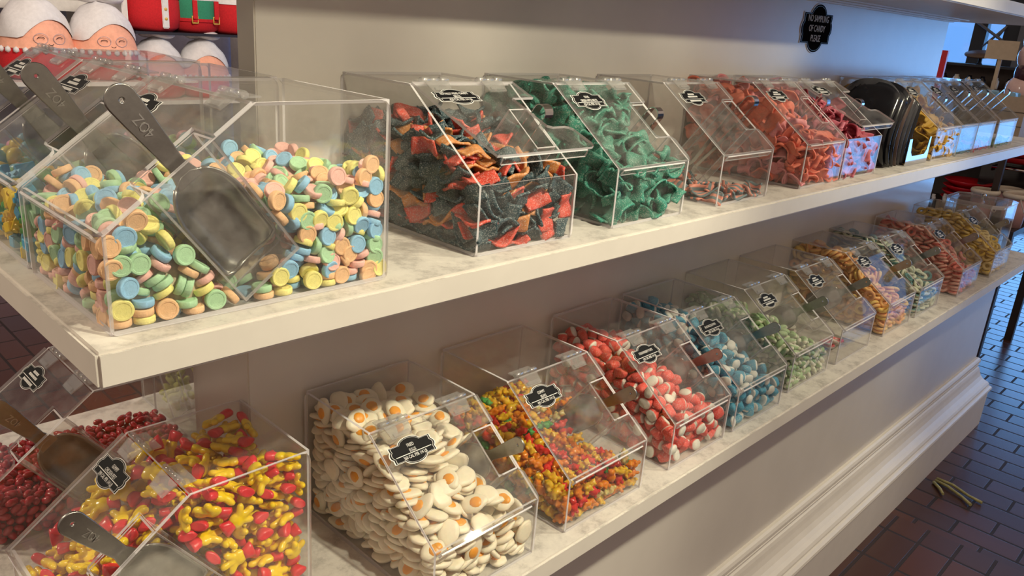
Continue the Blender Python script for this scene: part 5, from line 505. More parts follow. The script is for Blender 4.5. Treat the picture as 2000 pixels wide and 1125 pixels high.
 'redring': (159, [0,-91,196,183,20,-10,-32,1,-92,78,47,-13,-28,1,0,-85,24,95,-5,-5,24,1,-85,53,15,47,10,10,1,-88,216,145,28,-28,-11,1,-8,99,157,-4,-9,42,1,-87,98,64,5,22,29,1,-69,45,97,17,-27,13,1,-86,106,79,6,14,32,1,-83,253,193,6,-5,22,1,-83,49,59,-6,-4,-15,1,-85,141,189,14,-3,32,1,-84,169,165,8,1,44,1,13,44,117,15,-4,23,0,-83,20,73,0,1,38,1,-85,249,136,-8,-7,33,1,-83,21,41,45,-20,-1,1,-82,176,198,-45,-5,6,1,-36,167,197,-46,-19,-4,1,-83,70,75,35,-21,5,1,-78,53,42,12,-48,7,1,-84,235,158,35,-25,1,1,-82,153,175,1,7,-24,0,-84,180,124,-11,46,12,0,-81,21,53,8,-48,0,0,-80,21,8,0,0,35,0,-84,264,150,-6,-15,-46,1,-72,111,157,46,1,-12,1,-83,161,128,-7,10,-48,0,-85,140,77,-22,-37,4,0,-68,291,191,-4,3,37,0,-84,239,201,-39,23,7,1,-58,233,195,-22,14,-16,1,-84,302,155,-8,-5,-48,0,-85,295,170,-42,-18,8,0,-85,244,171,16,-41,1,0,-84,133,164,-5,8,32,0,-85,214,129,27,-33,-4,0,-83,219,191,-11,4,9,0,-83,274,157,-6,-18,-44,1,-83,204,163,-43,-11,0,1,-84,94,151,-2,4,-12,1,-84,194,115,26,-39,-7,0,-84,106,116,-32,-17,-14,0,-52,49,106,-10,19,18,1,-77,79,17,11,11,-21,0,-79,21,29,41,29,0,0,-84,189,102,-1,-1,-17,0,-83,82,119,-3,-1,-43,0,-75,77,107,49,0,-4,0,-84,87,97,-1,3,8,0,-84,73,88,37,26,-9,0,-84,51,72,39,15,-6,0,-77,56,29,0,0,-19,1,-43,304,191,-14,-39,17,0,-84,177,142,17,-45,-1,0,-84,142,140,5,1,45,0,-74,20,18,-33,38,0,1,-83,285,135,7,5,-17,0,-79,167,152,-39,-30,3,1,-72,119,99,39,-4,-9,1,-12,11,69,-14,33,34,1,-74,259,177,3,7,35,0,-44,65,117,31,1,-10,0,-30,14,84,-13,27,40,0,-81,294,179,16,-41,-5,1,-63,196,141,42,-8,-17,0,-71,126,146,-15,-40,-4,1,-17,66,123,35,-26,-22,1,-52,85,135,32,-37,-2,0,-78,87,128,1,3,22,0,-46,56,111,15,-29,14,0,-52,143,177,-13,-1,31,0,-34,275,199,6,6,-15,1,-8,230,192,-43,8,0,1,-18,122,167,38,-23,4,1,-87,144,94,1,12,-3,1,-93,126,53,34,14,-35,0,-65,20,62,45,-20,-1,0,10,80,131,5,-18,40,1,63,19,22,-36,21,1,1,-70,115,81,-14,4,-25,1,-72,20,86,14,-48,4,1,-14,16,34,8,-14,40,1,-19,304,195,-30,-3,20,0,-39,16,17,13,3,-7,0,-56,180,176,40,-17,-14,0,51,20,42,33,-27,-7,1,-51,144,141,7,-4,-17,1,19,60,104,15,6,13,1,-50,78,95,-41,1,-6,0,72,19,53,-7,-4,4,1,24,21,31,1,6,20,0,-72,133,127,-6,-1,-48,0,-63,164,112,-5,4,49,0,-58,274,185,2,-5,-49,1,-71,187,171,2,6,19,0,-42,116,157,1,-9,-43,1,-20,45,89,28,36,-15,1,21,17,59,40,1,-1,0,-86,144,109,-14,6,-39,0,22,18,74,-11,-1,-8,1,-69,78,58,-7,-11,4,0,88,20,45,34,21,16,1,-6,20,10,4,-49,4,1,-52,222,169,-46,-6,-1,1,-1,155,178,41,17,1,0,-54,303,139,-6,7,38,1,-83,303,130,9,-5,24,0,-84,96,138,18,-44,0,0,62,56,72,-8,-6,12,0,21,23,83,-9,-47,16,1,-77,140,58,-21,-40,7,1,47,21,67,-27,-20,23,0,-49,20,38,11,47,-7,1,-75,105,41,-37,23,-8,1,-53,148,157,-1,-1,-9,0,-2,25,47,44,-21,-9,0,81,24,8,-20,46,0,1,8,199,187,-45,21,2,0,-82,171,68,30,-39,-3,0,-49,61,80,-1,-8,-21,1,-33,138,175,46,3,4,1,-60,212,117,13,18,8,1,-38,110,146,22,43,-2,0,-65,145,78,19,-18,-13,0,-39,27,82,8,-20,-38,0,-57,91,74,-9,-2,-3,1,-76,112,25,-2,3,-32,1,13,24,19,-19,-42,3,0,-51,291,164,-41,26,3,0,-49,302,155,2,-2,41,0,-51,241,164,8,-3,11,0,-45,168,139,3,-8,29,1,21,109,133,40,-2,3,0,7,60,97,18,0,34,1,-40,99,86,-7,-2,-4,0,-50,50,69,0,-11,-17,1,37,71,21,-19,21,-20,1,-66,208,183,-7,3,15,1,-25,169,170,-2,13,-42,1,-29,183,124,-13,2,-43,1,8,87,120,-33,-17,-5,0,-30,86,114,5,-36,-12,1,-54,157,101,49,0,3,0,-83,181,93,-1,2,43,0,43,190,38,-3,14,-13,1,-48,26,49,-2,-1,-24,0,37,29,37,12,5,44,0,89,28,28,4,-15,-7,1,-83,103,10,1,2,-25,0,-48,188,187,-5,13,-20,0,-24,175,186,-39,24,4,1,-51,252,156,4,-6,11,1,-4,115,148,-42,14,-3,0,-33,151,122,-8,-5,-33,0,-41,106,96,-8,4,17,0,-49,176,72,-8,-44,-8,1,-40,145,64,0,-1,-1]),
 'salmon': (129, [0,-90,120,155,-28,-8,33,1,-87,103,128,5,-23,-12,1,-88,97,76,-2,-25,9,2,-83,141,85,4,-12,24,2,-78,25,79,-1,3,-9,2,-85,101,14,-4,0,-28,1,-89,260,130,4,8,0,2,-84,47,65,10,-13,24,3,-84,299,197,5,-4,24,3,-61,39,101,-21,-11,-14,0,-78,221,164,-5,12,-2,1,-86,298,124,-19,3,-15,3,-80,160,68,2,-13,24,2,-77,57,39,-19,2,-9,0,-86,300,77,13,12,7,3,-80,24,35,-12,6,-19,0,-84,294,48,1,-17,-18,2,85,155,174,-7,15,-19,2,-67,192,170,-35,7,4,3,-80,272,181,-7,-1,19,2,-83,216,142,1,7,23,0,-87,36,15,0,7,-22,2,-48,20,41,-17,-5,-47,2,15,17,75,-5,-1,-3,1,-82,89,54,-1,-11,-21,0,-38,29,80,-12,2,-19,1,-61,66,103,-15,-8,-16,1,-78,171,35,23,1,44,3,-77,85,114,5,18,44,3,-78,137,41,-14,0,-10,0,-87,265,106,-2,5,-22,3,-83,108,34,2,0,22,0,-83,152,140,-25,-15,37,3,-78,216,12,-5,1,-50,2,-72,302,18,12,-1,48,2,21,17,50,-5,2,-2,2,-72,141,15,7,0,49,3,-77,239,22,-14,-9,-11,3,-76,183,12,4,-2,43,1,-46,23,16,-1,-1,-4,2,-35,76,112,-22,-8,-28,2,54,221,174,-39,10,-12,1,86,16,64,-8,-24,-7,0,76,40,98,-2,6,-49,2,-75,255,44,2,4,4,1,-18,23,56,-5,-14,25,2,-71,251,87,-1,-6,-45,2,-74,165,160,35,-4,-13,1,-62,114,141,4,-21,-12,1,-73,248,146,18,9,46,2,-76,224,57,12,-8,30,3,-18,38,100,-20,-13,-4,3,3,113,156,14,8,-12,2,-69,211,77,-5,-14,-47,1,5,239,181,37,-1,13,2,33,26,18,-1,1,16,1,-80,131,117,15,-5,1,2,36,295,192,13,11,36,1,-84,209,106,-11,-1,-18,2,51,45,86,-10,4,-22,0,72,18,14,3,49,1,2,65,263,189,12,-4,8,3,-27,259,182,8,-13,29,3,-66,202,33,0,-2,-14,2,-73,185,133,-9,-1,-4,0,-60,65,78,15,3,46,2,-12,94,136,27,-37,-18,0,-77,269,14,-7,5,13,3,-64,258,62,-1,3,-6,1,-71,182,93,-11,-14,-46,3,-61,302,173,5,11,34,2,-52,77,16,-7,-9,14,0,-3,29,14,-3,7,-1,2,-7,288,182,-7,14,45,0,-32,151,166,-4,-1,33,1,-46,54,53,-11,-3,-29,0,-5,40,39,32,-22,-5,0,-69,254,171,-4,-3,4,0,-18,234,162,2,-16,-17,0,68,29,65,-1,-11,15,2,-50,99,124,-14,3,18,3,-71,290,85,-2,13,-12,1,-55,302,105,-7,8,-28,1,41,99,126,6,21,44,0,-65,189,61,-24,0,10,1,86,203,174,-17,17,-21,0,-66,226,115,10,5,24,0,64,32,39,0,1,-9,1,83,237,170,1,-8,22,3,-59,87,40,-10,-18,3,3,-43,292,191,4,2,10,0,-54,217,99,5,-11,-15,2,18,79,112,-15,7,-42,2,-55,115,61,7,-2,33,2,-51,224,134,9,-11,-30,0,-34,207,15,4,8,-35,3,49,129,134,21,-13,-29,0,-50,153,71,12,12,41,0,-56,144,97,-1,5,-10,2,-40,296,30,-1,1,-36,2,62,194,153,-13,13,19,1,46,271,171,-14,8,-29,0,-30,61,94,-4,18,31,1,-43,277,83,-3,14,-7,1,-54,290,53,1,0,22,2,-30,202,51,-12,-19,27,2,-40,248,14,-6,-2,-13,2,-29,89,40,-10,8,-33,2,-31,258,39,-3,3,-23,0,23,123,131,13,-13,-41,0,-55,90,77,17,-13,24,3,-23,141,54,-7,-13,-46,0,-44,117,34,9,-8,41,1,-42,208,157,-19,-33,5,0,12,215,167,12,0,17,1,64,159,152,-4,-25,9,3,-16,136,158,-26,32,-18,1,1,60,60,7,-15,-12,3,-25,121,12,-2,-2,-18,2,9,267,168,9,-12,8,2,-59,276,157,9,-8,-7,2,-21,236,61,-14,4,-2,1,72,49,15,-5,0,-1,3,-31,53,17,24,-41,0,2,-34,269,131,18,7,9,1,-22,62,70,1,-14,-1,2,-48,170,46,13,-17,-32,0,-4,254,16,3,19,42,1,-27,150,26,-17,40,-23]),
 'smile': (300, [0,109,7,86,25,12,27,0,109,14,22,-22,19,-24,0,109,33,108,26,18,21,0,109,21,43,-26,9,-24,0,109,57,14,-8,24,-13,0,109,77,67,-9,21,-8,0,109,7,64,30,14,26,0,109,22,93,-25,16,-25,0,109,33,65,13,22,15,0,49,80,106,-5,17,-5,0,109,107,14,-20,19,-23,0,109,180,111,-8,24,-1,0,110,181,26,-27,-13,27,0,109,255,131,22,14,25,0,109,223,14,25,12,25,0,109,16,66,-8,24,-11,0,-30,15,95,-11,17,-25,0,103,62,83,23,25,-15,0,103,36,24,49,-9,0,0,109,272,107,11,26,6,0,103,57,70,2,15,37,0,109,236,113,33,0,32,0,10,22,98,1,24,5,0,84,183,35,1,-13,47,0,56,48,107,-9,12,-29,0,109,301,141,-8,25,-5,0,109,242,63,-2,23,1,0,98,48,99,9,3,26,0,103,79,15,0,0,-31,0,109,216,69,32,6,31,0,88,17,93,35,2,34,0,109,283,48,32,-10,-29,0,109,261,14,27,14,26,0,67,141,14,28,-27,-22,0,109,307,115,-25,14,-25,0,109,277,83,-5,23,-3,0,109,205,95,-32,6,-32,0,103,73,35,-22,24,10,0,103,163,15,12,-49,0,0,109,251,79,5,24,3,0,101,14,7,-23,-45,0,0,-110,239,128,-10,-24,10,0,-6,276,123,13,-5,47,0,109,241,42,-11,19,-9,0,88,166,118,-14,7,14,0,101,49,45,7,11,-45,0,51,8,78,14,25,-30,0,109,193,32,1,27,-1,0,100,100,36,8,-1,-9,0,38,7,54,-21,-17,-17,0,66,8,57,9,-30,32,0,109,291,127,7,26,10,0,80,209,57,3,-28,38,0,-27,269,125,13,1,11,0,109,308,100,8,23,9,0,-81,8,21,22,8,-5,0,103,55,60,37,21,-11,0,102,98,26,-42,8,-2,0,109,216,85,4,25,5,0,-88,122,102,-13,4,-35,0,101,182,119,-9,10,-26,0,103,56,40,-42,4,-4,0,85,153,7,0,0,43,0,109,232,84,-13,26,-8,0,109,261,49,24,16,24,0,63,86,93,44,12,-4,0,103,188,7,0,0,-8,0,103,36,7,5,50,0,0,101,187,90,33,16,-8,0,109,288,71,-17,26,-12,0,2,10,72,-22,15,22,0,-40,211,114,8,8,23,0,-67,36,103,9,31,-19,0,101,57,30,8,-4,-2,0,103,83,48,35,-22,5,0,98,14,30,37,3,24,0,109,308,62,4,25,8,0,79,8,7,18,-17,22,0,103,35,15,50,0,0,0,-86,52,112,-25,-10,-41,0,98,217,123,-37,2,-7,0,103,126,13,33,14,-7,0,103,86,7,0,0,-20,0,103,81,31,13,22,-38,0,103,94,51,19,-39,11,0,-1,8,47,20,-15,16,0,21,14,85,-6,-6,16,0,-35,8,64,12,-26,30,0,109,308,44,2,24,4,0,103,194,105,19,-4,7,0,101,223,23,-38,14,-24,0,103,228,115,-7,4,-21,0,103,212,50,-5,0,-3,0,109,299,7,-5,25,-4,0,-95,66,110,-2,19,-14,0,-100,8,81,27,2,-3,0,-103,38,116,3,-7,16,0,38,38,106,-9,2,-29,0,109,308,29,30,9,25,0,-69,238,117,-6,40,-15,0,57,266,123,-3,13,-27,0,12,69,107,-2,-10,-25,0,9,43,107,-7,-36,-6,0,91,206,120,-14,34,12,0,109,272,38,-26,13,-24,0,57,33,101,23,-22,20,0,103,229,53,16,16,-22,0,80,17,96,-24,-15,25,0,101,205,44,45,0,-1,0,-103,29,103,-12,-5,-12,0,109,300,15,8,25,4,0,59,162,26,21,-18,-21,0,77,8,76,24,13,-12,0,103,244,93,-4,9,8,0,103,201,85,30,13,-8,0,109,315,14,24,16,27,0,-94,89,104,-16,-16,-17,0,-52,8,7,23,-8,6,0,109,246,23,-34,4,-28,0,96,15,45,-14,-10,18,0,-71,250,123,-18,1,-43,0,65,163,12,14,2,-38,0,103,165,7,0,0,28,0,-48,8,38,26,8,-5,0,-60,73,105,49,-6,10,0,85,49,72,1,1,0,0,99,39,49,-42,0,-6,0,64,93,67,-31,15,-8,0,79,8,23,9,-31,27,0,102,212,109,-5,48,-3,0,-6,19,89,-21,18,-28,0,90,176,23,0,-3,7,0,-24,8,40,17,-19,21,0,103,226,38,-2,-4,-35,0,22,283,125,-7,13,-17,0,-82,136,105,-7,-23,-42,0,102,272,68,19,-22,22,0,34,14,7,0,0,-8,0,-39,8,89,11,31,-32,0,70,102,58,-11,-23,11,0,-54,311,123,-29,-14,-7,0,103,257,100,-3,49,-2,0,0,85,104,19,27,8,0,93,38,89,-12,-13,-5,0,-83,16,93,1,-2,-23,0,102,262,92,6,13,2,0,-71,43,106,29,-14,18,0,103,23,83,-2,4,-32,0,103,286,23,-50,4,0,0,-99,309,125,9,1,36,0,-77,59,101,-19,-4,-45,0,109,248,32,-30,3,-34,0,43,223,113,4,18,15,0,97,35,35,25,39,-6,0,103,315,127,-13,-27,-27,0,103,291,111,-19,11,-33,0,10,106,101,10,13,22,0,15,22,91,6,11,9,0,68,308,127,16,23,19,0,63,121,43,-1,5,35,0,-61,8,50,7,-34,33,0,23,14,28,14,35,5,0,-41,39,98,16,-8,45,0,-80,8,62,13,-28,26,0,-8,14,14,10,15,23,0,103,215,60,-6,2,12,0,65,16,96,-6,-32,-31,0,-29,246,116,11,20,-43,0,-37,13,75,9,13,-39,0,83,207,72,27,-40,3,0,-43,50,100,5,-37,15,0,20,17,13,-33,24,-14,0,-77,312,124,-13,24,24,0,70,265,117,16,3,30,0,25,38,104,17,-37,-18,0,103,292,34,4,-3,13,0,-18,228,109,3,-21,1,0,45,21,93,-7,7,-22,0,-38,84,101,-5,-29,10,0,103,292,86,-25,-8,-8,0,76,14,40,40,-30,0,0,102,246,7,0,0,-33,0,-62,190,117,-17,33,-13,0,-51,126,98,-43,26,-1,0,30,14,73,13,0,47,0,103,259,61,15,0,-2,0,-103,28,92,8,9,31,0,103,284,97,-15,-42,-17,0,62,25,99,0,14,-2,0,-79,219,115,-33,17,3,0,-110,8,63,17,26,-24,0,-33,14,23,37,31,2,0,-67,273,120,0,20,6,0,36,253,117,-28,32,-3,0,-80,180,115,19,-34,3,0,-50,251,114,30,4,40,0,103,270,116,-15,14,-34,0,-31,24,95,-19,-21,-22,0,59,186,14,23,17,23,0,-45,190,114,5,11,11,0,89,68,48,-8,4,13,0,-80,11,78,1,30,28,0,90,206,15,0,0,-50,0,-11,228,104,28,20,25,0,-60,16,88,19,-4,40,0,103,266,30,-17,-4,-6,0,-104,153,114,-7,6,-24,0,65,76,80,10,9,23,0,16,235,116,-12,5,18,0,38,17,34,14,12,28,0,-103,45,109,7,8,-47,0,102,308,81,-5,-2,-8,0,57,14,32,0,0,-26,0,103,308,71,-6,-1,-3,0,81,62,84,1,7,-7,0,-9,14,61,13,3,40,0,-69,104,98,-10,-30,0,0,100,219,100,-4,1,38,0,-66,30,94,-16,7,-28,0,62,209,63,12,-17,2,0,103,308,52,46,-4,0,0,-81,8,41,18,-21,21,0,90,251,117,31,-39,2,0,75,50,102,4,8,-5,0,-82,8,53,3,28,-37,0,-85,238,118,6,10,8,0,103,291,119,-4,-2,-8,0,-2,14,23,0,12,8,0,102,308,92,13,3,43,0,52,199,48,21,46,0,0,54,218,40,0,0,-36,0,-83,263,127,-9,9,12,0,102,270,124,25,-42,7,0,98,250,109,15,7,28,0,101,277,15,0,0,-46,0,73,175,105,13,11,34,0,80,14,32,50,-4,0,0,25,292,123,15,2,-11,0,60,308,127,6,8,10,0,-51,73,100,10,-2,-49,0,-58,14,70,-2,47,-2,0,102,246,15,23,44,0,0,84,185,104,27,15,-18,0,-59,14,80,8,3,8,0,103,229,76,0,-1,3,0,66,208,33,-3,-1,-6,0,15,15,41,3,-38,2,0,-42,265,118,-13,8,-31,0,-2,247,112,-31,-16,2,0,14,84,98,1,18,-2,0,88,207,7,0,0,3,0,85,117,14,8,-16,-17,0,83,58,92,2,7,-2,0,60,178,47,-3,6,-13,0,-22,14,7,49,-10,0,0,-103,97,101,19,25,-17,0,42,76,95,-5,12,-16,0,-28,207,103,-20,6,-30,0,67,187,115,5,-2,-9,0,65,119,29,-5,11,-4,0,-69,150,94,10,-39,-4,0,57,15,23,-4,50,0,0,-18,85,105,48,3,-2,0,103,245,52,-8,-2,-8,0,-97,14,7,13,49,0,0,99,277,7,44,-25,0,0,-10,264,111,-8,5,-4,0,-2,207,103,18,33,10,0,97,199,31,33,-1,16,0,-97,174,117,5,-14,-5,0,42,93,97,-7,-11,-45,0,19,14,49,14,9,38,0,-54,14,15,0,0,-33,0,-50,245,109,0,20,39,0,-97,14,63,-22,-4,45,0,43,199,40,0,0,-1,0,-17,207,100,20,4,31,0,9,15,35,-16,0,-40,0,75,191,85,2,1,42,0,-28,16,16,3,-1,-45,0,19,229,111,-15,9,-29,0,53,87,77,-28,-8,15,0,-57,14,62,-37,32,-5,0,90,82,58,15,-5,-22,0,85,78,20,-21,-24,10,0,56,16,7,-15,-48,0,0,83,307,124,-11,8,-29,0,-7,102,99,12,10,31,0,95,108,13,-8,35,-4,0,93,308,136,3,6,3,0,-19,75,99,0,3,35,0,65,190,61,-27,22,36,0,-43,14,31,-48,4,-13,0,3,15,29,-5,11,-7,0,-36,229,104,-6,6,-46,0,-53,99,97,7,10,16,0,58,81,78,-1,25,-19,0,103,256,73,8,-6,18,0,100,288,62,-5,-5,-21,0,-102,14,29,-44,2,-1,0,-93,257,124,-7,-17,-46,0,20,222,106,-9,13,36,0,-21,47,104,7,-1,-20,0,-56,239,105,-9,13,20,0,-104,158,103,17,18,-40,0,30,194,105,-21,-1,-44,0,19,65,102,41,7,4,0,-103,14,38,-25,-41,-9,0,88,212,32,-2,-2,-35,0,77,173,7,0,0,38,0,86,223,113,-28,-18,17,0,78,69,77,0,23,-2,0,-15,14,55,46,-6,-15,0,-75,16,7,0,0,-13,0,54,19,40,0,0,41,0,87,69,30,28,-23,-22,0,-88,290,119,-9,4,-31,0,66,193,93,-29,-8,-40,0,81,214,40,39,30,-3,0,-103,274,125,-4,8,39,0,47,294,120,3,13,7,0,6,270,109,-1,-18,15,0,-12,19,83,-47,-11,12,0,79,37,92,2,16,4,0,82,71,67,-19,-39,1,0,-103,14,17,-2,2,23,0,53,178,41,-18,-41,4,0,95,56,17,11,-48,4,0,59,208,112,23,-38,19,0,85,51,42,-23,-27,14,0,-96,149,93,35,22,7,0,-103,14,47,3,8,-42,0,96,28,69,-15,-15,-5,0,95,37,56,-31,28,3,0,88,229,7,21,46,0,0,81,250,92,-40,22,-6,0,89,33,70,9,-25,-33,0,64,141,33,10,-10,-18,0,62,17,15,0,0,-44,0,89,287,117,0,8,-2,0,41,23,85,3,15,2,0,95,184,16,1,-3,2,0,70,58,23,0,0,-48,0,59,244,114,-8,37,4,0,80,251,15,0,0,19,0,41,274,123,-14,42,-8,0,82,237,104,-4,4,19,0,47,104,74,10,-14,-1,0,101,284,47,-23,-18,20,0,82,222,48,44,19,-3,0,19,17,60,4,10,19,0,44,302,119,18,16,-2,0,-92,127,95,1,2,-10,0,85,18,15,-22,-45,0,0,-104,137,101,-5,-9,2,0,23,16,68,-6,9,-9,0,59,14,71,19,26,-2,0,66,193,29,-8,-8,-22,0,80,101,20,-22,35,7,0,78,95,7,0,0,-1,0,-110,174,117,2,15,3,0,17,256,105,16,4,43,0,-103,231,108,4,18,3,0,49,221,48,-50,7,0,0,-23,280,118,29,-32,-18,0,-102,70,107,-7,4,-16,0,78,237,82,0,-36,29,0,82,221,64,-24,-15,-11,0,82,89,45,8,7,-36,0,95,65,7,-49,11,0,0,84,258,24,18,47,0,0,-10,288,117,-1,-23,22,0,25,215,103,16,38,-14,0,-97,253,118,30,-24,5,0,-103,213,111,27,43,0,0,-22,259,110,7,8,12,0,10,186,106,-33,-37,2,0,25,109,94,-12,-5,31,0,53,198,68,-22,40,4,0,43,84,40,-9,-49,0,0,69,119,15,41,29,0,0,-42,307,113,-23,0,36,0,-110,77,98,-14,22,-14,0,0,45,104,5,13,-5,0,84,234,29,-11,38,-4,0,48,268,111,-41,-20,4,0,-59,14,41,-6,-6,23,0,80,17,72,-16,4,-16,0,83,308,7,0,0,33,0,-16,19,75,-43,-18,12,0,82,244,69,-38,12,2,0,78,243,56,5,7,-14,0,78,51,63,11,11,47,0,6,304,120,16,6,38,0,81,270,105,-9,1,10,0,82,251,84,-6,-5,37,0,78,308,44,17,-2,-32,0,85,93,38,-25,-41,-13,0,84,46,11,-7,4,-7,0,9,288,109,-5,23,40,0,-92,75,96,-9,5,-32,0,82,268,98,27,-36,12,0,-103,24,85,-19,8,-36,0,61,64,89,-9,13,-11,0,77,291,55,-25,-5,-4,0,88,230,21,6,-10,-15,0,74,191,21,-10,3,11,0,-61,214,105,0,-28,-34,0,-46,26,92,-17,-27,13,0,59,110,62,30,2,14,0,80,307,33,-43,-5,-20,0,-36,18,55,-3,-12,44,0,79,98,29,5,-10,20,0,69,36,44,31,-35,-12,0,-33,286,117,-15,13,-40,0,84,275,121,-23,15,-18,0,72,247,105,25,-2,40,0,82,287,74,-37,-23,12,0,39,97,85,35,-25,-6,0,41,216,61,0,10,22,0,70,299,55,-20,-17,-17,0,87,308,29,-24,28,-6,0,42,131,40,0,0,-20,0,55,22,56,29,41,0,0,68,78,34,5,0,43,0,9,22,13,-31,26,-13]),
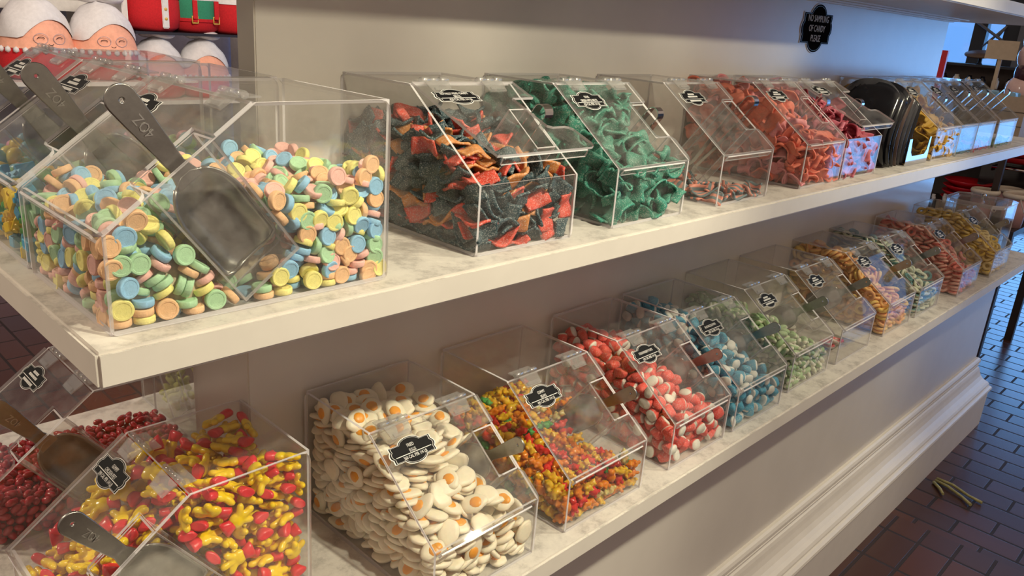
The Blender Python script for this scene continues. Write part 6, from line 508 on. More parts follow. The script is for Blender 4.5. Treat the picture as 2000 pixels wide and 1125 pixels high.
 'straw': (215, [0,-89,17,69,24,31,-25,1,-86,14,37,-1,-35,-35,1,-89,113,34,37,-30,-18,0,-78,55,113,-5,-30,9,0,-37,35,106,32,-12,-34,1,-90,93,16,-2,-2,22,0,-85,71,131,41,-3,26,1,-88,193,137,7,-3,21,0,-88,58,92,-9,22,-8,1,-89,76,110,-18,20,-18,0,-88,36,82,-6,-38,-7,1,-89,116,69,5,-13,30,1,4,47,108,-31,38,-8,0,-63,14,71,-22,-14,-14,0,-89,83,50,35,2,35,1,-51,17,88,-4,-33,-25,0,-87,50,15,37,2,31,1,-90,196,87,-34,-34,1,0,-19,213,165,17,3,21,1,-13,84,142,21,-10,-27,1,-87,167,13,24,19,21,1,-87,258,159,-4,-30,38,0,-79,109,148,-29,-6,12,0,-88,143,146,0,-27,33,0,86,14,57,-3,-31,4,0,-88,44,57,7,-39,20,0,-54,89,138,-40,8,-20,1,-86,216,145,6,-28,36,0,-63,140,153,-42,-3,3,0,7,15,87,16,-16,-10,0,-75,35,101,-5,-20,15,1,-87,89,70,-31,-1,6,0,-86,23,15,-35,1,31,0,-6,258,167,34,-6,-15,1,-88,207,112,-24,15,-25,0,-78,219,163,9,-34,31,1,-82,170,152,13,-20,-22,0,-48,72,127,11,11,9,0,-88,104,90,-5,-29,-31,0,-89,276,123,17,21,17,0,-89,166,133,11,1,-15,0,-88,143,124,-28,5,11,1,6,16,13,-29,0,0,0,-90,281,147,-1,-9,-26,1,-88,292,103,5,9,-24,0,-88,260,87,3,-30,-39,0,-88,239,80,4,-47,-9,0,-88,263,55,37,-31,10,0,-62,301,172,-29,30,19,0,-84,40,35,-24,6,6,0,-87,300,165,41,15,-12,0,-58,208,152,-18,2,19,0,47,17,61,-30,-5,-4,0,-18,277,168,-9,1,-33,0,-70,242,169,-22,-4,-3,1,-86,282,75,-8,0,-17,0,-89,137,54,-23,16,-23,1,-86,234,125,25,4,-3,0,-82,93,130,-15,-20,14,0,-86,239,147,4,2,47,0,-87,64,70,-22,39,1,0,-45,280,168,7,-29,16,0,-88,234,104,3,-21,-25,0,-42,129,149,14,-22,-5,1,35,43,89,27,19,-6,1,-85,179,112,-3,-28,-1,1,-87,169,88,2,-33,28,1,15,16,48,-24,-5,-9,0,-53,15,41,29,-28,-8,1,-41,61,105,-10,-43,-14,1,-24,18,81,-4,31,-30,1,-79,154,28,-24,-7,6,0,-88,308,85,12,-28,28,1,-22,17,61,20,-23,-19,1,-25,71,124,37,-5,34,0,-73,282,161,-27,-11,-9,1,-87,306,143,28,6,-8,0,63,15,17,-18,13,-31,0,-50,160,152,40,15,-24,0,-88,163,49,-5,26,43,1,-76,64,39,2,30,33,1,56,13,42,-4,45,-5,0,10,80,128,18,-8,21,1,87,15,16,-24,-11,-11,1,-35,225,153,-4,-29,30,0,-79,307,118,5,-38,-18,0,-88,116,127,-24,-8,-2,0,-65,17,15,-24,23,17,0,-28,176,154,26,0,-10,1,-81,255,110,45,2,7,0,-87,155,68,-22,23,-16,1,-73,21,52,11,-28,33,1,-76,68,16,1,-28,-3,0,-25,299,170,-21,-7,-5,1,67,258,134,-5,24,39,1,89,279,137,-6,-8,-28,0,85,61,70,-1,-35,2,0,-21,119,133,37,-20,15,1,0,15,65,-27,10,-34,1,-80,119,13,4,-36,-31,0,-35,15,28,-8,-24,19,1,-87,308,55,-41,1,12,0,-46,187,144,17,-8,11,1,69,287,139,18,35,-16,1,7,28,30,25,2,-2,1,87,37,60,-12,-31,-27,0,-79,259,136,-20,18,7,1,22,120,128,-25,1,-28,0,-46,113,133,-2,12,9,1,-87,287,49,-30,2,4,0,6,245,153,-15,22,20,1,-78,99,108,-23,33,-25,1,61,36,66,10,32,-15,1,-80,80,91,18,-18,-24,1,-67,128,136,-29,-8,14,1,-76,219,82,-8,38,18,1,-16,199,147,0,43,15,1,-30,95,131,-31,5,-22,1,-76,103,51,9,7,6,0,34,15,34,28,27,9,1,-77,156,106,-42,14,-5,1,-75,88,32,23,-17,-23,1,-32,250,153,26,-9,16,0,38,93,93,21,13,-33,1,-74,131,35,-25,-16,-25,0,-74,273,99,-25,-9,27,1,-35,39,81,12,-32,-34,1,11,46,83,22,3,-5,0,-3,130,133,1,2,-48,0,-54,44,94,30,9,-10,1,-17,70,101,-28,-10,-3,0,-77,126,86,-3,35,-18,0,31,26,15,-2,29,-11,1,2,307,165,2,-11,-13,0,88,265,120,-28,-2,-8,1,79,20,36,-23,17,-14,0,-55,36,62,-3,-29,-5,0,-16,28,41,-41,-5,-3,1,3,106,128,11,-15,42,1,-89,226,62,-24,16,-24,1,-13,44,96,-12,-3,19,1,-78,187,17,9,23,-3,1,-89,141,97,22,-24,5,1,26,23,74,28,22,28,1,-68,51,78,-13,-10,46,1,-65,224,105,18,17,10,0,-4,221,147,-13,27,20,0,24,58,103,-5,13,-47,1,89,244,104,22,-17,-22,0,-69,245,61,23,0,4,0,28,244,149,-15,23,-14,1,-17,26,17,-22,-42,5,1,10,147,139,12,13,-7,1,-68,198,100,15,20,16,0,-60,72,86,30,-38,-7,0,-70,132,66,7,-24,-29,1,-88,286,28,16,22,15,1,-55,151,62,13,-27,-17,1,-84,180,38,-9,31,-19,1,31,153,128,24,27,13,0,45,283,138,-29,2,-8,1,24,72,84,-19,20,-21,1,-64,286,125,-31,-3,-33,0,-64,231,144,25,34,-18,0,-88,180,66,-5,-44,-12,0,30,39,61,31,2,2,0,-42,56,63,-18,23,13,1,3,281,157,21,-28,11,1,35,209,123,-26,-21,-7,1,-23,147,145,-22,-14,1,0,-45,146,132,5,26,7,1,-5,183,136,26,26,-7,1,-67,157,131,-26,25,8,1,-67,100,78,8,15,-22,1,-13,256,145,10,30,-34,1,-53,288,102,-8,-14,8,1,-46,171,129,13,-28,-15,0,41,133,117,-7,33,6,0,-67,182,132,-45,-2,-7,1,-12,89,116,-17,-23,7,1,-45,27,13,-21,19,-12,0,-68,207,130,-9,-40,1,1,-64,245,81,-25,20,-20,1,-68,271,62,-2,-3,21,1,-63,79,112,11,-23,21,0,-66,304,148,24,3,-25,0,-61,254,152,17,17,6,1,-61,243,120,-37,-17,12,1,-55,253,97,-11,-20,32,0,-69,295,70,3,3,-34,1,-62,170,99,-13,-33,-6,0,-70,189,80,1,-15,44,0,-26,63,79,30,4,-40,0,-23,43,62,2,-35,-36,0,-35,273,149,13,-13,0,0,11,229,118,22,20,-1,1,-21,236,131,-7,44,15,0,-38,238,107,34,-23,5,0,-63,297,47,-2,-31,-34,0,-75,196,57,-5,-22,2,0,52,31,31,-9,-44,23,0,-45,308,162,20,19,-19,1,-38,304,140,-13,-14,25,1,16,221,137,-21,1,6,0,-45,240,135,30,27,17,1,-36,213,135,-22,-3,15,0,-44,206,94,22,-12,26,1,-43,131,112,-13,7,-46,1,9,90,103,-9,5,-15,1,-63,218,65,-15,25,21,1,-30,294,34,-23,15,13,1,-58,293,14,0,0,-4,1,0,69,85,10,1,3,0,-38,79,84,43,12,-10,0,4,36,63,0,-25,-3]),
 'stripe': (40, [1,-82,23,15,6,-11,-25,2,-7,14,10,7,-5,49,1,89,23,11,31,24,12,1,-64,72,14,-27,4,-2,2,-74,46,16,-1,2,38,3,57,19,11,-32,-29,-2,3,30,36,14,-39,22,-1,3,-82,100,20,7,5,-49,3,69,17,20,11,-1,24,2,11,59,10,-1,5,9,0,57,172,14,40,18,0,0,-56,25,9,-4,1,26,3,-81,51,9,1,-3,-1,1,-17,95,9,26,-35,-3,1,-73,86,14,-6,3,-1,1,-56,149,18,-32,1,-4,0,9,84,9,4,-3,9,1,60,65,3,47,18,1,0,12,153,13,-5,-2,-30,3,11,31,13,-8,-1,-39,2,-56,93,11,-9,-2,-23,1,97,266,32,24,15,25,0,65,36,10,5,-2,19,0,-34,45,9,-1,4,-11,1,37,40,3,-31,-39,-1,3,-4,42,9,5,0,38,3,17,169,14,11,-46,3,0,77,179,9,-3,2,16,2,21,106,8,2,0,-1,3,-76,121,14,0,-1,-31,0,4,130,9,-2,3,6,3,77,199,14,-45,10,-2,3,69,94,9,0,0,-2,2,-26,87,10,37,-25,-2,3,43,157,9,-1,2,-1,3,-56,130,9,1,-3,-6,1,-50,161,19,17,5,42,3,32,131,11,1,4,24,3,-84,110,9,-2,-4,-27,1,85,212,6,-33,-32,3]),
 'teal': (133, [0,-52,28,95,-33,5,-9,1,-89,55,69,28,-25,-10,1,-86,94,112,3,-10,17,0,-83,264,204,-38,-26,-9,0,-84,147,174,49,-10,6,0,-84,52,116,11,-1,2,1,-27,10,86,-15,-26,-25,1,-83,24,82,-46,11,2,1,-83,164,144,3,47,2,1,-84,21,21,1,0,28,0,-96,301,158,16,-21,-16,1,-83,174,182,-46,-15,9,0,86,46,93,-15,-19,42,0,-85,89,97,-31,29,-3,0,-86,201,195,-9,-28,-14,0,-84,20,69,2,2,-13,1,10,49,117,-11,-45,-7,0,-83,50,101,4,-9,32,1,-24,267,199,-7,-4,43,1,-83,210,167,43,13,-2,0,-76,72,120,-23,15,15,0,65,8,20,-7,31,31,1,-82,290,188,37,-31,-11,0,-85,299,174,1,-38,-5,0,-84,233,187,48,7,-9,0,-84,36,51,-47,4,2,0,-84,197,160,-7,-11,-24,0,-84,149,155,4,1,11,0,-84,256,176,4,-4,45,1,-53,133,170,5,2,3,0,-83,57,93,8,0,-6,0,-79,231,196,-12,-43,5,1,-67,105,142,4,-39,6,1,-30,74,126,-12,17,-20,0,-84,21,59,-46,-11,1,0,-80,163,194,1,-46,0,0,-11,209,191,-8,-23,11,1,-40,168,185,25,9,26,0,-78,21,33,-2,5,-6,0,-65,123,150,40,20,-7,0,-51,55,114,14,44,3,1,-69,298,198,1,8,20,1,-72,175,163,-4,0,1,1,-23,97,152,17,3,31,1,-25,210,186,-12,22,-14,0,-84,223,175,0,9,41,0,-69,141,161,-41,24,6,1,-81,273,165,1,8,49,0,-78,126,135,4,8,-7,1,-71,102,92,6,39,4,1,-85,83,77,-9,-2,15,0,-81,265,194,-15,42,7,1,-22,124,155,-16,14,11,0,10,49,104,5,2,16,0,-65,193,182,-14,-27,12,0,-84,127,127,11,-43,-9,1,-28,20,28,2,14,13,0,-82,32,8,0,0,-30,0,-60,21,37,22,-39,-2,1,9,160,185,-47,15,-3,1,-65,157,130,-48,-1,8,0,-32,103,145,10,10,13,0,-69,155,118,-7,-44,-2,1,-51,21,68,-2,-7,14,0,-54,236,190,-5,-12,22,0,44,48,100,-38,19,0,0,-75,115,69,-41,4,17,1,51,21,46,-3,9,1,0,3,22,8,46,-21,0,1,-34,301,197,17,10,35,1,-11,244,191,23,37,2,0,-66,225,140,4,1,48,1,-10,74,122,-12,34,-3,0,17,19,88,-6,0,-1,0,-23,20,65,-42,17,-3,0,27,20,39,0,0,-7,1,-21,141,181,-19,36,-4,1,-43,129,183,-1,-6,49,1,84,18,45,31,13,4,0,-61,234,170,-16,-7,44,1,-84,92,130,-34,27,10,1,60,21,61,-49,1,7,0,37,21,8,-2,50,0,0,19,19,63,-2,6,23,0,-8,21,39,0,0,3,1,-53,245,162,1,-12,11,1,5,19,52,11,-48,7,1,-53,21,49,40,25,-6,1,9,281,193,-3,-19,41,0,-84,235,152,0,2,22,0,-63,190,137,16,15,25,0,36,24,18,-40,31,0,1,-54,165,177,3,20,-5,0,-44,145,141,9,-1,-46,0,-35,25,8,0,0,-27,0,-47,299,194,4,14,15,1,-83,198,140,9,-41,3,0,-86,119,66,8,11,1,0,8,19,76,-6,-2,-7,1,-83,51,41,-9,48,4,0,35,21,29,50,5,0,0,-60,292,177,-37,26,-1,0,-81,268,153,-5,-1,-6,0,-42,35,95,18,10,-31,0,-70,49,68,4,14,17,1,-58,71,57,-37,-28,-9,1,-4,124,166,6,21,24,0,-56,215,151,-3,0,-23,0,-83,124,113,-1,9,-26,1,-36,231,186,-14,29,-8,1,-49,26,21,1,3,-22,1,-68,231,127,3,8,43,1,-46,182,117,-15,45,-3,0,91,20,20,-5,30,-10,0,-18,177,183,25,35,6,0,-85,130,104,9,2,20,1,-67,135,86,-29,-38,3,0,-50,76,89,14,8,-25,1,63,50,77,7,-1,26,1,-35,179,147,-26,36,0,1,0,144,146,0,6,-48,0,-36,107,136,37,-23,-19,1,-1,45,89,-20,-32,6,1,35,47,74,9,17,6,0,-21,29,50,-15,3,45,0,21,302,184,-36,-19,12,0,-47,298,171,13,45,7,1,-36,236,127,-1,6,9,1,-53,81,116,5,36,26,1,-56,102,74,6,-6,9,1,-50,87,82,-32,21,2,1,-59,61,88,1,-11,22,1,-84,89,58,-9,3,34]),
 'yellow': (44, [0,-48,47,104,10,6,-46,0,-95,54,73,29,-32,-16,2,-73,40,81,-1,-3,-40,1,-94,49,44,14,4,27,2,-83,62,119,5,-1,3,2,-69,25,59,3,1,10,2,15,17,15,-5,-4,-3,1,61,14,20,24,-9,3,0,-87,19,17,-11,-11,-27,2,7,120,147,18,21,-41,3,-45,23,79,-11,-7,17,2,19,97,130,-44,-3,-6,1,2,16,74,-9,2,1,0,-26,26,62,28,27,11,2,-61,31,35,-35,34,2,1,-94,46,20,1,1,28,2,88,162,167,16,-34,9,3,75,37,98,-24,-39,-5,0,-31,18,37,4,4,1,3,49,18,74,2,34,-11,2,-60,45,14,0,-1,-18,2,58,106,135,29,-10,-32,2,-84,302,167,4,-3,-1,2,15,39,81,-9,0,-8,3,63,31,44,32,28,-4,3,-71,68,57,-32,9,-34,2,93,26,52,25,25,-12,2,-94,82,100,-16,10,-7,3,-44,83,115,11,12,13,0,48,55,98,2,5,-33,2,-70,279,186,-4,-4,-5,1,31,23,37,-15,-11,-21,2,-3,29,50,4,-2,25,2,-35,108,144,27,6,-8,2,69,274,178,5,-20,1,1,73,148,155,9,12,30,3,-6,140,162,29,19,0,3,11,63,108,-1,-4,-6,3,-30,70,12,-3,-2,-25,1,76,35,16,16,-7,-9,3,-52,87,26,-40,7,-27,1,-91,84,23,32,0,-4,0,-24,45,28,8,-4,-9,2,-29,54,78,-8,-1,-5]),
 'yelring': (134, [1,-95,20,39,17,21,24,0,-95,86,69,35,-9,-30,1,-90,55,82,14,-4,-30,0,-90,192,151,-42,-11,20,1,-89,293,193,10,-6,-29,1,22,49,120,12,1,-25,1,-95,134,85,11,26,19,1,-94,141,112,22,8,38,0,-50,36,112,12,-9,15,0,-86,168,188,-10,-10,-44,0,-65,206,198,-23,0,-30,1,-86,170,127,5,-5,18,1,-42,64,131,-34,-31,-5,1,-86,32,65,-48,-4,-7,1,-86,48,112,10,-6,30,0,-90,89,88,8,11,13,0,-87,185,168,-12,-1,-42,1,-85,127,145,-1,3,-11,0,-86,20,87,0,3,-42,1,-87,268,179,32,36,-11,1,-87,291,155,1,9,-10,1,-73,139,182,4,-3,38,1,-87,147,173,-30,-29,0,1,-53,247,191,-30,27,-13,1,-85,229,160,45,21,-1,1,-77,119,158,3,0,5,1,-83,201,178,-9,4,-10,1,-85,257,150,44,-16,-5,1,-85,160,139,1,7,-32,1,-85,50,26,-1,0,21,0,-87,20,19,-9,0,47,1,-82,170,200,-10,5,-9,0,-86,52,99,-11,48,6,0,-86,236,182,17,-45,13,0,-81,85,47,2,-5,18,0,-85,302,170,12,1,42,1,-73,79,109,14,-43,-6,0,-84,203,191,-37,-32,9,1,-79,226,145,37,26,-4,0,-51,98,155,1,2,-6,1,-37,10,82,-24,4,5,0,-85,20,76,1,3,-39,1,-85,54,11,3,-3,17,1,-88,202,129,-7,40,3,0,-86,111,79,0,31,-35,0,-73,20,97,2,2,23,0,-82,52,48,-12,-48,2,0,-86,152,161,-44,2,6,0,-86,122,132,-3,0,27,0,-86,84,35,-23,40,4,0,-86,254,192,-49,-1,4,1,-84,265,163,14,-45,5,0,-85,160,153,-44,13,7,0,-9,72,135,-46,-9,-6,1,-80,86,97,29,-32,-9,0,-80,60,58,-1,1,-15,0,-86,265,205,39,-31,-6,0,31,121,149,8,9,28,0,-81,174,115,2,-4,29,1,-73,19,55,-4,48,-9,1,-68,308,145,1,-45,-22,1,-75,111,101,3,-40,3,0,-75,80,123,4,0,3,0,-84,51,38,1,2,43,1,-71,229,174,31,30,-3,0,-31,30,98,-8,-9,5,0,-42,72,121,-11,48,9,0,-85,172,104,-41,21,2,0,-98,112,48,25,-14,-25,1,-85,237,128,-6,3,7,0,-49,107,145,3,-2,40,0,13,83,134,19,16,30,0,-50,159,191,1,29,-29,0,-75,259,137,1,-1,44,0,92,46,80,-14,-28,3,1,70,22,17,-9,-8,24,1,-58,274,193,42,-1,19,1,-51,140,166,-9,-2,-2,0,54,21,48,-9,8,-29,1,-26,254,197,44,11,5,1,-89,278,131,-33,18,22,0,-40,88,135,7,-42,23,1,84,18,49,-7,46,-12,1,-20,22,41,6,6,25,0,-86,85,25,4,6,-47,0,35,20,8,0,0,48,0,-79,303,128,-44,5,4,0,-66,111,65,-14,-10,45,1,16,19,80,43,9,-11,0,81,20,34,45,-18,6,0,90,20,18,5,36,-1,0,-27,20,30,11,2,36,0,-52,44,105,13,10,-23,1,42,19,69,-7,43,-10,1,-33,21,58,1,50,2,1,7,21,22,-1,0,-12,1,-74,300,187,28,32,10,0,-56,271,155,13,1,-25,1,-43,131,156,-4,-2,-1,1,-62,146,128,-7,4,15,0,6,20,71,-7,5,-22,0,46,24,32,2,2,41,1,-72,22,10,49,9,0,0,-59,243,160,-7,-13,22,1,42,23,20,49,-3,-1,1,-15,242,182,-20,-1,41,1,-55,285,148,8,-8,-3,0,-25,162,177,40,21,6,1,-59,219,140,2,-12,-36,1,-16,104,148,-30,-31,-6,0,-79,141,57,-1,-18,2,1,-7,20,63,10,-2,42,0,-46,21,14,1,7,9,1,-57,183,172,-32,22,17,1,26,162,164,46,-1,15,1,-66,199,156,0,-5,28,1,69,49,88,22,-18,26,1,-8,26,11,-36,-29,2,1,11,198,184,-38,29,-6,0,-41,270,172,0,6,10,0,-53,113,136,2,-3,49,0,-86,91,139,-2,-15,-36,1,-96,147,53,14,23,15,1,31,27,48,13,3,43,0,-72,20,34,-7,-41,8,1,-51,211,193,-20,6,-21,1,21,150,148,-10,-7,-19,1,-51,196,138,-5,-5,-44,1,-74,140,111,40,-4,-19,0,-6,44,99,6,-8,-14,1,-75,61,78,-15,-13,40,1,2,27,47,-1,1,-2,1,-54,28,41,-3,-2,-6,1,-40,27,24,47,-10,-9]),
}
# ---------------------------------------------------------------- candy bins
D, HB, HF, UH, TI = .322, .215, .098, .155, .0038
DL = Vector((0, UH, HB-HF)).normalized(); PN = Vector((0, DL.z, -DL.y)); NR = -PN   # along the lid, into the holder, out of the lid
LIDLEN = math.hypot(UH, HB-HF)
def bin_body(w):
    bm = bmesh.new(); W = w/2; T = TI
    def cor(cy, cz, r, a0): return [(cy+r*math.cos(R(a0+a)), cz+r*math.sin(R(a0+a))) for a in (0, 30, 60, 90)]
    side = cor(.006, .006, .006, 180)+cor(D-.008, .008, .008, 270)+cor(D-.014, HB-.014, .014, 0)+[(UH, HB), (0, HF)]
    for s in (-1, 1): prism(bm, [(s*W, y, z) for y, z in side], (-s*T, 0, 0))
    prism(bm, [(-W+T, 0, 0), (W-T, 0, 0), (W-T, 0, HF), (-W+T, 0, HF)], (0, T, 0))
    prism(bm, [(-W+T, T, 0), (W-T, T, 0), (W-T, D-T, 0), (-W+T, D-T, 0)], (0, 0, T))
    prism(bm, [(-W+T, D, 0), (W-T, D, 0), (W-T, D, HB), (-W+T, D, HB)], (0, -T, 0))
    prism(bm, [(-W+T, UH, HB), (W-T, UH, HB), (W-T, D-T, HB), (-W+T, D-T, HB)], (0, 0, -T))
    return bm
def LP(x, s, h=0): return Vector((x, 0, HF))+DL*s+NR*h
def bin_lid(w):
    """in its own frame: hinge line is the origin, lid runs towards -y and down"""
    bm = bmesh.new(); W = w/2; xs = W-.046
    o = Vector((0, UH, HB))
    r = .012
    out = [(-W, LIDLEN-.004), (-W, -.004), (W-r, -.004)] + [(W-r+r*math.cos(R(a)), -.004+r+r*math.sin(R(a))) for a in (-60, -30, 0)]
    out += [(W, .046), (W-.004, .052), (W-.012, .055), (xs+.008, .055), (xs, .060), (xs, .140), (W, .140), (W, LIDLEN-.004)]
    prism(bm, [LP(x, s, .0008)-o for x, s in out], NR*TI)
    prism(bm, [LP(-W+.01, -.004, .0008)-o, LP(W-.02, -.004, .0008)-o, LP(W-.02, -.004, -.010)-o, LP(-W+.01, -.004, -.010)-o], -DL*.0025)
    return bm
def bin_holder(w):
    bm = bmesh.new(); x1 = w/2-TI-.0005; x0 = x1-.041; a = LP(0, .056); b = LP(0, .138); dp = .157; T = .0025
    X = Vector((1, 0, 0))
    for x, t in ((x0, T), (x1, -T)): prism(bm, [p+X*x for p in (a, b, b+PN*dp, a+PN*dp)], (t, 0, 0))
    prism(bm, [a+X*(x0+T), a+X*(x1-T), a+X*(x1-T)+PN*dp, a+X*(x0+T)+PN*dp], DL*T)
    prism(bm, [b+X*(x0+T), b+X*(x1-T), b+X*(x1-T)+PN*dp, b+X*(x0+T)+PN*dp], -DL*T)
    prism(bm, [a+X*(x0+T)+PN*dp+DL*T, a+X*(x1-T)+PN*dp+DL*T, b+X*(x1-T)+PN*dp-DL*T, b+X*(x0+T)+PN*dp-DL*T], -PN*T)
    return bm
def bin_hinge():
    bm = bmesh.new()
    for k in range(3):
        x = -.025+.0172*k
        tube(bm, [(x, 0, .0034), (x+.0156, 0, .0034)], .0044 if k != 1 else .0038, 12)
    box(bm, (-.024, .002, 0), (.026, .018, .0022), 0, .0006)
    c = Vector((0, 0, 0))
    prism(bm, [c+Vector((x, 0, 0))-DL*s+NR*.0042 for x, s in ((-.022, .003), (.022, .003), (.018, .026), (-.018, .026))], NR*.002, 0, 0)
    prism(bm, [c+Vector((x, 0, 0))-DL*s+NR*.0062 for x, s in ((-.014, .018), (.014, .018), (.014, .024), (-.014, .024))], NR*.002, 0, 0)
    return bm
def bars(rows):
    bm = bmesh.new()
    for (x, y, w, h) in rows:
        n = max(2, int(w/.004)); 
        for i in range(n):
            a = x-w/2+w*i/n; box(bm, (a, y-h/2, -.0001), (a+w/n*.72, y+h/2, .0001))
    return bm
def sticker(parent, w, text, open_):
    """printed label on the upper left of the lid"""
    pw, ph = (.080, .041)
    e = LP(-w/2+.050, .146, .0008+TI+.0003)-Vector((0, UH, HB))
    mt = Matrix((( 1, 0, 0), (0, DL.y, NR.y), (0, DL.z, NR.z))).to_4x4(); mt.translation = e
    bm = bmesh.new()
    a = curve_mesh([plaque(pw, ph, 1.05)], .0003); a.transform(Matrix.Translation((0, 0, 0)))
    b = curve_mesh([plaque(pw, ph, 1.0)], .0003); b.transform(Matrix.Translation((0, 0, .00035)))
    c = curve_mesh([plaque(pw, ph, .94), plaque(pw, ph, .922)[::-1]], .0002); c.transform(Matrix.Translation((0, 0, .0006)))
    for me, mi in ((a, 0), (b, 1), (c, 0)):
        n0 = len(bm.faces); bm.from_mesh(me); bm.faces.ensure_lookup_table()
        for f in bm.faces[n0:]: f.material_index = mi
        bpy.data.meshes.remove(me)
    box(bm, (-pw*.40, -ph*.115, .0005), (pw*.40, -ph*.09, .0007), 0)
    bm.transform(mt); st = obj('label', bm, [LABELW, BLACK], parent)
    if text:
        lines = text.split('|'); n = len(lines)-1
        bm = bmesh.new()
        for i, l in enumerate(lines[:-1]):
            me = text_mesh(l, .0076, .64); me.transform(Matrix.Translation((0, .0072*(n-1)/2-.0082*i+.0042, .0007))); bm.from_mesh(me); bpy.data.meshes.remove(me)
        me = text_mesh(lines[-1], .0072, .70); me.transform(Matrix.Translation((0, -.0092, .0007))); bm.from_mesh(me); bpy.data.meshes.remove(me)
    else:
        bm = bars([(0, .0085, .022, .0042), (0, .002, .034, .0042), (0, -.0090, .040, .0042)]); bmesh.ops.translate(bm, vec=(0, 0, .0007), verts=bm.verts)
    bm.transform(mt); obj('lettering', bm, LABELW, st)
BODY = {}
def make_bin(loc, w, rz, label, text=None, lid=0, group=None, has_label=True, holder=True):
    t = thing('candy_bin', loc, label, 'candy bin', group or 'clear acrylic candy bins with sloped lids', rz)
    obj('bin_body', bin_body(w), [ACR, EDGE], t)
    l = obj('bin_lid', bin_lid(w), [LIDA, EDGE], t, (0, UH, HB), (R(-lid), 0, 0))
    if has_label: sticker(l, w, text, lid)
    if holder: obj('scoop_holder', bin_holder(w), [ACR, EDGE], t)
    for x in (-w/2+.045, w/2-.048): obj('hinge', bin_hinge(), HNG, t, (x, UH, HB+.0012))
    return t
def bin_point(loc, rz, p): return Vector(loc)+Matrix.Rotation(rz, 3, 'Z') @ Vector(p)

def sm(t): t = max(0, min(1, t)); return t*t*(3-2*t)
def scoop_parts():
    """cast scoop: local +y is from handle towards the lip, opening looks to +z"""
    Lb, W, dp = .125, .036, .025
    def wd(s): return W*(math.sqrt(max(.0, 1-(1-s/.42)**2)) if s < .42 else 1.0)*(1-.22*sm((s-.86)/.14)) if s > 0.0 else .004
    def fn(s, t):
        u = 2*t-1; w = max(.006, wd(s))
        z = -dp*(1-abs(u)**3.2)*sm(s/.38)*(1-.25*s)
        return (u*w, s*Lb+(0 if s < .9 else -.010*abs(u)**4*(s-.9)/.1), z)
    b = bm_grid_shell(fn, 22, 18, .0020)
    rim = [fn(i/20, 0) for i in range(1, 21)]+[fn(1, j/10) for j in range(1, 10)]+[fn(i/20, 1) for i in range(20, 0, -1)]
    tube(b, rim, .0019, 8)
    L = .102
    cen = (0, -L+.012); hole = [(cen[0]+.0032*math.cos(2*PI*i/12), cen[1]+.0032*math.sin(2*PI*i/12)) for i in range(12)][::-1]
    o = [(.0138*math.cos(R(a)), cen[1]+.0138*math.sin(R(a))) for a in range(180, 361, 15)]
    o += [(.0128, -.070), (.0100, -.035), (.0082, -.012), (.0125, .004), (.013, .010), (-.013, .010), (-.0125, .004), (-.0082, -.012), (-.0100, -.035), (-.0128, -.070)]
    me = curve_mesh([o, hole], .0016, .0011)
    h = bmesh.new(); h.from_mesh(me); bpy.data.meshes.remove(me)
    for v in h.verts: v.co.z += .0025*sm(-v.co.y/.10)-.001
    tx = text_mesh('4OZ', .0145, .8); tx.transform(Matrix.Translation((0, -.060, .0030)) @ Matrix.Rotation(R(-90), 4, 'Z'))
    tt = bmesh.new(); tt.from_mesh(tx); bpy.data.meshes.remove(tx)
    return b, h, tt
_sb, _sh, _st = scoop_parts()
SCOOP = {}
for k, b in (('bowl', _sb), ('handle', _sh), ('capacity_mark', _st)):
    me = bpy.data.meshes.new('scoop_'+k); b.to_mesh(me); b.free(); SCOOP[k] = me
MARK = paint('stamped_mark', (.55, .54, .52), .4, .02, metal=1)
SCOOP['bowl'].materials.append(STEEL); SCOOP['handle'].materials.append(STEEL); SCOOP['capacity_mark'].materials.append(MARK)
def put_scoop(loc, rz, w, label, depth=-.027, s=.097, tilt=0, size=1.0, group='metal scoops in the bin holders'):
    t = thing('candy_scoop', (0, 0, 0), label, 'scoop', group)
    org = LP(w/2-TI-.024, s)+PN*(.040+depth)   # neck of the scoop
    # local axes: y -> PN, z -> +x (bowl opens to +x), x -> y cross z
    yv = (Matrix.Rotation(R(tilt), 3, 'X') @ PN); zv = Vector((1, 0, 0)); xv = yv.cross(zv)
    m = Matrix((xv, yv, zv)).transposed().to_4x4(); m = m @ Matrix.Scale(size, 4); m.translation = org+Vector((.012, 0, 0))
    mw = Matrix.Translation(loc) @ Matrix.Rotation(rz, 4, 'Z') @ m
    t.matrix_world = mw
    for k in ('bowl', 'handle'):
        o = bpy.data.objects.new(k, SCOOP[k]); C.objects.link(o); o.parent = t
        if k == 'handle': c = bpy.data.objects.new('capacity_mark', SCOOP['capacity_mark']); C.objects.link(c); c.parent = o
    return t
def tongs_parts():
    bm = bmesh.new(); W = .0085
    path = []
    for i in range(13): a = R(200-i*15*1.55); path.append((-.105+.010*math.cos(a), .0105*math.sin(a)))
    def strip(pts):
        T = []
        for k, (y, z) in enumerate(pts):
            y0, z0 = pts[max(0, k-1)]; y1, z1 = pts[min(len(pts)-1, k+1)]
            d = Vector((0, y1-y0, z1-z0)).normalized(); n = Vector((1, 0, 0)).cross(d)*.0007
            T.append([bm.verts.new(Vector((x, y, z))+s*n) for x, s in ((-W, 1), (W, 1), (W, -1), (-W, -1))])
        for a, b in zip(T, T[1:]):
            for i in range(4): bm.faces.new((a[i], a[(i+1) % 4], b[(i+1) % 4], b[i])).smooth = False
        bm.faces.new(T[0]); bm.faces.new(T[-1][::-1])
    return bm, strip
TONG = {}
_b, strip = tongs_parts()
strip([(.105, .010), (.09, .006), (.03, .010), (-.05, .013), (-.08, .012)] + [(-.092+.0125*math.cos(R(a))*-1, .0125*math.sin(R(a))) for a in range(80, -1, -20)][::1])
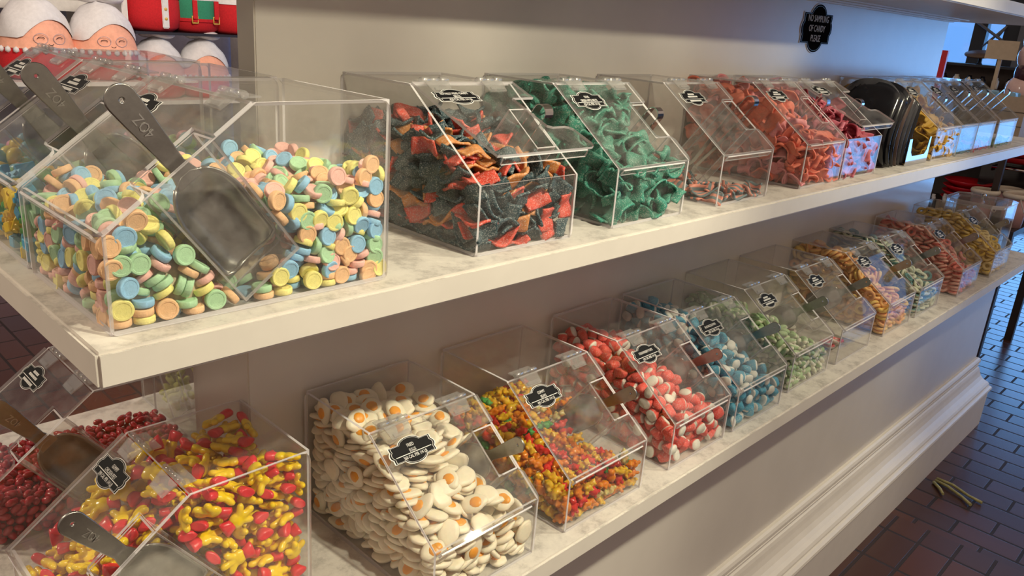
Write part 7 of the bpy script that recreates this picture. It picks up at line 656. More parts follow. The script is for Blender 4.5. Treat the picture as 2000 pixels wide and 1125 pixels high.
me = bpy.data.meshes.new('tong_arm'); bmesh.ops.recalc_face_normals(_b, faces=_b.faces); _b.to_mesh(me); _b.free(); me.materials.append(CHROME); TONG['a'] = me
_b, strip = tongs_parts()
strip([(-.092+.0125*math.cos(R(a))*-1, -.0125*math.sin(R(a))) for a in range(0, 81, 20)] + [(-.08, -.012), (-.05, -.013), (.03, -.010), (.09, -.006), (.105, -.010)])
me = bpy.data.meshes.new('tong_arm'); bmesh.ops.recalc_face_normals(_b, faces=_b.faces); _b.to_mesh(me); _b.free(); me.materials.append(CHROME); TONG['b'] = me
def put_tongs(loc, rz, w, label, depth=.016, s=.097):
    t = thing('serving_tongs', (0, 0, 0), label, 'tongs', 'polished tongs in the belt bins')
    org = LP(w/2-TI-.021, s)+PN*(.060+depth)
    yv = PN; xv = Vector((1, 0, 0)); zv = xv.cross(yv)
    m = Matrix((xv, yv, zv)).transposed().to_4x4(); m.translation = org
    t.matrix_world = Matrix.Translation(loc) @ Matrix.Rotation(rz, 4, 'Z') @ m
    for k in 'ab':
        o = bpy.data.objects.new('arm', TONG[k]); C.objects.link(o); o.parent = t
    return t

# ---------------------------------------------------------------- candy materials
def smile_mat(name, col):
    m = paint(name, col, .62, .07, 260, attr=True, spec=.3); nt = m.node_tree
    p = [n for n in nt.nodes if n.type == 'BSDF_PRINCIPLED'][0]
    v = coords(nt); s = N(nt, 'ShaderNodeSeparateXYZ'); nt.links.new(v, s.inputs[0]); x, y = s.outputs[0], s.outputs[1]
    ax = math_(nt, 'ABSOLUTE', x)
    def sq(a): return math_(nt, 'MULTIPLY', a, a)
    eye = math_(nt, 'SQRT', math_(nt, 'ADD', sq(math_(nt, 'SUBTRACT', ax, .0026)), sq(math_(nt, 'MULTIPLY', math_(nt, 'SUBTRACT', y, .0022), .6))))
    e = math_(nt, 'LESS_THAN', eye, .0011)
    r = math_(nt, 'SQRT', math_(nt, 'ADD', sq(x), sq(y)))
    mo = math_(nt, 'MULTIPLY', math_(nt, 'LESS_THAN', math_(nt, 'ABSOLUTE', math_(nt, 'SUBTRACT', r, .0048)), .0007), math_(nt, 'LESS_THAN', y, -.0010))
    rim = math_(nt, 'LESS_THAN', math_(nt, 'ABSOLUTE', math_(nt, 'SUBTRACT', r, .0078)), .0004)
    h = math_(nt, 'MAXIMUM', e, math_(nt, 'MAXIMUM', mo, rim))
    b = N(nt, 'ShaderNodeBump'); b.inputs['Strength'].default_value = 1.0; b.inputs['Distance'].default_value = .0010; b.invert = True
    nt.links.new(math_(nt, 'ADD', h, math_(nt, 'MULTIPLY', noise(nt, v, 700, 2), .35)), b.inputs['Height']); nt.links.new(b.outputs[0], p.inputs['Normal'])
    return m
CM = {
 'smile': [smile_mat('pastel_blue_candy', (.32, .60, .86)), smile_mat('pastel_green_candy', (.46, .74, .46)), smile_mat('pastel_yellow_candy', (.93, .86, .30)), smile_mat('pastel_orange_candy', (.94, .58, .32)), smile_mat('pastel_pink_candy', (.94, .54, .48))],
 'blocks': [paint('blue_block_candy', (.05, .42, .70), .45, attr=True), paint('green_block_candy', (.12, .55, .12), .45, attr=True), paint('yellow_block_candy', (.90, .62, .02), .45, attr=True)],
 'candyegg': [paint('yellow_egg_candy', (.85, .66, .10), .35, attr=True), paint('pink_egg_candy', (.85, .35, .50), .35, attr=True), paint('green_egg_candy', (.35, .68, .28), .35, attr=True), paint('blue_egg_candy', (.25, .55, .75), .35, attr=True)],
 'feet': [paint('yellow_gummy', (.95, .66, .012), .22, .06, 90, .2, 120, sss=.25, attr=True)],
 'cuff': [paint('red_gummy', (.78, .035, .050), .28, .08, 90, .2, 120, sss=.2, attr=True)],
 'beans': [paint('dark_red_glossy_bean', (.46, .001, .018), .14, .12, 80, coat=.8, attr=True)],
 'eggs': [paint('white_gummy', (.93, .84, .66), .40, .04, 90, .25, 160, sss=.2, attr=True)],
 'yolk': [paint('orange_gummy', (.98, .38, .020), .36, .06, 120, sss=.2, attr=True)],
 'bears': [paint('red_bear_gummy', (.80, .035, .020), .16, .15, 150, attr=True, trans=.25, sss=1.0), paint('orange_bear_gummy', (.98, .30, .010), .16, .15, 150, attr=True, trans=.25, sss=1.0), paint('yellow_bear_gummy', (.98, .55, .02), .16, .15, 150, attr=True, trans=.25, sss=1.0), paint('green_bear_gummy', (.10, .42, .10), .16, .15, 150, attr=True, trans=.2, sss=1.0), paint('clear_bear_gummy', (.98, .72, .30), .16, .10, 150, attr=True, trans=.35, sss=1.0)],
 'straw': [paint('red_and_white_sugar_puff', (.82, .80, .70), .60, .06, 120, .8, 900, sugar=.35, attr=True, col2=(.84, .085, .060), split=(2, -.0088, .002))],
 'blue': [paint('blue_and_white_sugar_puff', (.82, .82, .76), .60, .06, 120, .8, 900, sugar=.35, attr=True, col2=(.04, .34, .52), split=(2, -.0082, .002))],
 'green': [paint('green_and_white_sugar_slice', (.80, .80, .62), .60, .06, 120, .8, 900, sugar=.4, attr=True, col2=(.36, .56, .24), split=(0, .001, .003))],
 'fewpink': [paint('pink_and_white_sugar_ring', (.86, .78, .72), .60, .06, 120, .8, 900, sugar=.3, attr=True, col2=(.72, .10, .12), split=(2, 0, .003))],
 'peach': [paint('peach_sugar_ring', (.93, .52, .16), .60, .06, 120, .8, 900, sugar=.3, attr=True, col2=(.90, .38, .14), split=(2, .001, .003)), paint('yellow_peach_sugar_ring', (.93, .62, .14), .60, .06, 120, .8, 900, sugar=.3, attr=True)],
 'teal': [paint('blue_green_sugar_ring', (.62, .66, .50), .60, .06, 120, .8, 900, sugar=.25, attr=True, col2=(.05, .20, .20), split=(2, -.001, .003))],
 'redring': [paint('pink_red_sugar_ring', (.88, .46, .36), .60, .06, 120, .8, 900, sugar=.3, attr=True, col2=(.80, .17, .13), split=(2, 0, .003))],
 'yelring': [paint('yellow_sugar_ring', (.90, .70, .28), .60, .06, 120, .8, 900, sugar=.25, attr=True, col2=(.85, .58, .06), split=(2, 0, .003))],
 'belts': [paint('dark_blue_sour_belt', (.022, .058, .072), .62, .30, 160, 1, 700, sugar=.38, attr=True), paint('red_sour_belt', (.66, .065, .035), .55, .15, 160, 1, 700, sugar=.38, attr=True), paint('orange_sour_belt', (.62, .24, .06), .55, .15, 160, 1, 700, sugar=.38, attr=True)],
 'apple': [paint('green_apple_sour_belt', (.020, .22, .15), .60, .18, 120, 1, 700, sugar=.38, attr=True)],
 'salmon': [paint('salmon_sour_belt', (.84, .20, .12), .60, .10, 120, 1, 700, sugar=.12, attr=True), paint('pink_sour_belt', (.80, .28, .30), .60, .10, 120, 1, 700, sugar=.14, attr=True)],
 'magenta': [paint('rose_sour_belt', (.62, .16, .22), .60, .12, 120, 1, 700, sugar=.14, attr=True), paint('deep_pink_sour_belt', (.45, .06, .10), .60, .12, 120, 1, 700, sugar=.10, attr=True)],
 'yellow': [paint('golden_sour_belt', (.62, .36, .035), .60, .12, 120, 1, 700, sugar=.12, attr=True)],
}
def stripe_mat():
    m, nt, out = nodes('striped_sour_belt'); p = N(nt, 'ShaderNodeBsdfPrincipled'); nt.links.new(p.outputs[0], out.inputs[0])
    v = coords(nt); s = N(nt, 'ShaderNodeSeparateXYZ'); nt.links.new(v, s.inputs[0])
    w = math_(nt, 'SINE', math_(nt, 'MULTIPLY', s.outputs[1], 480)); t = math_(nt, 'GREATER_THAN', w, 0)
    nt.links.new(mixc(nt, t, (.16, .22, .24), (.78, .30, .22)), p.inputs['Base Color']); p.inputs['Roughness'].default_value = .6; return m
CM['stripe'] = [stripe_mat()]
CORE = {k: paint('heap_inside_'+k, c, .9, .3, 90) for k, c in dict(smile=(.5, .42, .30), blocks=(.3, .35, .2), candyegg=(.5, .4, .3), feet=(.60, .22, .02), beans=(.16, .004, .01), eggs=(.72, .55, .36), bears=(.70, .20, .015), straw=(.62, .16, .11), blue=(.12, .32, .42), green=(.32, .42, .2), peach=(.7, .34, .1), teal=(.10, .16, .13), redring=(.6, .2, .14), yelring=(.6, .42, .1), belts=(.03, .03, .03), apple=(.015, .12, .085), salmon=(.5, .12, .08), magenta=(.3, .05, .08), yellow=(.35, .2, .03)).items()}

def unpack(name):
    """rows of (kind, x mm, y mm, z mm, turn vector in 1/16 rad)"""
    n_ind, raw = DATA[name]; out = []
    for i in range(0, len(raw), 7):
        v, x, y, z, a, b, c = raw[i:i+7]; r = Vector((a, b, c))/16; an = r.length
        out.append((v, Vector((x, y, z))/1000, Quaternion(r.normalized(), an) if an > 1e-6 else Quaternion()))
    return n_ind, out
def with_lp(bm, name, mats):
    me = bpy.data.meshes.new(name); bm.to_mesh(me); bm.free()
    at = me.attributes.new('lp', 'FLOAT_VECTOR', 'POINT'); at.data.foreach_set('vector', [c for v in me.vertices for c in v.co])
    for m in mats: me.materials.append(m)
    return me
SHIFT = [0.0]
CANDY = {}   # bin key -> list of objects (for checks)
FILLS = []
def fill(*a): FILLS.append(a)
def pour(key, loc, rz, shape, nv, weights, name, labels, cat, group, heap_label, child=None, scale=1.0):
    """pour the pieces of one bin: each of the first n is an object of its own, the rest one mesh"""
    if key not in DATA: return []
    n_ind, items = unpack(key); rng = random.Random(len(key)*7+3); mats = CM[key]
    base = {}
    for v in range(nv):
        for ci in range(len(mats)):
            if v and ci and (v, ci) not in base: pass
            base[(v, ci)] = with_lp(SHAPES[shape](v), name, [mats[ci]])
    kids = {v: with_lp(child[1](v), child[0], [child[2]]) for v in range(nv)} if child else {}
    T = Matrix.Translation(loc) @ Matrix.Rotation(rz, 4, 'Z'); objs = []
    RV, RF, RM, RL = [], [], [], []; nm = len(mats)
    def add_rest(me, m, mi):
        n0 = len(RV); RV.extend(tuple(m @ v.co-loc) for v in me.vertices); RL.extend(c for v in me.vertices for c in v.co)
        for f in me.polygons: RF.append([n0+k for k in f.vertices]); RM.append(mi if mi is not None else f.material_index)
    loc = Vector(loc)
    for i, (v, p, q) in enumerate(items):
        ci = rng.choices(range(nm), weights)[0]; m = T @ Matrix.Translation(p) @ q.to_matrix().to_4x4() @ Matrix.Scale(scale, 4)
        if i < n_ind:
            o = bpy.data.objects.new(name, base[(v, ci)]); C.objects.link(o); o.matrix_world = m
            prop(o, labels[ci], cat, group if len(labels) == 1 else group+', '+labels[ci].split(' ')[0]+' ones'); objs.append(o)
            if child:
                k = bpy.data.objects.new(child[0], kids[v]); C.objects.link(k); k.parent = o
        else:
            add_rest(base[(v, ci)], m, ci)
            if child: add_rest(kids[v], m, nm)
    # inside of the heap: follows the surface of the pieces, kept well below it
    if key in CORE:
        nx, ny = 8, 11; SP = SPEC[key]; w = SP['w']; prof = SP['prof']; ins = INS.get(key, .018)
        def H(u):
            for (a, ha), (b, hb) in zip(prof, prof[1:]):
                if a <= u <= b: return ha+(hb-ha)*(u-a)/(b-a)
            return prof[-1][1]
        core = bmesh.new(); top = []
        def drop(x, u):      # the heap is dug away beside the holder
            if key not in DUG: return CORE_LOW.get(key, 0)
            t = sm((x+.025)/.065); return CORE_LOW.get(key, 0)+DUG[key]*t*(1 if .02 < u < .27 else .6)
        for j in range(ny+1):
            u = ins+(D-2*ins)*j/ny
            top.append([core.verts.new((-w/2+ins+(w-2*ins-(.035 if .3 < j/ny < .85 else 0))*i/nx, u, max(.006, min(H(max(0, u-.03)), H(u))-ins*1.35-rng.random()*.004-drop(-w/2+ins+(w-2*ins)*i/nx, u)))) for i in range(nx+1)])
        bot = [[core.verts.new((v.co.x, v.co.y, TI+.001)) for v in r] for r in top]
        for j in range(ny):
            for i in range(nx): core.faces.new((top[j][i], top[j][i+1], top[j+1][i+1], top[j+1][i]))
        for j in range(ny):
            core.faces.new((top[j][0], top[j+1][0], bot[j+1][0], bot[j][0])); core.faces.new((top[j][nx], bot[j][nx], bot[j+1][nx], top[j+1][nx]))
        for i in range(nx):
            core.faces.new((top[0][i], bot[0][i], bot[0][i+1], top[0][i+1])); core.faces.new((top[ny][i], top[ny][i+1], bot[ny][i+1], bot[ny][i]))
        me = bpy.data.meshes.new('x'); core.to_mesh(me); core.free(); add_rest(me, T, nm+(1 if child else 0)); bpy.data.meshes.remove(me)
    if RV:
        me = bpy.data.meshes.new(name+'_heap'); me.from_pydata(RV, [], RF); me.polygons.foreach_set('material_index', RM); me.polygons.foreach_set('use_smooth', [True]*len(RF))
        at = me.attributes.new('lp', 'FLOAT_VECTOR', 'POINT'); at.data.foreach_set('vector', RL)
        for m in list(mats)+([child[2]] if child else [])+([CORE[key]] if key in CORE else []): me.materials.append(m)
        me.update(); o = bpy.data.objects.new(name+'_heap', me); C.objects.link(o); o.location = loc
        prop(o, heap_label, cat, None, 'stuff')
    CANDY[key] = objs
    return objs
DUG = {k: .052 for k in ('straw', 'blue', 'green', 'peach', 'teal', 'redring', 'yelring')}; DUG['eggs'] = .040
CORE_LOW = dict(bears=.036, eggs=.006, straw=.01, blue=.01)
INS = dict(smile=.016, blocks=.018, candyegg=.02, beans=.014, bears=.014, belts=.022, apple=.022, salmon=.022, magenta=.022, yellow=.022, eggs=.022, feet=.022)
# ---------------------------------------------------------------- the setting
FZ, MZ, LZ, UZ = 0.0, 1.285, .805, 1.717
def plane_box(name, lo, hi, mat, kind='structure', bev=0, parent=None):
    bm = bmesh.new(); box(bm, lo, hi, 0, bev); o = obj(name, bm, mat, parent)
    if kind and not parent: o['kind'] = kind
    return o
plane_box('floor', (-3, -5, -.05), (11, 6.4, 0), FLOOR)
WALLM = paint('cool_grey_wall', (.22, .23, .30), .7, .05, 3)
DARK = paint('dark_blue_black_wall', (.012, .016, .026), .6, .1, 5)
plane_box('wall_back', (-3, 6.3, 0), (11, 6.4, 3.2), WALLM)
wb = bmesh.new()
for lo, hi in (((9.0, -5, 1.88), (9.1, 6.3, 3.2)), ((9.0, 2.41, 0), (9.1, 2.53, 1.88)), ((9.0, 1.86, 0), (9.1, 2.26, 1.88)), ((9.0, -5, 0), (9.1, -2.2, 1.88)), ((9.0, 4.8, 0), (9.1, 6.3, 1.88)), ((9.0, -2.2, 0), (9.1, 4.8, .06))): box(wb, lo, hi)
wr = obj('wall_right', wb, DARK); wr['kind'] = 'structure'
GLASS = clear('window_glass', (.97, .98, 1), .01, (.8, .8, .8), .02, False)
for i, (a, b) in enumerate(((2.53, 4.8), (2.26, 2.41))): plane_box('window_%d' % (i+1), (9.04, a, .06), (9.05, b, 1.88), GLASS)
plane_box('door_1', (9.04, -2.2, .06), (9.05, 1.86, 1.88), GLASS)
SKY = emit('bright_daylight_sky', (.17, .44, 1.0), 1.05)
plane_box('outside_sky', (9.8, -6, -1), (9.85, 8, 4), SKY)
GREYP = paint('grey_post', (.10, .11, .14), .5)
plane_box('trim_1', (8.95, 2.02, .06), (8.99, 2.12, 1.9), GREYP)

# ---------------------------------------------------------------- the white candy fixture
fx = thing('display_fixture', (2.04, 1.10, 0), 'long white painted wooden shop fixture carrying clear candy bins on two deep shelves', 'display fixture')
def fpart(name, bm, mats):
    bmesh.ops.translate(bm, vec=(-2.04, -1.10, 0), verts=bm.verts); return obj(name, bm, mats, fx)
def shelf(name, x0, x1, y0, y1, z1, lab=None):
    bm = bmesh.new(); box(bm, (x0, y0, z1-.038), (x1, y1, z1), 0, .0035)
    for f in bm.faces:
        f.normal_update()
        if f.normal.z > .9: f.material_index = 1
    o = fpart(name, bm, [WHITE, TOP])
shelf('middle_shelf', .225, 3.86, .715, 1.485, MZ)
shelf('lower_shelf', .158, 3.93, .648, 1.546, LZ)
shelf('upper_shelf', .225, 3.86, .715, 1.485, UZ+.038)
bm = bmesh.new(); box(bm, (.585, 1.075, MZ), (3.50, 1.126, UZ), 0, .002); fpart('upper_panel', bm, WHITE2)
bm = bmesh.new(); box(bm, (.523, 1.009, LZ), (3.567, 1.198, MZ-.038), 0, .002); fpart('lower_panel', bm, WHITE2)
bm = bmesh.new()
for d, a, b in ((.014, 1.704, 1.709), (.030, 1.7085, 1.7135), (.055, 1.713, 1.717)): box(bm, (.585-d, 1.075-d, a), (3.50+d, 1.126+d, b), 0, .0015)
fpart('crown_moulding', bm, WHITE)
bm = bmesh.new(); box(bm, (.25, .741, .30), (3.837, 1.453, LZ-.038), 0, .002); fpart('body_panel', bm, WHITE2)
bm = bmesh.new()
prof = [(0, .324), (.008, .324), (.014, .320), (.018, .312), (.018, .303), (.014, .300), (.011, .2985), (.011, .295), (.016, .293), (.016, .288), (.011, .2855), (.011, .282), (.018, .278), (.022, .268), (.0255, .255), (.031, .240), (.040, .226), (.050, .217), (.060, .210), (.065, .202), (.066, .197), (.062, .195), (.070, .192), (.077, .186), (.079, .178), (.076, .170), (.070, .167), (.070, .0)]
rings = [[bm.verts.new(p) for p in ((.25-d, .741-d, z), (3.837+d, .741-d, z), (3.837+d, 1.453+d, z), (.25-d, 1.453+d, z))] for d, z in prof]
for a, b in zip(rings, rings[1:]):
    for i in range(4): bm.faces.new((a[i], b[i], b[(i+1) % 4], a[(i+1) % 4]))
bm.faces.new(rings[0][::-1]); bm.faces.new(rings[-1]); bmesh.ops.recalc_face_normals(bm, faces=bm.faces)
fpart('base_moulding', bm, WHITE)

# sign stuck on the upper panel
sg = thing('wall_sign', (2.352, 1.0735, 1.632), 'black plaque-shaped sticker on the white panel asking for no sampling of candy', 'sign', rot=(R(90), 0, 0))
bm = bmesh.new(); PW2, PH2 = .200, .132
for loops, z, mi in (([plaque(PW2, PH2, 1.04)], .0002, 1), ([plaque(PW2, PH2)], .0005, 0), ([plaque(PW2, PH2, .94), plaque(PW2, PH2, .92)[::-1]], .0008, 2)):
    me = curve_mesh(loops, .0003); me.transform(Matrix.Translation((0, 0, z))); n0 = len(bm.faces); bm.from_mesh(me); bm.faces.ensure_lookup_table()
    for f in bm.faces[n0:]: f.material_index = mi
FADE = paint('faded_white_print', (.60, .58, .56), .6)
obj('plaque', bm, [paint('gloss_black_film', (.006, .006, .008), .9, spec=.0), paint('clear_film_rim', (.55, .53, .52), .3), paint('dim_line', (.10, .10, .11), .4)], sg)
bm = bmesh.new()
for i, l in enumerate(('NO SAMPLING', 'OF CANDY', 'PLEASE')):
    me = text_mesh(l, .026, .80); me.transform(Matrix.Translation((0, .026-.027*i, .001))); bm.from_mesh(me)
obj('lettering', bm, FADE, sg)

# ---------------------------------------------------------------- bins and their candy
RB = R(-90)
def front(key, x0, w, z, label, text=None, lid=0, y=None, **kw):
    loc = Vector((x0+w/2, y if y else (.752 if z == MZ else .675), z+.0005)); make_bin(loc, w, 0, label, text, lid, **kw); return loc, 0, w
def endbin(x, yc, w, z, label, text=None, **kw):
    loc = Vector((x, yc, z+.0005)); make_bin(loc, w, RB, label, text, **kw); return loc, RB, w
# end of the middle shelf
b = endbin(.25, .8615, .235, MZ, 'clear bin of pastel smiling discs at the near corner of the middle shelf', None)
fill('smile', b[0], b[1], 'disc', 1, [1, 1, 1, 1, 1], 'smiling_candy_disc',
     [c+' candy disc pressed with a smiling face in the corner bin' for c in ('blue', 'green', 'yellow', 'orange', 'pink')], 'candy', 'pastel smiling discs in the corner bin', 'pastel smiling candy discs heaped deeper inside the corner bin')
put_scoop(*b, 'metal scoop stamped 4OZ standing in the smiling disc bin')
b = endbin(.25, 1.09, .20, MZ, 'clear bin of toy-brick candy behind the smiling disc bin', None)
fill('blocks', b[0], b[1], 'block', 1, [1, 1, 1], 'candy_brick', [c+' studded brick-shaped candy in the second end bin' for c in ('blue', 'green', 'yellow')], 'candy', 'brick candy in the second end bin', 'brick-shaped candy heaped inside the second end bin')
put_scoop(*b, 'metal scoop stamped 4OZ standing in the brick candy bin', -.022)
b = endbin(.25, 1.315, .20, MZ, 'clear bin of pastel candy eggs, last of the three bins on the shelf end', None)
fill('candyegg', b[0], b[1], 'candyegg', 1, [1, 1, 1, 1], 'candy_egg', [c+' candy egg in the third end bin' for c in ('yellow', 'pink', 'green', 'blue')], 'candy', 'candy eggs in the third end bin', 'pastel candy eggs heaped inside the third end bin')
put_scoop(*b, 'metal scoop standing in the candy egg bin at far end of the shelf', -.024)
# front of the middle shelf
b = front('belts', .727, .203, MZ, 'clear bin of dark blue, red and orange sour belts with its lid ajar', 'ROYALLY MIXD CANDY|BELTS|420 CAL PER 1/4 LB', 15)
fill('belts', b[0], b[1], 'belt', 4, [6, 2, 2.4], 'sour_belt_piece', ['dark blue sour belt piece dusted with sugar in the mixed belt bin', 'red sour belt piece dusted with sugar in the mixed belt bin', 'orange sour belt piece dusted with sugar in the mixed belt bin'], 'candy', 'mixed sour belts', 'mixed sour belt pieces packed deeper in the bin')
put_tongs(*b, 'polished tongs with a looped end in the mixed belt bin', .0)
b = front('apple', 1.03, .207, MZ, 'clear bin packed with green sour belts next to the mixed belt bin', 'SOUR|GREEN APPLE BELTS|420 CAL PER 1/4 LB')
fill('apple', b[0], b[1], 'ribbon', 4, [1], 'green_sour_belt', ['ruffled dark green sour apple belt dusted with sugar'], 'candy', 'green apple sour belts', 'green apple sour belts packed deeper in the bin')
put_tongs(*b, 'polished tongs with a looped end in the green belt bin')
b = front('stripe', 1.355, .20, MZ, 'nearly empty clear bin with a thin layer of striped belts', None)
fill('stripe', b[0], b[1], 'belt', 4, [1], 'striped_sour_belt', ['grey and salmon striped sour belt lying on the bin floor'], 'candy', 'striped sour belts', 'striped sour belts at the back of the nearly empty bin')
put_tongs(*b, 'polished tongs with a looped end in the striped belt bin', -.005)
b = front('salmon', 1.709, .206, MZ, 'clear bin of salmon and pink sour belts on the middle shelf', None)
fill('salmon', b[0], b[1], 'ribbon', 4, [3, 1], 'pink_sour_belt', ['salmon orange ruffled sour belt in the salmon belt bin', 'pink ruffled sour belt in the salmon belt bin'], 'candy', 'salmon and pink sour belts', 'salmon sour belts packed deeper in the bin')
put_tongs(*b, 'polished tongs with a looped end in the salmon belt bin', .005)
b = front('magenta', 1.925, .215, MZ, 'clear bin of deep rose sour belts with its lid ajar beside the bag holder', None, 12)
fill('magenta', b[0], b[1], 'ribbon', 4, [1, 1], 'rose_sour_belt', ['rose pink ruffled sour belt in the bin beside the bag holder', 'deep pink ruffled sour belt in the bin beside the bag holder'], 'candy', 'rose sour belts', 'rose sour belts packed deeper in the bin')
put_tongs(*b, 'polished tongs in the rose belt bin beside the bag holder')
b = front('yellow', 2.575, .222, MZ, 'clear bin of golden sour belts just past the bag holder', None)
fill('yellow', b[0], b[1], 'ribbon', 4, [1], 'golden_sour_belt', ['golden yellow ruffled sour belt behind the bag holder'], 'candy', 'golden sour belts', 'golden sour belts packed deeper in the bin')
put_tongs(*b, 'polished tongs in the golden belt bin')
for key, x0, w, col, cn, nth in (('lowteal', 2.80, .178, (.10, .22, .22), 'dark teal', 'first'), ('lowred', 2.985, .205, (.60, .06, .09), 'dark red', 'second'), ('lowgreen', 3.235, .235, (.20, .34, .20), 'dull green', 'third and last')):
    CM[key] = [paint(cn.replace(' ', '_')+'_candy_piece', col, .5, .2, 120, coat=.3, attr=True)]; DATA.setdefault(key, DATA['stripe'])
    b = front(key, x0, w, MZ, 'low-filled clear bin of %s candy, %s past the golden belt bin' % (cn, nth), None)
    fill(key, b[0], b[1], 'belt', 4, [1], 'candy_strip', [cn+' candy strip on the bottom of a low-filled bin'], 'candy', cn+' candy strips', cn+' candy strips at the back of the low-filled bin')
    put_tongs(*b, 'polished tongs in the low-filled %s candy bin' % cn, -.004)
# end of the lower shelf
b = endbin(.20, .936, .196, LZ, 'clear bin of yellow and red gummy chicken feet at the lower shelf corner', 'GUMMY|CHICKEN FEET|390 CAL PER 1/4 LB')
fill('feet', b[0], b[1], 'foot', 3, [1], 'gummy_chicken_foot', ['yellow gummy chicken foot with a red cuff'], 'candy', 'gummy chicken feet', 'gummy chicken feet heaped deeper inside the bin', ('cuff', sh_cuff, CM['cuff'][0]))
put_scoop(*b, 'metal scoop stamped 4OZ in the gummy chicken feet bin', -.035)
b = endbin(.21, 1.285, .205, LZ, 'clear bin of glossy dark red jelly beans under the middle shelf end', 'JELLY|BEANS' if False else None)
fill('beans', b[0], b[1], 'bean', 1, [1], 'jelly_bean', ['glossy dark red jelly bean in the bin under the shelf end'], 'candy', 'dark red jelly beans', 'dark red jelly beans heaped deeper inside the bin')
put_scoop(*b, 'dark metal scoop in the red jelly bean bin')
CM['lime'] = [paint('lime_sugar_slice', (.50, .52, .10), .6, .1, 120, 1, 900, sugar=.3, attr=True)]; DATA.setdefault('lime', DATA.get('green'))
loc = Vector((.665, 1.535, LZ+.0005)); make_bin(loc, .205, R(180), 'clear bin of lime candy facing the rear side of the lower shelf')
fill('lime', loc, R(180), 'slice', 1, [1], 'lime_candy_slice', ['olive lime sugared slice in the rear bin'], 'candy', 'lime slices in the rear bin', 'lime sugared slices heaped in the rear bin')
# front of the lower shelf
b = front('eggs', .61, .21, LZ, 'clear bin packed full of white and orange gummy fried eggs', 'FRIED|EGGS|360 CAL PER 1/4 LB')
fill('eggs', b[0], b[1], 'egg', 3, [1], 'gummy_fried_egg', ['white gummy fried egg with an orange yolk'], 'candy', 'gummy fried eggs', 'gummy fried eggs packed deeper inside the full bin', ('yolk', sh_yolk, CM['yolk'][0]))
put_scoop(*b, 'metal scoop in the fried egg bin, its handle over the gummy bears', -.008, .099, 14.5, .85)
b = front('bears', .893, .215, LZ, 'clear bin half filled with mixed gummy bears', 'GUMMY|BEARS|490 CAL PER 1/4 LB')
fill('bears', b[0], b[1], 'bear', 1, [4, 6, 7, 1.1, 1.2], 'gummy_bear', [c+' gummy bear' for c in ('see-through red', 'see-through orange', 'see-through yellow', 'see-through green', 'colourless see-through')], 'candy', 'gummy bears in the half filled bin', 'gummy bears heaped deeper inside the bin')
put_scoop(*b, 'metal scoop with its back showing in the gummy bear bin', -.008, .099, 14.5, .85)
b = front('straw', 1.195, .206, LZ, 'clear bin full of red and white sugared puffs', 'STRAWBERRY PUFFS|390 CAL PER 1/4 LB')
fill('straw', b[0], b[1], 'puff', 2, [1], 'strawberry_puff', ['red sugared puff with a white foot'], 'candy', 'strawberry puffs', 'red and white puffs packed deeper inside the bin')
put_scoop(*b, 'reddish dark scoop in the strawberry puff bin', -.008, .099, 14.5, .85)
b = front('blue', 1.435, .215, LZ, 'clear bin full of blue and white sugared puffs', 'BLUE RAZZLE PUFFS|390 CAL PER 1/4 LB')
fill('blue', b[0], b[1], 'puff', 2, [1], 'blue_puff', ['blue sugared puff with a white foot'], 'candy', 'blue puffs', 'blue and white puffs packed deeper inside the bin')
put_scoop(*b, 'dark metal scoop in the blue puff bin', -.008, .099, 14.5, .85)
b = front('green', 1.72, .215, LZ, 'clear bin full of green and white sugared slices', None, y=.69)
fill('green', b[0], b[1], 'slice', 1, [1], 'green_candy_slice', ['curved green and white sugared slice'], 'candy', 'green and white slices', 'green and white slices packed deeper inside the bin')
put_scoop(*b, 'dark metal scoop in the green slice bin', -.008, .099, 14.5, .85)
b = front('fewpink', 1.99, .22, LZ, 'nearly empty clear bin with a few pink pieces on its floor', None, y=.69)
fill('fewpink', b[0], b[1], 'ring', 2, [1], 'pink_candy_ring', ['pink and white sugared ring on the floor of the nearly empty bin'], 'candy', 'few pink rings', 'pink rings in the nearly empty bin')
put_scoop(*b, 'dark metal scoop in the nearly empty bin', -.008, .099, 14.5, .85)
b = front('peach', 2.314, .213, LZ, 'clear bin full of peach and yellow sugared rings', None, y=.69)
fill('peach', b[0], b[1], 'ring', 2, [3, 1.2], 'peach_ring', ['orange peach sugared ring', 'yellow sugared ring among the peach rings'], 'candy', 'peach rings', 'peach rings packed deeper inside the bin')
put_scoop(*b, 'dark metal scoop in the peach ring bin', -.008, .099, 14.5, .85)
b = front('teal', 2.578, .21, LZ, 'clear bin full of dark blue-green sugared rings', None, y=.69)
fill('teal', b[0], b[1], 'ring', 2, [1], 'blue_green_ring', ['dark blue-green and cream sugared ring'], 'candy', 'blue-green rings', 'blue-green rings packed deeper inside the bin')
put_scoop(*b, 'dark metal scoop in the blue-green ring bin', -.008, .099, 14.5, .85)
b = front('redring', 2.944, .21, LZ, 'clear bin full of pink-red sugared rings', None)
fill('redring', b[0], b[1], 'ring', 2, [1], 'pink_red_ring', ['pink-red and cream sugared ring'], 'candy', 'pink-red rings', 'pink-red rings packed deeper inside the bin')
put_scoop(*b, 'dark metal scoop in the pink-red ring bin', -.008, .099, 14.5, .85)
b = front('yelring', 3.335, .225, LZ, 'clear bin full of yellow sugared rings, last of the lower row', None)
fill('yelring', b[0], b[1], 'ring', 2, [1], 'yellow_ring', ['yellow sugared ring in the last bin of the lower row'], 'candy', 'yellow rings', 'yellow rings packed deeper inside the bin')
put_scoop(*b, 'dark metal scoop in the yellow ring bin', -.008, .099, 14.5, .85)

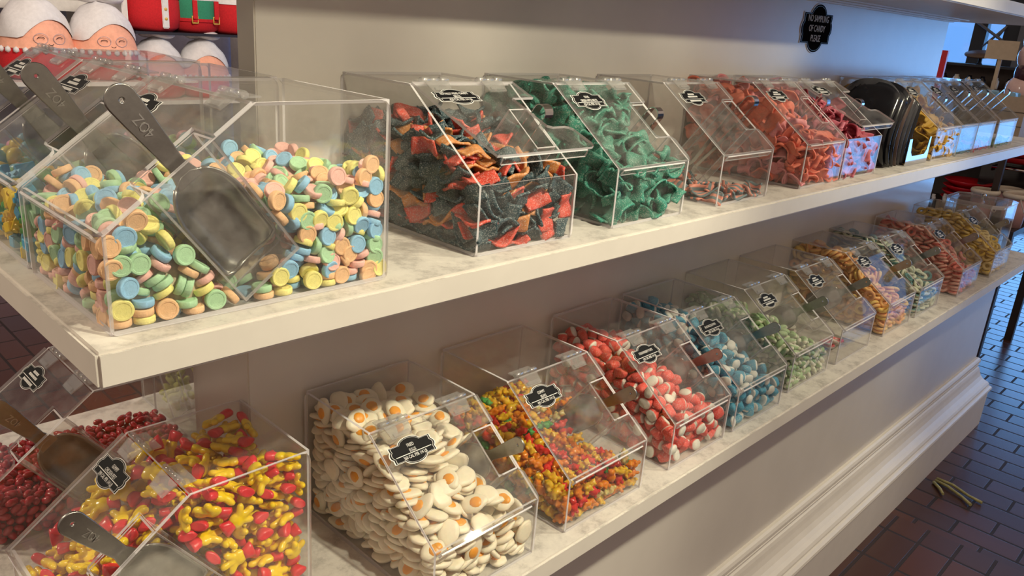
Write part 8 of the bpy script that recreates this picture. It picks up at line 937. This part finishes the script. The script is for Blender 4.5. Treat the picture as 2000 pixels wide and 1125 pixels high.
# octagonal clear jar on the far corner of the lower shelf
t = thing('candy_jar', (3.745, .86, LZ+.0005), 'eight-sided clear jar with a knobbed lid on the far corner of the lower shelf', 'jar')
def octo(w, d, c): return [(-w, -d+c), (-w+c, -d), (w-c, -d), (w, -d+c), (w, d-c), (w-c, d), (-w+c, d), (-w, d-c)]
bm = bmesh.new(); oc = octo(.125, .115, .045)
for i in range(8):
    a, c = oc[i], oc[(i+1) % 8]; n = Vector((-(c[1]-a[1]), c[0]-a[0], 0)).normalized()*.004
    prism(bm, [(a[0], a[1], 0), (c[0], c[1], 0), (c[0], c[1], .215), (a[0], a[1], .215)], n)
prism(bm, [(x*.96, y*.96, .0) for x, y in oc], (0, 0, .004)); obj('jar_body', bm, [ACR, EDGE], t)
bm = bmesh.new(); prism(bm, [(x*1.02, y*1.02, .2155) for x, y in oc], (0, 0, .006)); prism(bm, [(x*.9, y*.9, .203) for x, y in oc], (0, 0, .010)); ld = obj('jar_lid', bm, [ACR, EDGE], t)
bm = bm_lathe([(0, .2215), (.006, .2215), (.005, .228), (.011, .234), (.011, .240), (.006, .244), (0, .244)], 14); obj('knob', bm, CHROME, ld)

# ---------------------------------------------------------------- bag holder
t = thing('bag_holder', (2.455, .755, MZ+.0005), 'shiny bent metal holder with a U-cut front on the middle shelf', 'bag holder')
bm = bmesh.new()
U = [(-.088, 0), (.088, 0), (.088, .075), (.078, .075), (.070, .038), (.055, .026), (-.045, .026), (-.060, .038), (-.068, .075), (-.088, .075)]
prism(bm, [(x, 0, z) for x, z in U], (0, .002, 0), 0, 0); obj('front_plate', bm, CHROME, t)
bm = bmesh.new(); box(bm, (-.088, .002, 0), (.088, .24, .002)); obj('base_plate', bm, CHROME, t)
bm = bmesh.new(); box(bm, (-.088, .238, .002), (.088, .24, .15)); obj('back_plate', bm, CHROME, t)
BAGM = paint('black_bag_film', (.010, .011, .015), .20, .3, 30, .6, 25); BAGB = paint('brown_bag_film', (.09, .055, .045), .35); BAGG = paint('charcoal_bag_film', (.055, .055, .065), .25, .3, 30, .6, 25)
BAGN = 18
for k in range(BAGN):
    f = k/(BAGN-1); rng = random.Random(k); h = .224+.010*math.sin(k*1.7)-.02*f
    def fn(s, tt, f=f, h=h, k=k):
        c = 1-(abs(2*tt-1)**2.8*.20+.04*tt)*s
        bulge = -.050*(1-f*.9)*math.sin(PI*s**.8)*(1-.25*tt)
        return (-.190+.135*f+bulge+.030*s+.003*math.sin(5*tt+k*1.3)*s, .012+.165*tt+.010*math.sin(k*2.1), (.0025+(h-.003)*s*c))
    bm = bm_grid_shell(fn, 14, 14, .0012)
    o = obj('candy_bag', bm, (BAGM, BAGG, BAGM, BAGB, BAGG)[k % 5], None, (2.455, .762, MZ+.001))
    prop(o, ('black', 'charcoal grey', 'black', 'dark brown', 'charcoal grey')[k % 5]+' upright candy bag in the tight stack leaning beside the metal holder', 'bag', ('black', 'charcoal', 'black', 'brown', 'charcoal')[k % 5]+' candy bags by the holder')

# scrap on the floor
SCR = paint('faded_green_yellow_rope', (.42, .40, .18), .6, .3, 60)
o = thing('candy_rope_scrap', (3.19, .585, .006), 'pale green and yellow twisted candy rope lying on the tiles by the plinth', 'candy scrap')
for i, (pts) in enumerate(([(0, .05, 0), (-.02, 0, .006), (-.05, -.06, .003), (-.085, -.10, .004)], [(.015, .05, .003), (.005, -.01, .008), (-.02, -.075, .003), (-.03, -.125, .002)], [(-.02, .05, 0), (-.06, .015, .004), (-.09, -.005, .003)])):
    bm = bmesh.new(); tube(bm, pts, [.006, .0055, .005, .006][:len(pts)], 8); obj('strand', bm, SCR, o)

# ---------------------------------------------------------------- far display by the window (seen past the end of the fixture)
WOODD = paint('dark_wood', (.035, .022, .016), .5, .3, 12)
dt = thing('display_table', (4.9, 1.45, 0), 'dark two-tier display table standing beyond the white fixture', 'display table')
bm = bmesh.new(); box(bm, (-.35, -.58, .74), (.45, .75, .77)); obj('lower_top', bm, WOODD, dt)
bm = bmesh.new(); box(bm, (-.25, -.45, 1.165), (.45, .75, 1.19)); obj('upper_top', bm, WOODD, dt)
for x, y in ((-.33, -.56), (-.33, .70), (.41, -.56), (.41, .70)):
    bm = bmesh.new(); box(bm, (x-.02, y-.02, 0), (x+.02, y+.02, .74 if x < 0 else 1.165)); obj('leg', bm, WOODD, dt)
bm = bmesh.new(); box(bm, (.41, -.40, .77), (.44, .70, 1.165)); obj('back', bm, WOODD, dt)
for y in (-.42, .72): 
    bm = bmesh.new(); box(bm, (-.23, y-.015, .77), (-.20, y+.015, 1.165)); obj('post', bm, WOODD, dt)
PINK = paint('pale_pink_pail', (.66, .40, .40), .35); CREAM = paint('cream_pail_rim', (.72, .66, .54), .35)
for i, (x, y) in enumerate(((4.66, 1.065), (4.70, .925), (4.86, 1.0))):
    t = thing('candy_pail', (x, y, .7705), ['pale pink pail with a cream rim next to the black bottles', 'pale pink pail with a cream rim at the near table corner', 'pale pink pail standing behind the front two pails'][i], 'pail', 'pink pails on the far display table')
    obj('pail_body', bm_lathe([(0, 0), (.050, 0), (.062, .15), (.060, .15), (.048, .004), (0, .004)], 24), PINK, t)
    obj('rim', bm_lathe([(.060, .148), (.067, .146), (.070, .158), (.066, .168), (.060, .170), (.058, .166), (.060, .148)], 24), CREAM, t)
    bm = bmesh.new(); tube(bm, [(.068*math.cos(R(a)), -.03-.035*math.sin(R(a)), .15-.09*math.sin(R(a))) for a in range(0, 181, 15)], .0025, 6); obj('handle', bm, CREAM, t)
BOT = paint('black_bottle_glass', (.012, .010, .012), .15); CAPM = paint('grey_cap', (.50, .50, .50), .4)
for i, (x, y) in enumerate(((4.62, 1.235), (4.64, 1.185), (4.70, 1.26), (4.72, 1.21), (4.78, 1.28), (4.80, 1.22), (4.62, 1.29), (4.70, 1.315))):
    t = thing('dark_bottle', (x, y, .7705), 'small black bottle with a pale cap beside the pink pails', 'bottle', 'black bottles with pale caps on the far table')
    obj('bottle_body', bm_lathe([(0, 0), (.017, 0), (.018, .004), (.018, .052), (.008, .066), (.007, .074), (0, .074)], 14), BOT, t)
    obj('cap', bm_lathe([(.009, .068), (.0095, .070), (.0095, .088), (0, .089)], 12), CAPM, t)
REDB = paint('glossy_red_bowl', (.55, .012, .02), .22)
for k in range(5):
    o = obj('red_bowl', bm_lathe([(0, 0), (.05, 0), (.10, .022), (.125, .040), (.122, .042), (.098, .026), (.048, .004), (0, .004)], 28), REDB, None, (4.86, 1.20, .772+.032*k))
    prop(o, ('lowest', 'second lowest', 'middle', 'second highest', 'topmost')[k]+' glossy red bowl of the stack behind the black bottles', 'bowl', 'stacked red bowls')
for k in range(3):
    o = obj('red_tray', bm_lathe([(0, 0), (.15, 0), (.19, .03), (.187, .032), (.148, .004), (0, .004)], 28), REDB, None, (5.06, 1.02, 1.06+.034*k-.0+.0))
    prop(o, ('lowest', 'middle', 'topmost')[k]+' glossy red tray of the stack on the black basket', 'tray', 'stacked red trays')
t = thing('black_basket', (5.06, 1.02, .771), 'black basket with a bright metal handle under the red trays', 'basket')
bm = bmesh.new(); box(bm, (-.13, -.16, 0), (.13, .16, .285), 0, .01); obj('basket_body', bm, BOT, t)
bm = bmesh.new(); tube(bm, [(-.14, -.10, .24), (-.16, -.10, .26), (-.16, .10, .26), (-.14, .10, .24)], .008, 8); obj('handle', bm, CHROME, t)
CARD = paint('cream_cardboard', (.50, .41, .30), .7)
t = thing('cream_crate', (4.86, 1.16, 1.1905), 'cream wooden crate holding small blue packets on the upper table tier', 'crate')
bm = bmesh.new()
for lo, hi in (((-.14, -.16, 0), (.14, .14, .01)), ((-.14, -.16, .01), (-.13, .14, .215)), ((.13, -.16, .01), (.14, .14, .215)), ((-.13, -.16, .01), (.13, -.15, .215)), ((-.13, .13, .01), (.13, .14, .215))): box(bm, lo, hi)
obj('crate_body', bm, CARD, t)
bm = bmesh.new()
for z in (.07, .14): box(bm, (-.142, -.162, z), (-.1405, .142, z+.003))
obj('slat_gap', bm, WOODD, t)
BLUEP = paint('pale_blue_packet', (.30, .55, .75), .4)
for k in range(6):
    bm = bmesh.new(); box(bm, (-.03, -.012, 0), (.03, .012, .22), 0, .003)
    o = obj('candy_packet', bm, BLUEP, None, (4.79+.045*(k % 3), 1.06+.035*k, 1.203), (R(8*(k % 3)-6), 0, R(20*k)))
    prop(o, 'small pale blue packet standing up in the cream crate', 'packet', 'blue packets in the crate')
t = thing('sign_stand', (5.0, 1.245, 1.1905), 'blank tan card sign on a slim post above the far display table', 'sign')
bm = bmesh.new(); box(bm, (-.006, -.078, .385), (.0, .072, .482)); obj('card', bm, CARD, t)
bm = bmesh.new(); box(bm, (0, -.012, 0), (.012, .006, .42)); obj('post', bm, CARD, t)
BAL = paint('pale_pink_balloon', (.72, .50, .46), .18, coat=.4); BALD = paint('dark_maroon_balloon', (.05, .012, .018), .15, coat=.4)
for i, (y, z, m, r) in enumerate(((1.115, 1.42, BAL, .085), (1.10, 1.515, BALD, .075), (1.105, 1.60, BAL, .075), (1.10, 1.69, BALD, .07), (1.095, 1.74, BAL, .08))):
    o = obj('balloon', bm_blob((0, 0, 0), (r, r, r*1.12), None, 0, 3), m, None, (5.12, y+.01, z))
    prop(o, ['pale pink balloon resting against the cream crate', 'dark maroon balloon just above the lowest pink one', 'pale pink balloon in the middle of the column', 'dark maroon balloon second from the top', 'pale pink balloon topping the column'][i], 'balloon', 'balloon column at the crate')
# shelf unit by the window
t = thing('window_counter', (8.3, 2.35, 0), 'brown wooden counter with small bottles in front of the window', 'counter')
BRN = paint('brown_wood', (.09, .055, .035), .5, .3, 8)
bm = bmesh.new(); box(bm, (0, -.6, 0), (.4, .42, 1.30)); obj('body', bm, BRN, t)
bm = bmesh.new(); box(bm, (-.02, -.62, 1.48), (.4, .38, 1.50)); obj('top_shelf', bm, DARK, t)
bm = bmesh.new(); box(bm, (.36, -.6, 1.30), (.4, .30, 1.48)); obj('back_panel', bm, BRN, t)
for k in range(8):
    o = obj('small_jar', bm_lathe([(0, 0), (.028, 0), (.030, .01), (.030, .07), (.018, .085), (.018, .10), (0, .10)], 12), [BOT, CHROME, CREAM][k % 3], None, (8.38, 1.85+.11*k, 1.3005))
    prop(o, ('small black', 'small shiny metal', 'small cream')[k % 3]+' jar on the brown counter by the window', 'jar', ('black', 'metal', 'cream')[k % 3]+' jars on the window counter')
t = thing('cake_stand', (8.42, 2.25, 1.5005), 'round brown wooden disc on a short dark stand atop the window counter', 'cake stand')
obj('disc', bm_lathe([(0, .075), (.13, .075), (.135, .083), (.13, .09), (0, .09)], 28), BRN, t, (0, 0, .01), (0, R(-14), 0)); obj('stem', bm_lathe([(0, 0), (.03, 0), (.015, .02), (.015, .075), (0, .075)], 12), DARK, t)
t = thing('window_bracket', (8.97, 2.24, 1.66), 'grey spoked bracket fixed to the dark window header', 'bracket')
bm = bmesh.new()
for a in (-60, -35, -10, 15): tube(bm, [(0, 0, .2), (0, .22*math.cos(R(a))-.05, .2-.20*math.cos(R(a*.9)))], .009, 6)
tube(bm, [(0, -.10, .0), (0, .26, .22)], .014, 6); obj('spokes', bm, GREYP, t)
RED = paint('red_door_frame', (.62, .01, .03), .4)
bm = bmesh.new(); box(bm, (0, 0, 0), (.03, .05, 1.6)); o = obj('red_post', bm, RED, None, (6.6, 1.988, 0)); prop(o, 'slim bright red post just past the end of the upper panel', 'post')

# ---------------------------------------------------------------- plush display behind the left end
WSH = paint('white_unit_shelf', (.74, .70, .64), .45); NAVY = paint('dark_shelf_rail', (.02, .02, .03), .5)
ud = thing('plush_rack', (1.8, 4.75, 0), 'white shop rack full of Christmas plush toys behind the left end', 'shelf rack')
def up(name, lo, hi, m):
    bm = bmesh.new(); box(bm, lo, hi); return obj(name, bm, m, ud)
up('back_panel', (-1.6, .52, 0), (1.1, .55, 2.2), paint('lavender_grey_panel', (.42, .43, .60), .6))
up('shelf_board', (-1.3, -.05, 1.455), (-.11, .50, 1.51), WSH); up('shelf_board', (-.07, -.35, 1.372), (.90, .10, 1.385), NAVY)
up('shelf_board', (-1.3, -.50, 1.126), (-.10, .50, 1.146), WSH); up('shelf_board', (-.10, -.42, 1.02), (.90, .50, 1.041), WSH)
up('upright', (-.12, -.32, 0), (-.09, .5, 2.0), WSH)
up('upright', (.88, -.32, 0), (.90, .5, 2.0), WSH); up('upright', (-1.33, -.32, 0), (-1.3, .5, 2.0), WSH)
PR = paint('red_plush', (.58, .012, .018), .9, .12, 120, 1, 300); PW = paint('white_plush', (.74, .71, .70), .95, .06, 60, 1, 300); PF = paint('peach_plush', (.88, .42, .28), .9, .10, 40, 1, 300); PG = paint('green_plush', (.03, .24, .13), .9, .1, 120, 1, 300)
LINE = paint('dark_thread', (.05, .02, .02), .7); GOLD = paint('gold_thread', (.65, .42, .08), .4); GLS = paint('grey_thread', (.45, .36, .40), .6)
def bodyprof(w, h): return [(0, 0), (w*.36, 0), (w*.47, h*.06), (w*.5, h*.2), (w*.49, h*.38), (w*.44, h*.55), (w*.34, h*.74), (w*.2, h*.9), (0, h*.97)]
def band(w, h, a, b, off, seg=32):
    P = [p for p in bodyprof(w, h)]; 
    def rad(z):
        for (r0, z0), (r1, z1) in zip(P, P[1:]):
            if z0 <= z <= z1 and z1 > z0: return r0+(r1-r0)*(z-z0)/(z1-z0)
        return 0
    zs = [h*(a+(b-a)*i/8) for i in range(9)]
    return bm_lathe([(rad(z)+off, z) for z in zs], seg)
def grandma(loc, s, rz, label, full=True):
    t = thing('plush_toy', loc, label, 'plush toy', None, rz); w, h = .365*s, .42*s
    bm = bm_lathe(bodyprof(w, h), 32); obj('body', bm, PR, t)
    obj('face', band(w, h, .38, .80, .003), PF, t)
    P = bodyprof(w, h)
    def rad(z):
        for (r0, z0), (r1, z1) in zip(P, P[1:]):
            if z0 <= z <= z1 and z1 > z0: return r0+(r1-r0)*(z-z0)/(z1-z0)
        return 0
    bm = bmesh.new(); seg = 40; rows = []
    for j in range(11):
        row = []
        for i in range(seg):
            a_ = 2*PI*i/seg; fr = max(0, math.cos(a_+PI/2-.25))       # 1 towards the viewer's side
            low = h*(.50+.22*max(0, 1-abs((fr-1)*2.6))**.8)
            z = low+(h*.985-low)*j/10; puffy = w*.055*math.sin(PI*min(1, j/10*.75+.2))+w*.012*math.sin(5*a_+j*.7)
            r_ = rad(z)+puffy if j < 10 else w*.03
            row.append(bm.verts.new((r_*math.cos(a_), r_*math.sin(a_), z+(h*.045 if j == 10 else h*.03*j/10))))
        rows.append(row)
    for a_, b_ in zip(rows, rows[1:]):
        for i in range(seg): bm.faces.new((a_[i], a_[(i+1) % seg], b_[(i+1) % seg], b_[i])).smooth = True
    bm.faces.new(rows[-1])
    obj('hair', bm, PW, t)
    bm = bmesh.new(); bm_blob((.03*s, -.01, h*1.05), (w*.27, w*.20, h*.085), bm, 0, 3, Matrix.Rotation(R(8), 4, 'Y')); bm_blob((-.05*s, .01, h*1.02), (w*.18, w*.16, h*.06), bm, 0, 3); obj('hair_bun', bm, PW, t)
    bm = bmesh.new()
    for k in range(26): a = 2*PI*k/26; bm_blob((w*.497*math.cos(a), w*.497*math.sin(a), h*.36), (.016*s, .016*s, .017*s), bm, 0, 1)
    obj('lace_collar', bm, PW, t)
    if full:
        def on(x, z): return (x, -math.sqrt(max(0, (w*.475)**2-x*x))-.004, z)
        bm = bmesh.new()
        for cx in (-.035*s, .055*s): tube(bm, [on(cx+.016*s*math.cos(R(a)), h*.50+.009*s*math.sin(R(a))) for a in range(10, 171, 20)], .0018*s, 6)
        tube(bm, [on(.010*s+.012*s*math.cos(R(a)), h*.445-.007*s*math.sin(R(a))) for a in range(10, 171, 20)], .0015*s, 6); obj('stitched_face', bm, LINE, t)
        bm = bmesh.new()
        for cx in (-.035*s, .055*s): tube(bm, [on(cx+.032*s*math.cos(R(a)), h*.50+.026*s*math.sin(R(a))) for a in range(0, 361, 24)], .0014*s, 5)
        obj('glasses', bm, GLS, t)
    return t
grandma((1.265, 4.42, 1.147), .92, R(4), 'white-haired plush with closed smiling eyes and thin glasses, first on the white shelf')
grandma((1.568, 4.42, 1.147), .90, R(-4), 'white-haired plush in glasses, second on the white shelf beside the rack upright')
grandma((1.872, 4.50, 1.042), .76, R(-20), 'smaller white-haired plush on the lower rack shelf beside the upright', False)
grandma((2.128, 4.50, 1.042), .76, R(-20), 'smaller white-haired plush on the lower rack shelf at its far side', False)
def sitter(loc, s, label, main, kind):
    t = thing('plush_toy', loc, label, 'plush toy', None, 0); w, h = .30*s, .40*s
    obj('body', bm_lathe(bodyprof(w, h), 32), PR, t)
    if kind == 'green':
        obj('vest', band(w, h, .17, .45, .004), PG, t); obj('belt', band(w, h, .155, .20, .006), PR, t)
        bm = bmesh.new()
        for x in (-.05, .07): tube(bm, [(x-.016, -w*.49, h*.14), (x+.016, -w*.49, h*.14), (x+.016, -w*.49, h*.23), (x-.016, -w*.49, h*.23), (x-.016, -w*.49, h*.14)], .004, 6)
        obj('buckle', bm, GOLD, t)
        bm = bmesh.new()
        for x in (-.05, .07): box(bm, (x-.012, -w*.52, h*.20), (x+.012, -w*.49, h*.45))
        obj('brace', bm, PR, t)
        obj('beard', band(w, h, .45, .60, .006), PW, t)
    else:
        bm = bmesh.new(); box(bm, (.0, -w*.515, .02), (.035, -w*.485, h*.45), 0, .004); obj('coat_trim', bm, PW, t)
        bm = bmesh.new()
        for k in (0, 1): bm_blob((.018, -w*.52, h*(.17+.12*k)), (.008, .005, .008), bm)
        obj('button', bm, GOLD, t); obj('beard', band(w, h, .42, .52, .006), PW, t)
    obj('face', band(w, h, .52, .80, .003), PF, t); return t
sitter((1.86, 4.52, 1.386), 1.0, 'red plush with white coat trim on the dark rack rail', PR, 'red')
sitter((2.10, 4.54, 1.386), .95, 'plush in a green vest with red belt and braces on the dark rail', PG, 'green')
sitter((2.33, 4.52, 1.386), .95, 'red plush at the far end of the dark rail', PR, 'red')

# ---------------------------------------------------------------- pour the candy last
for a in FILLS: pour(*a)
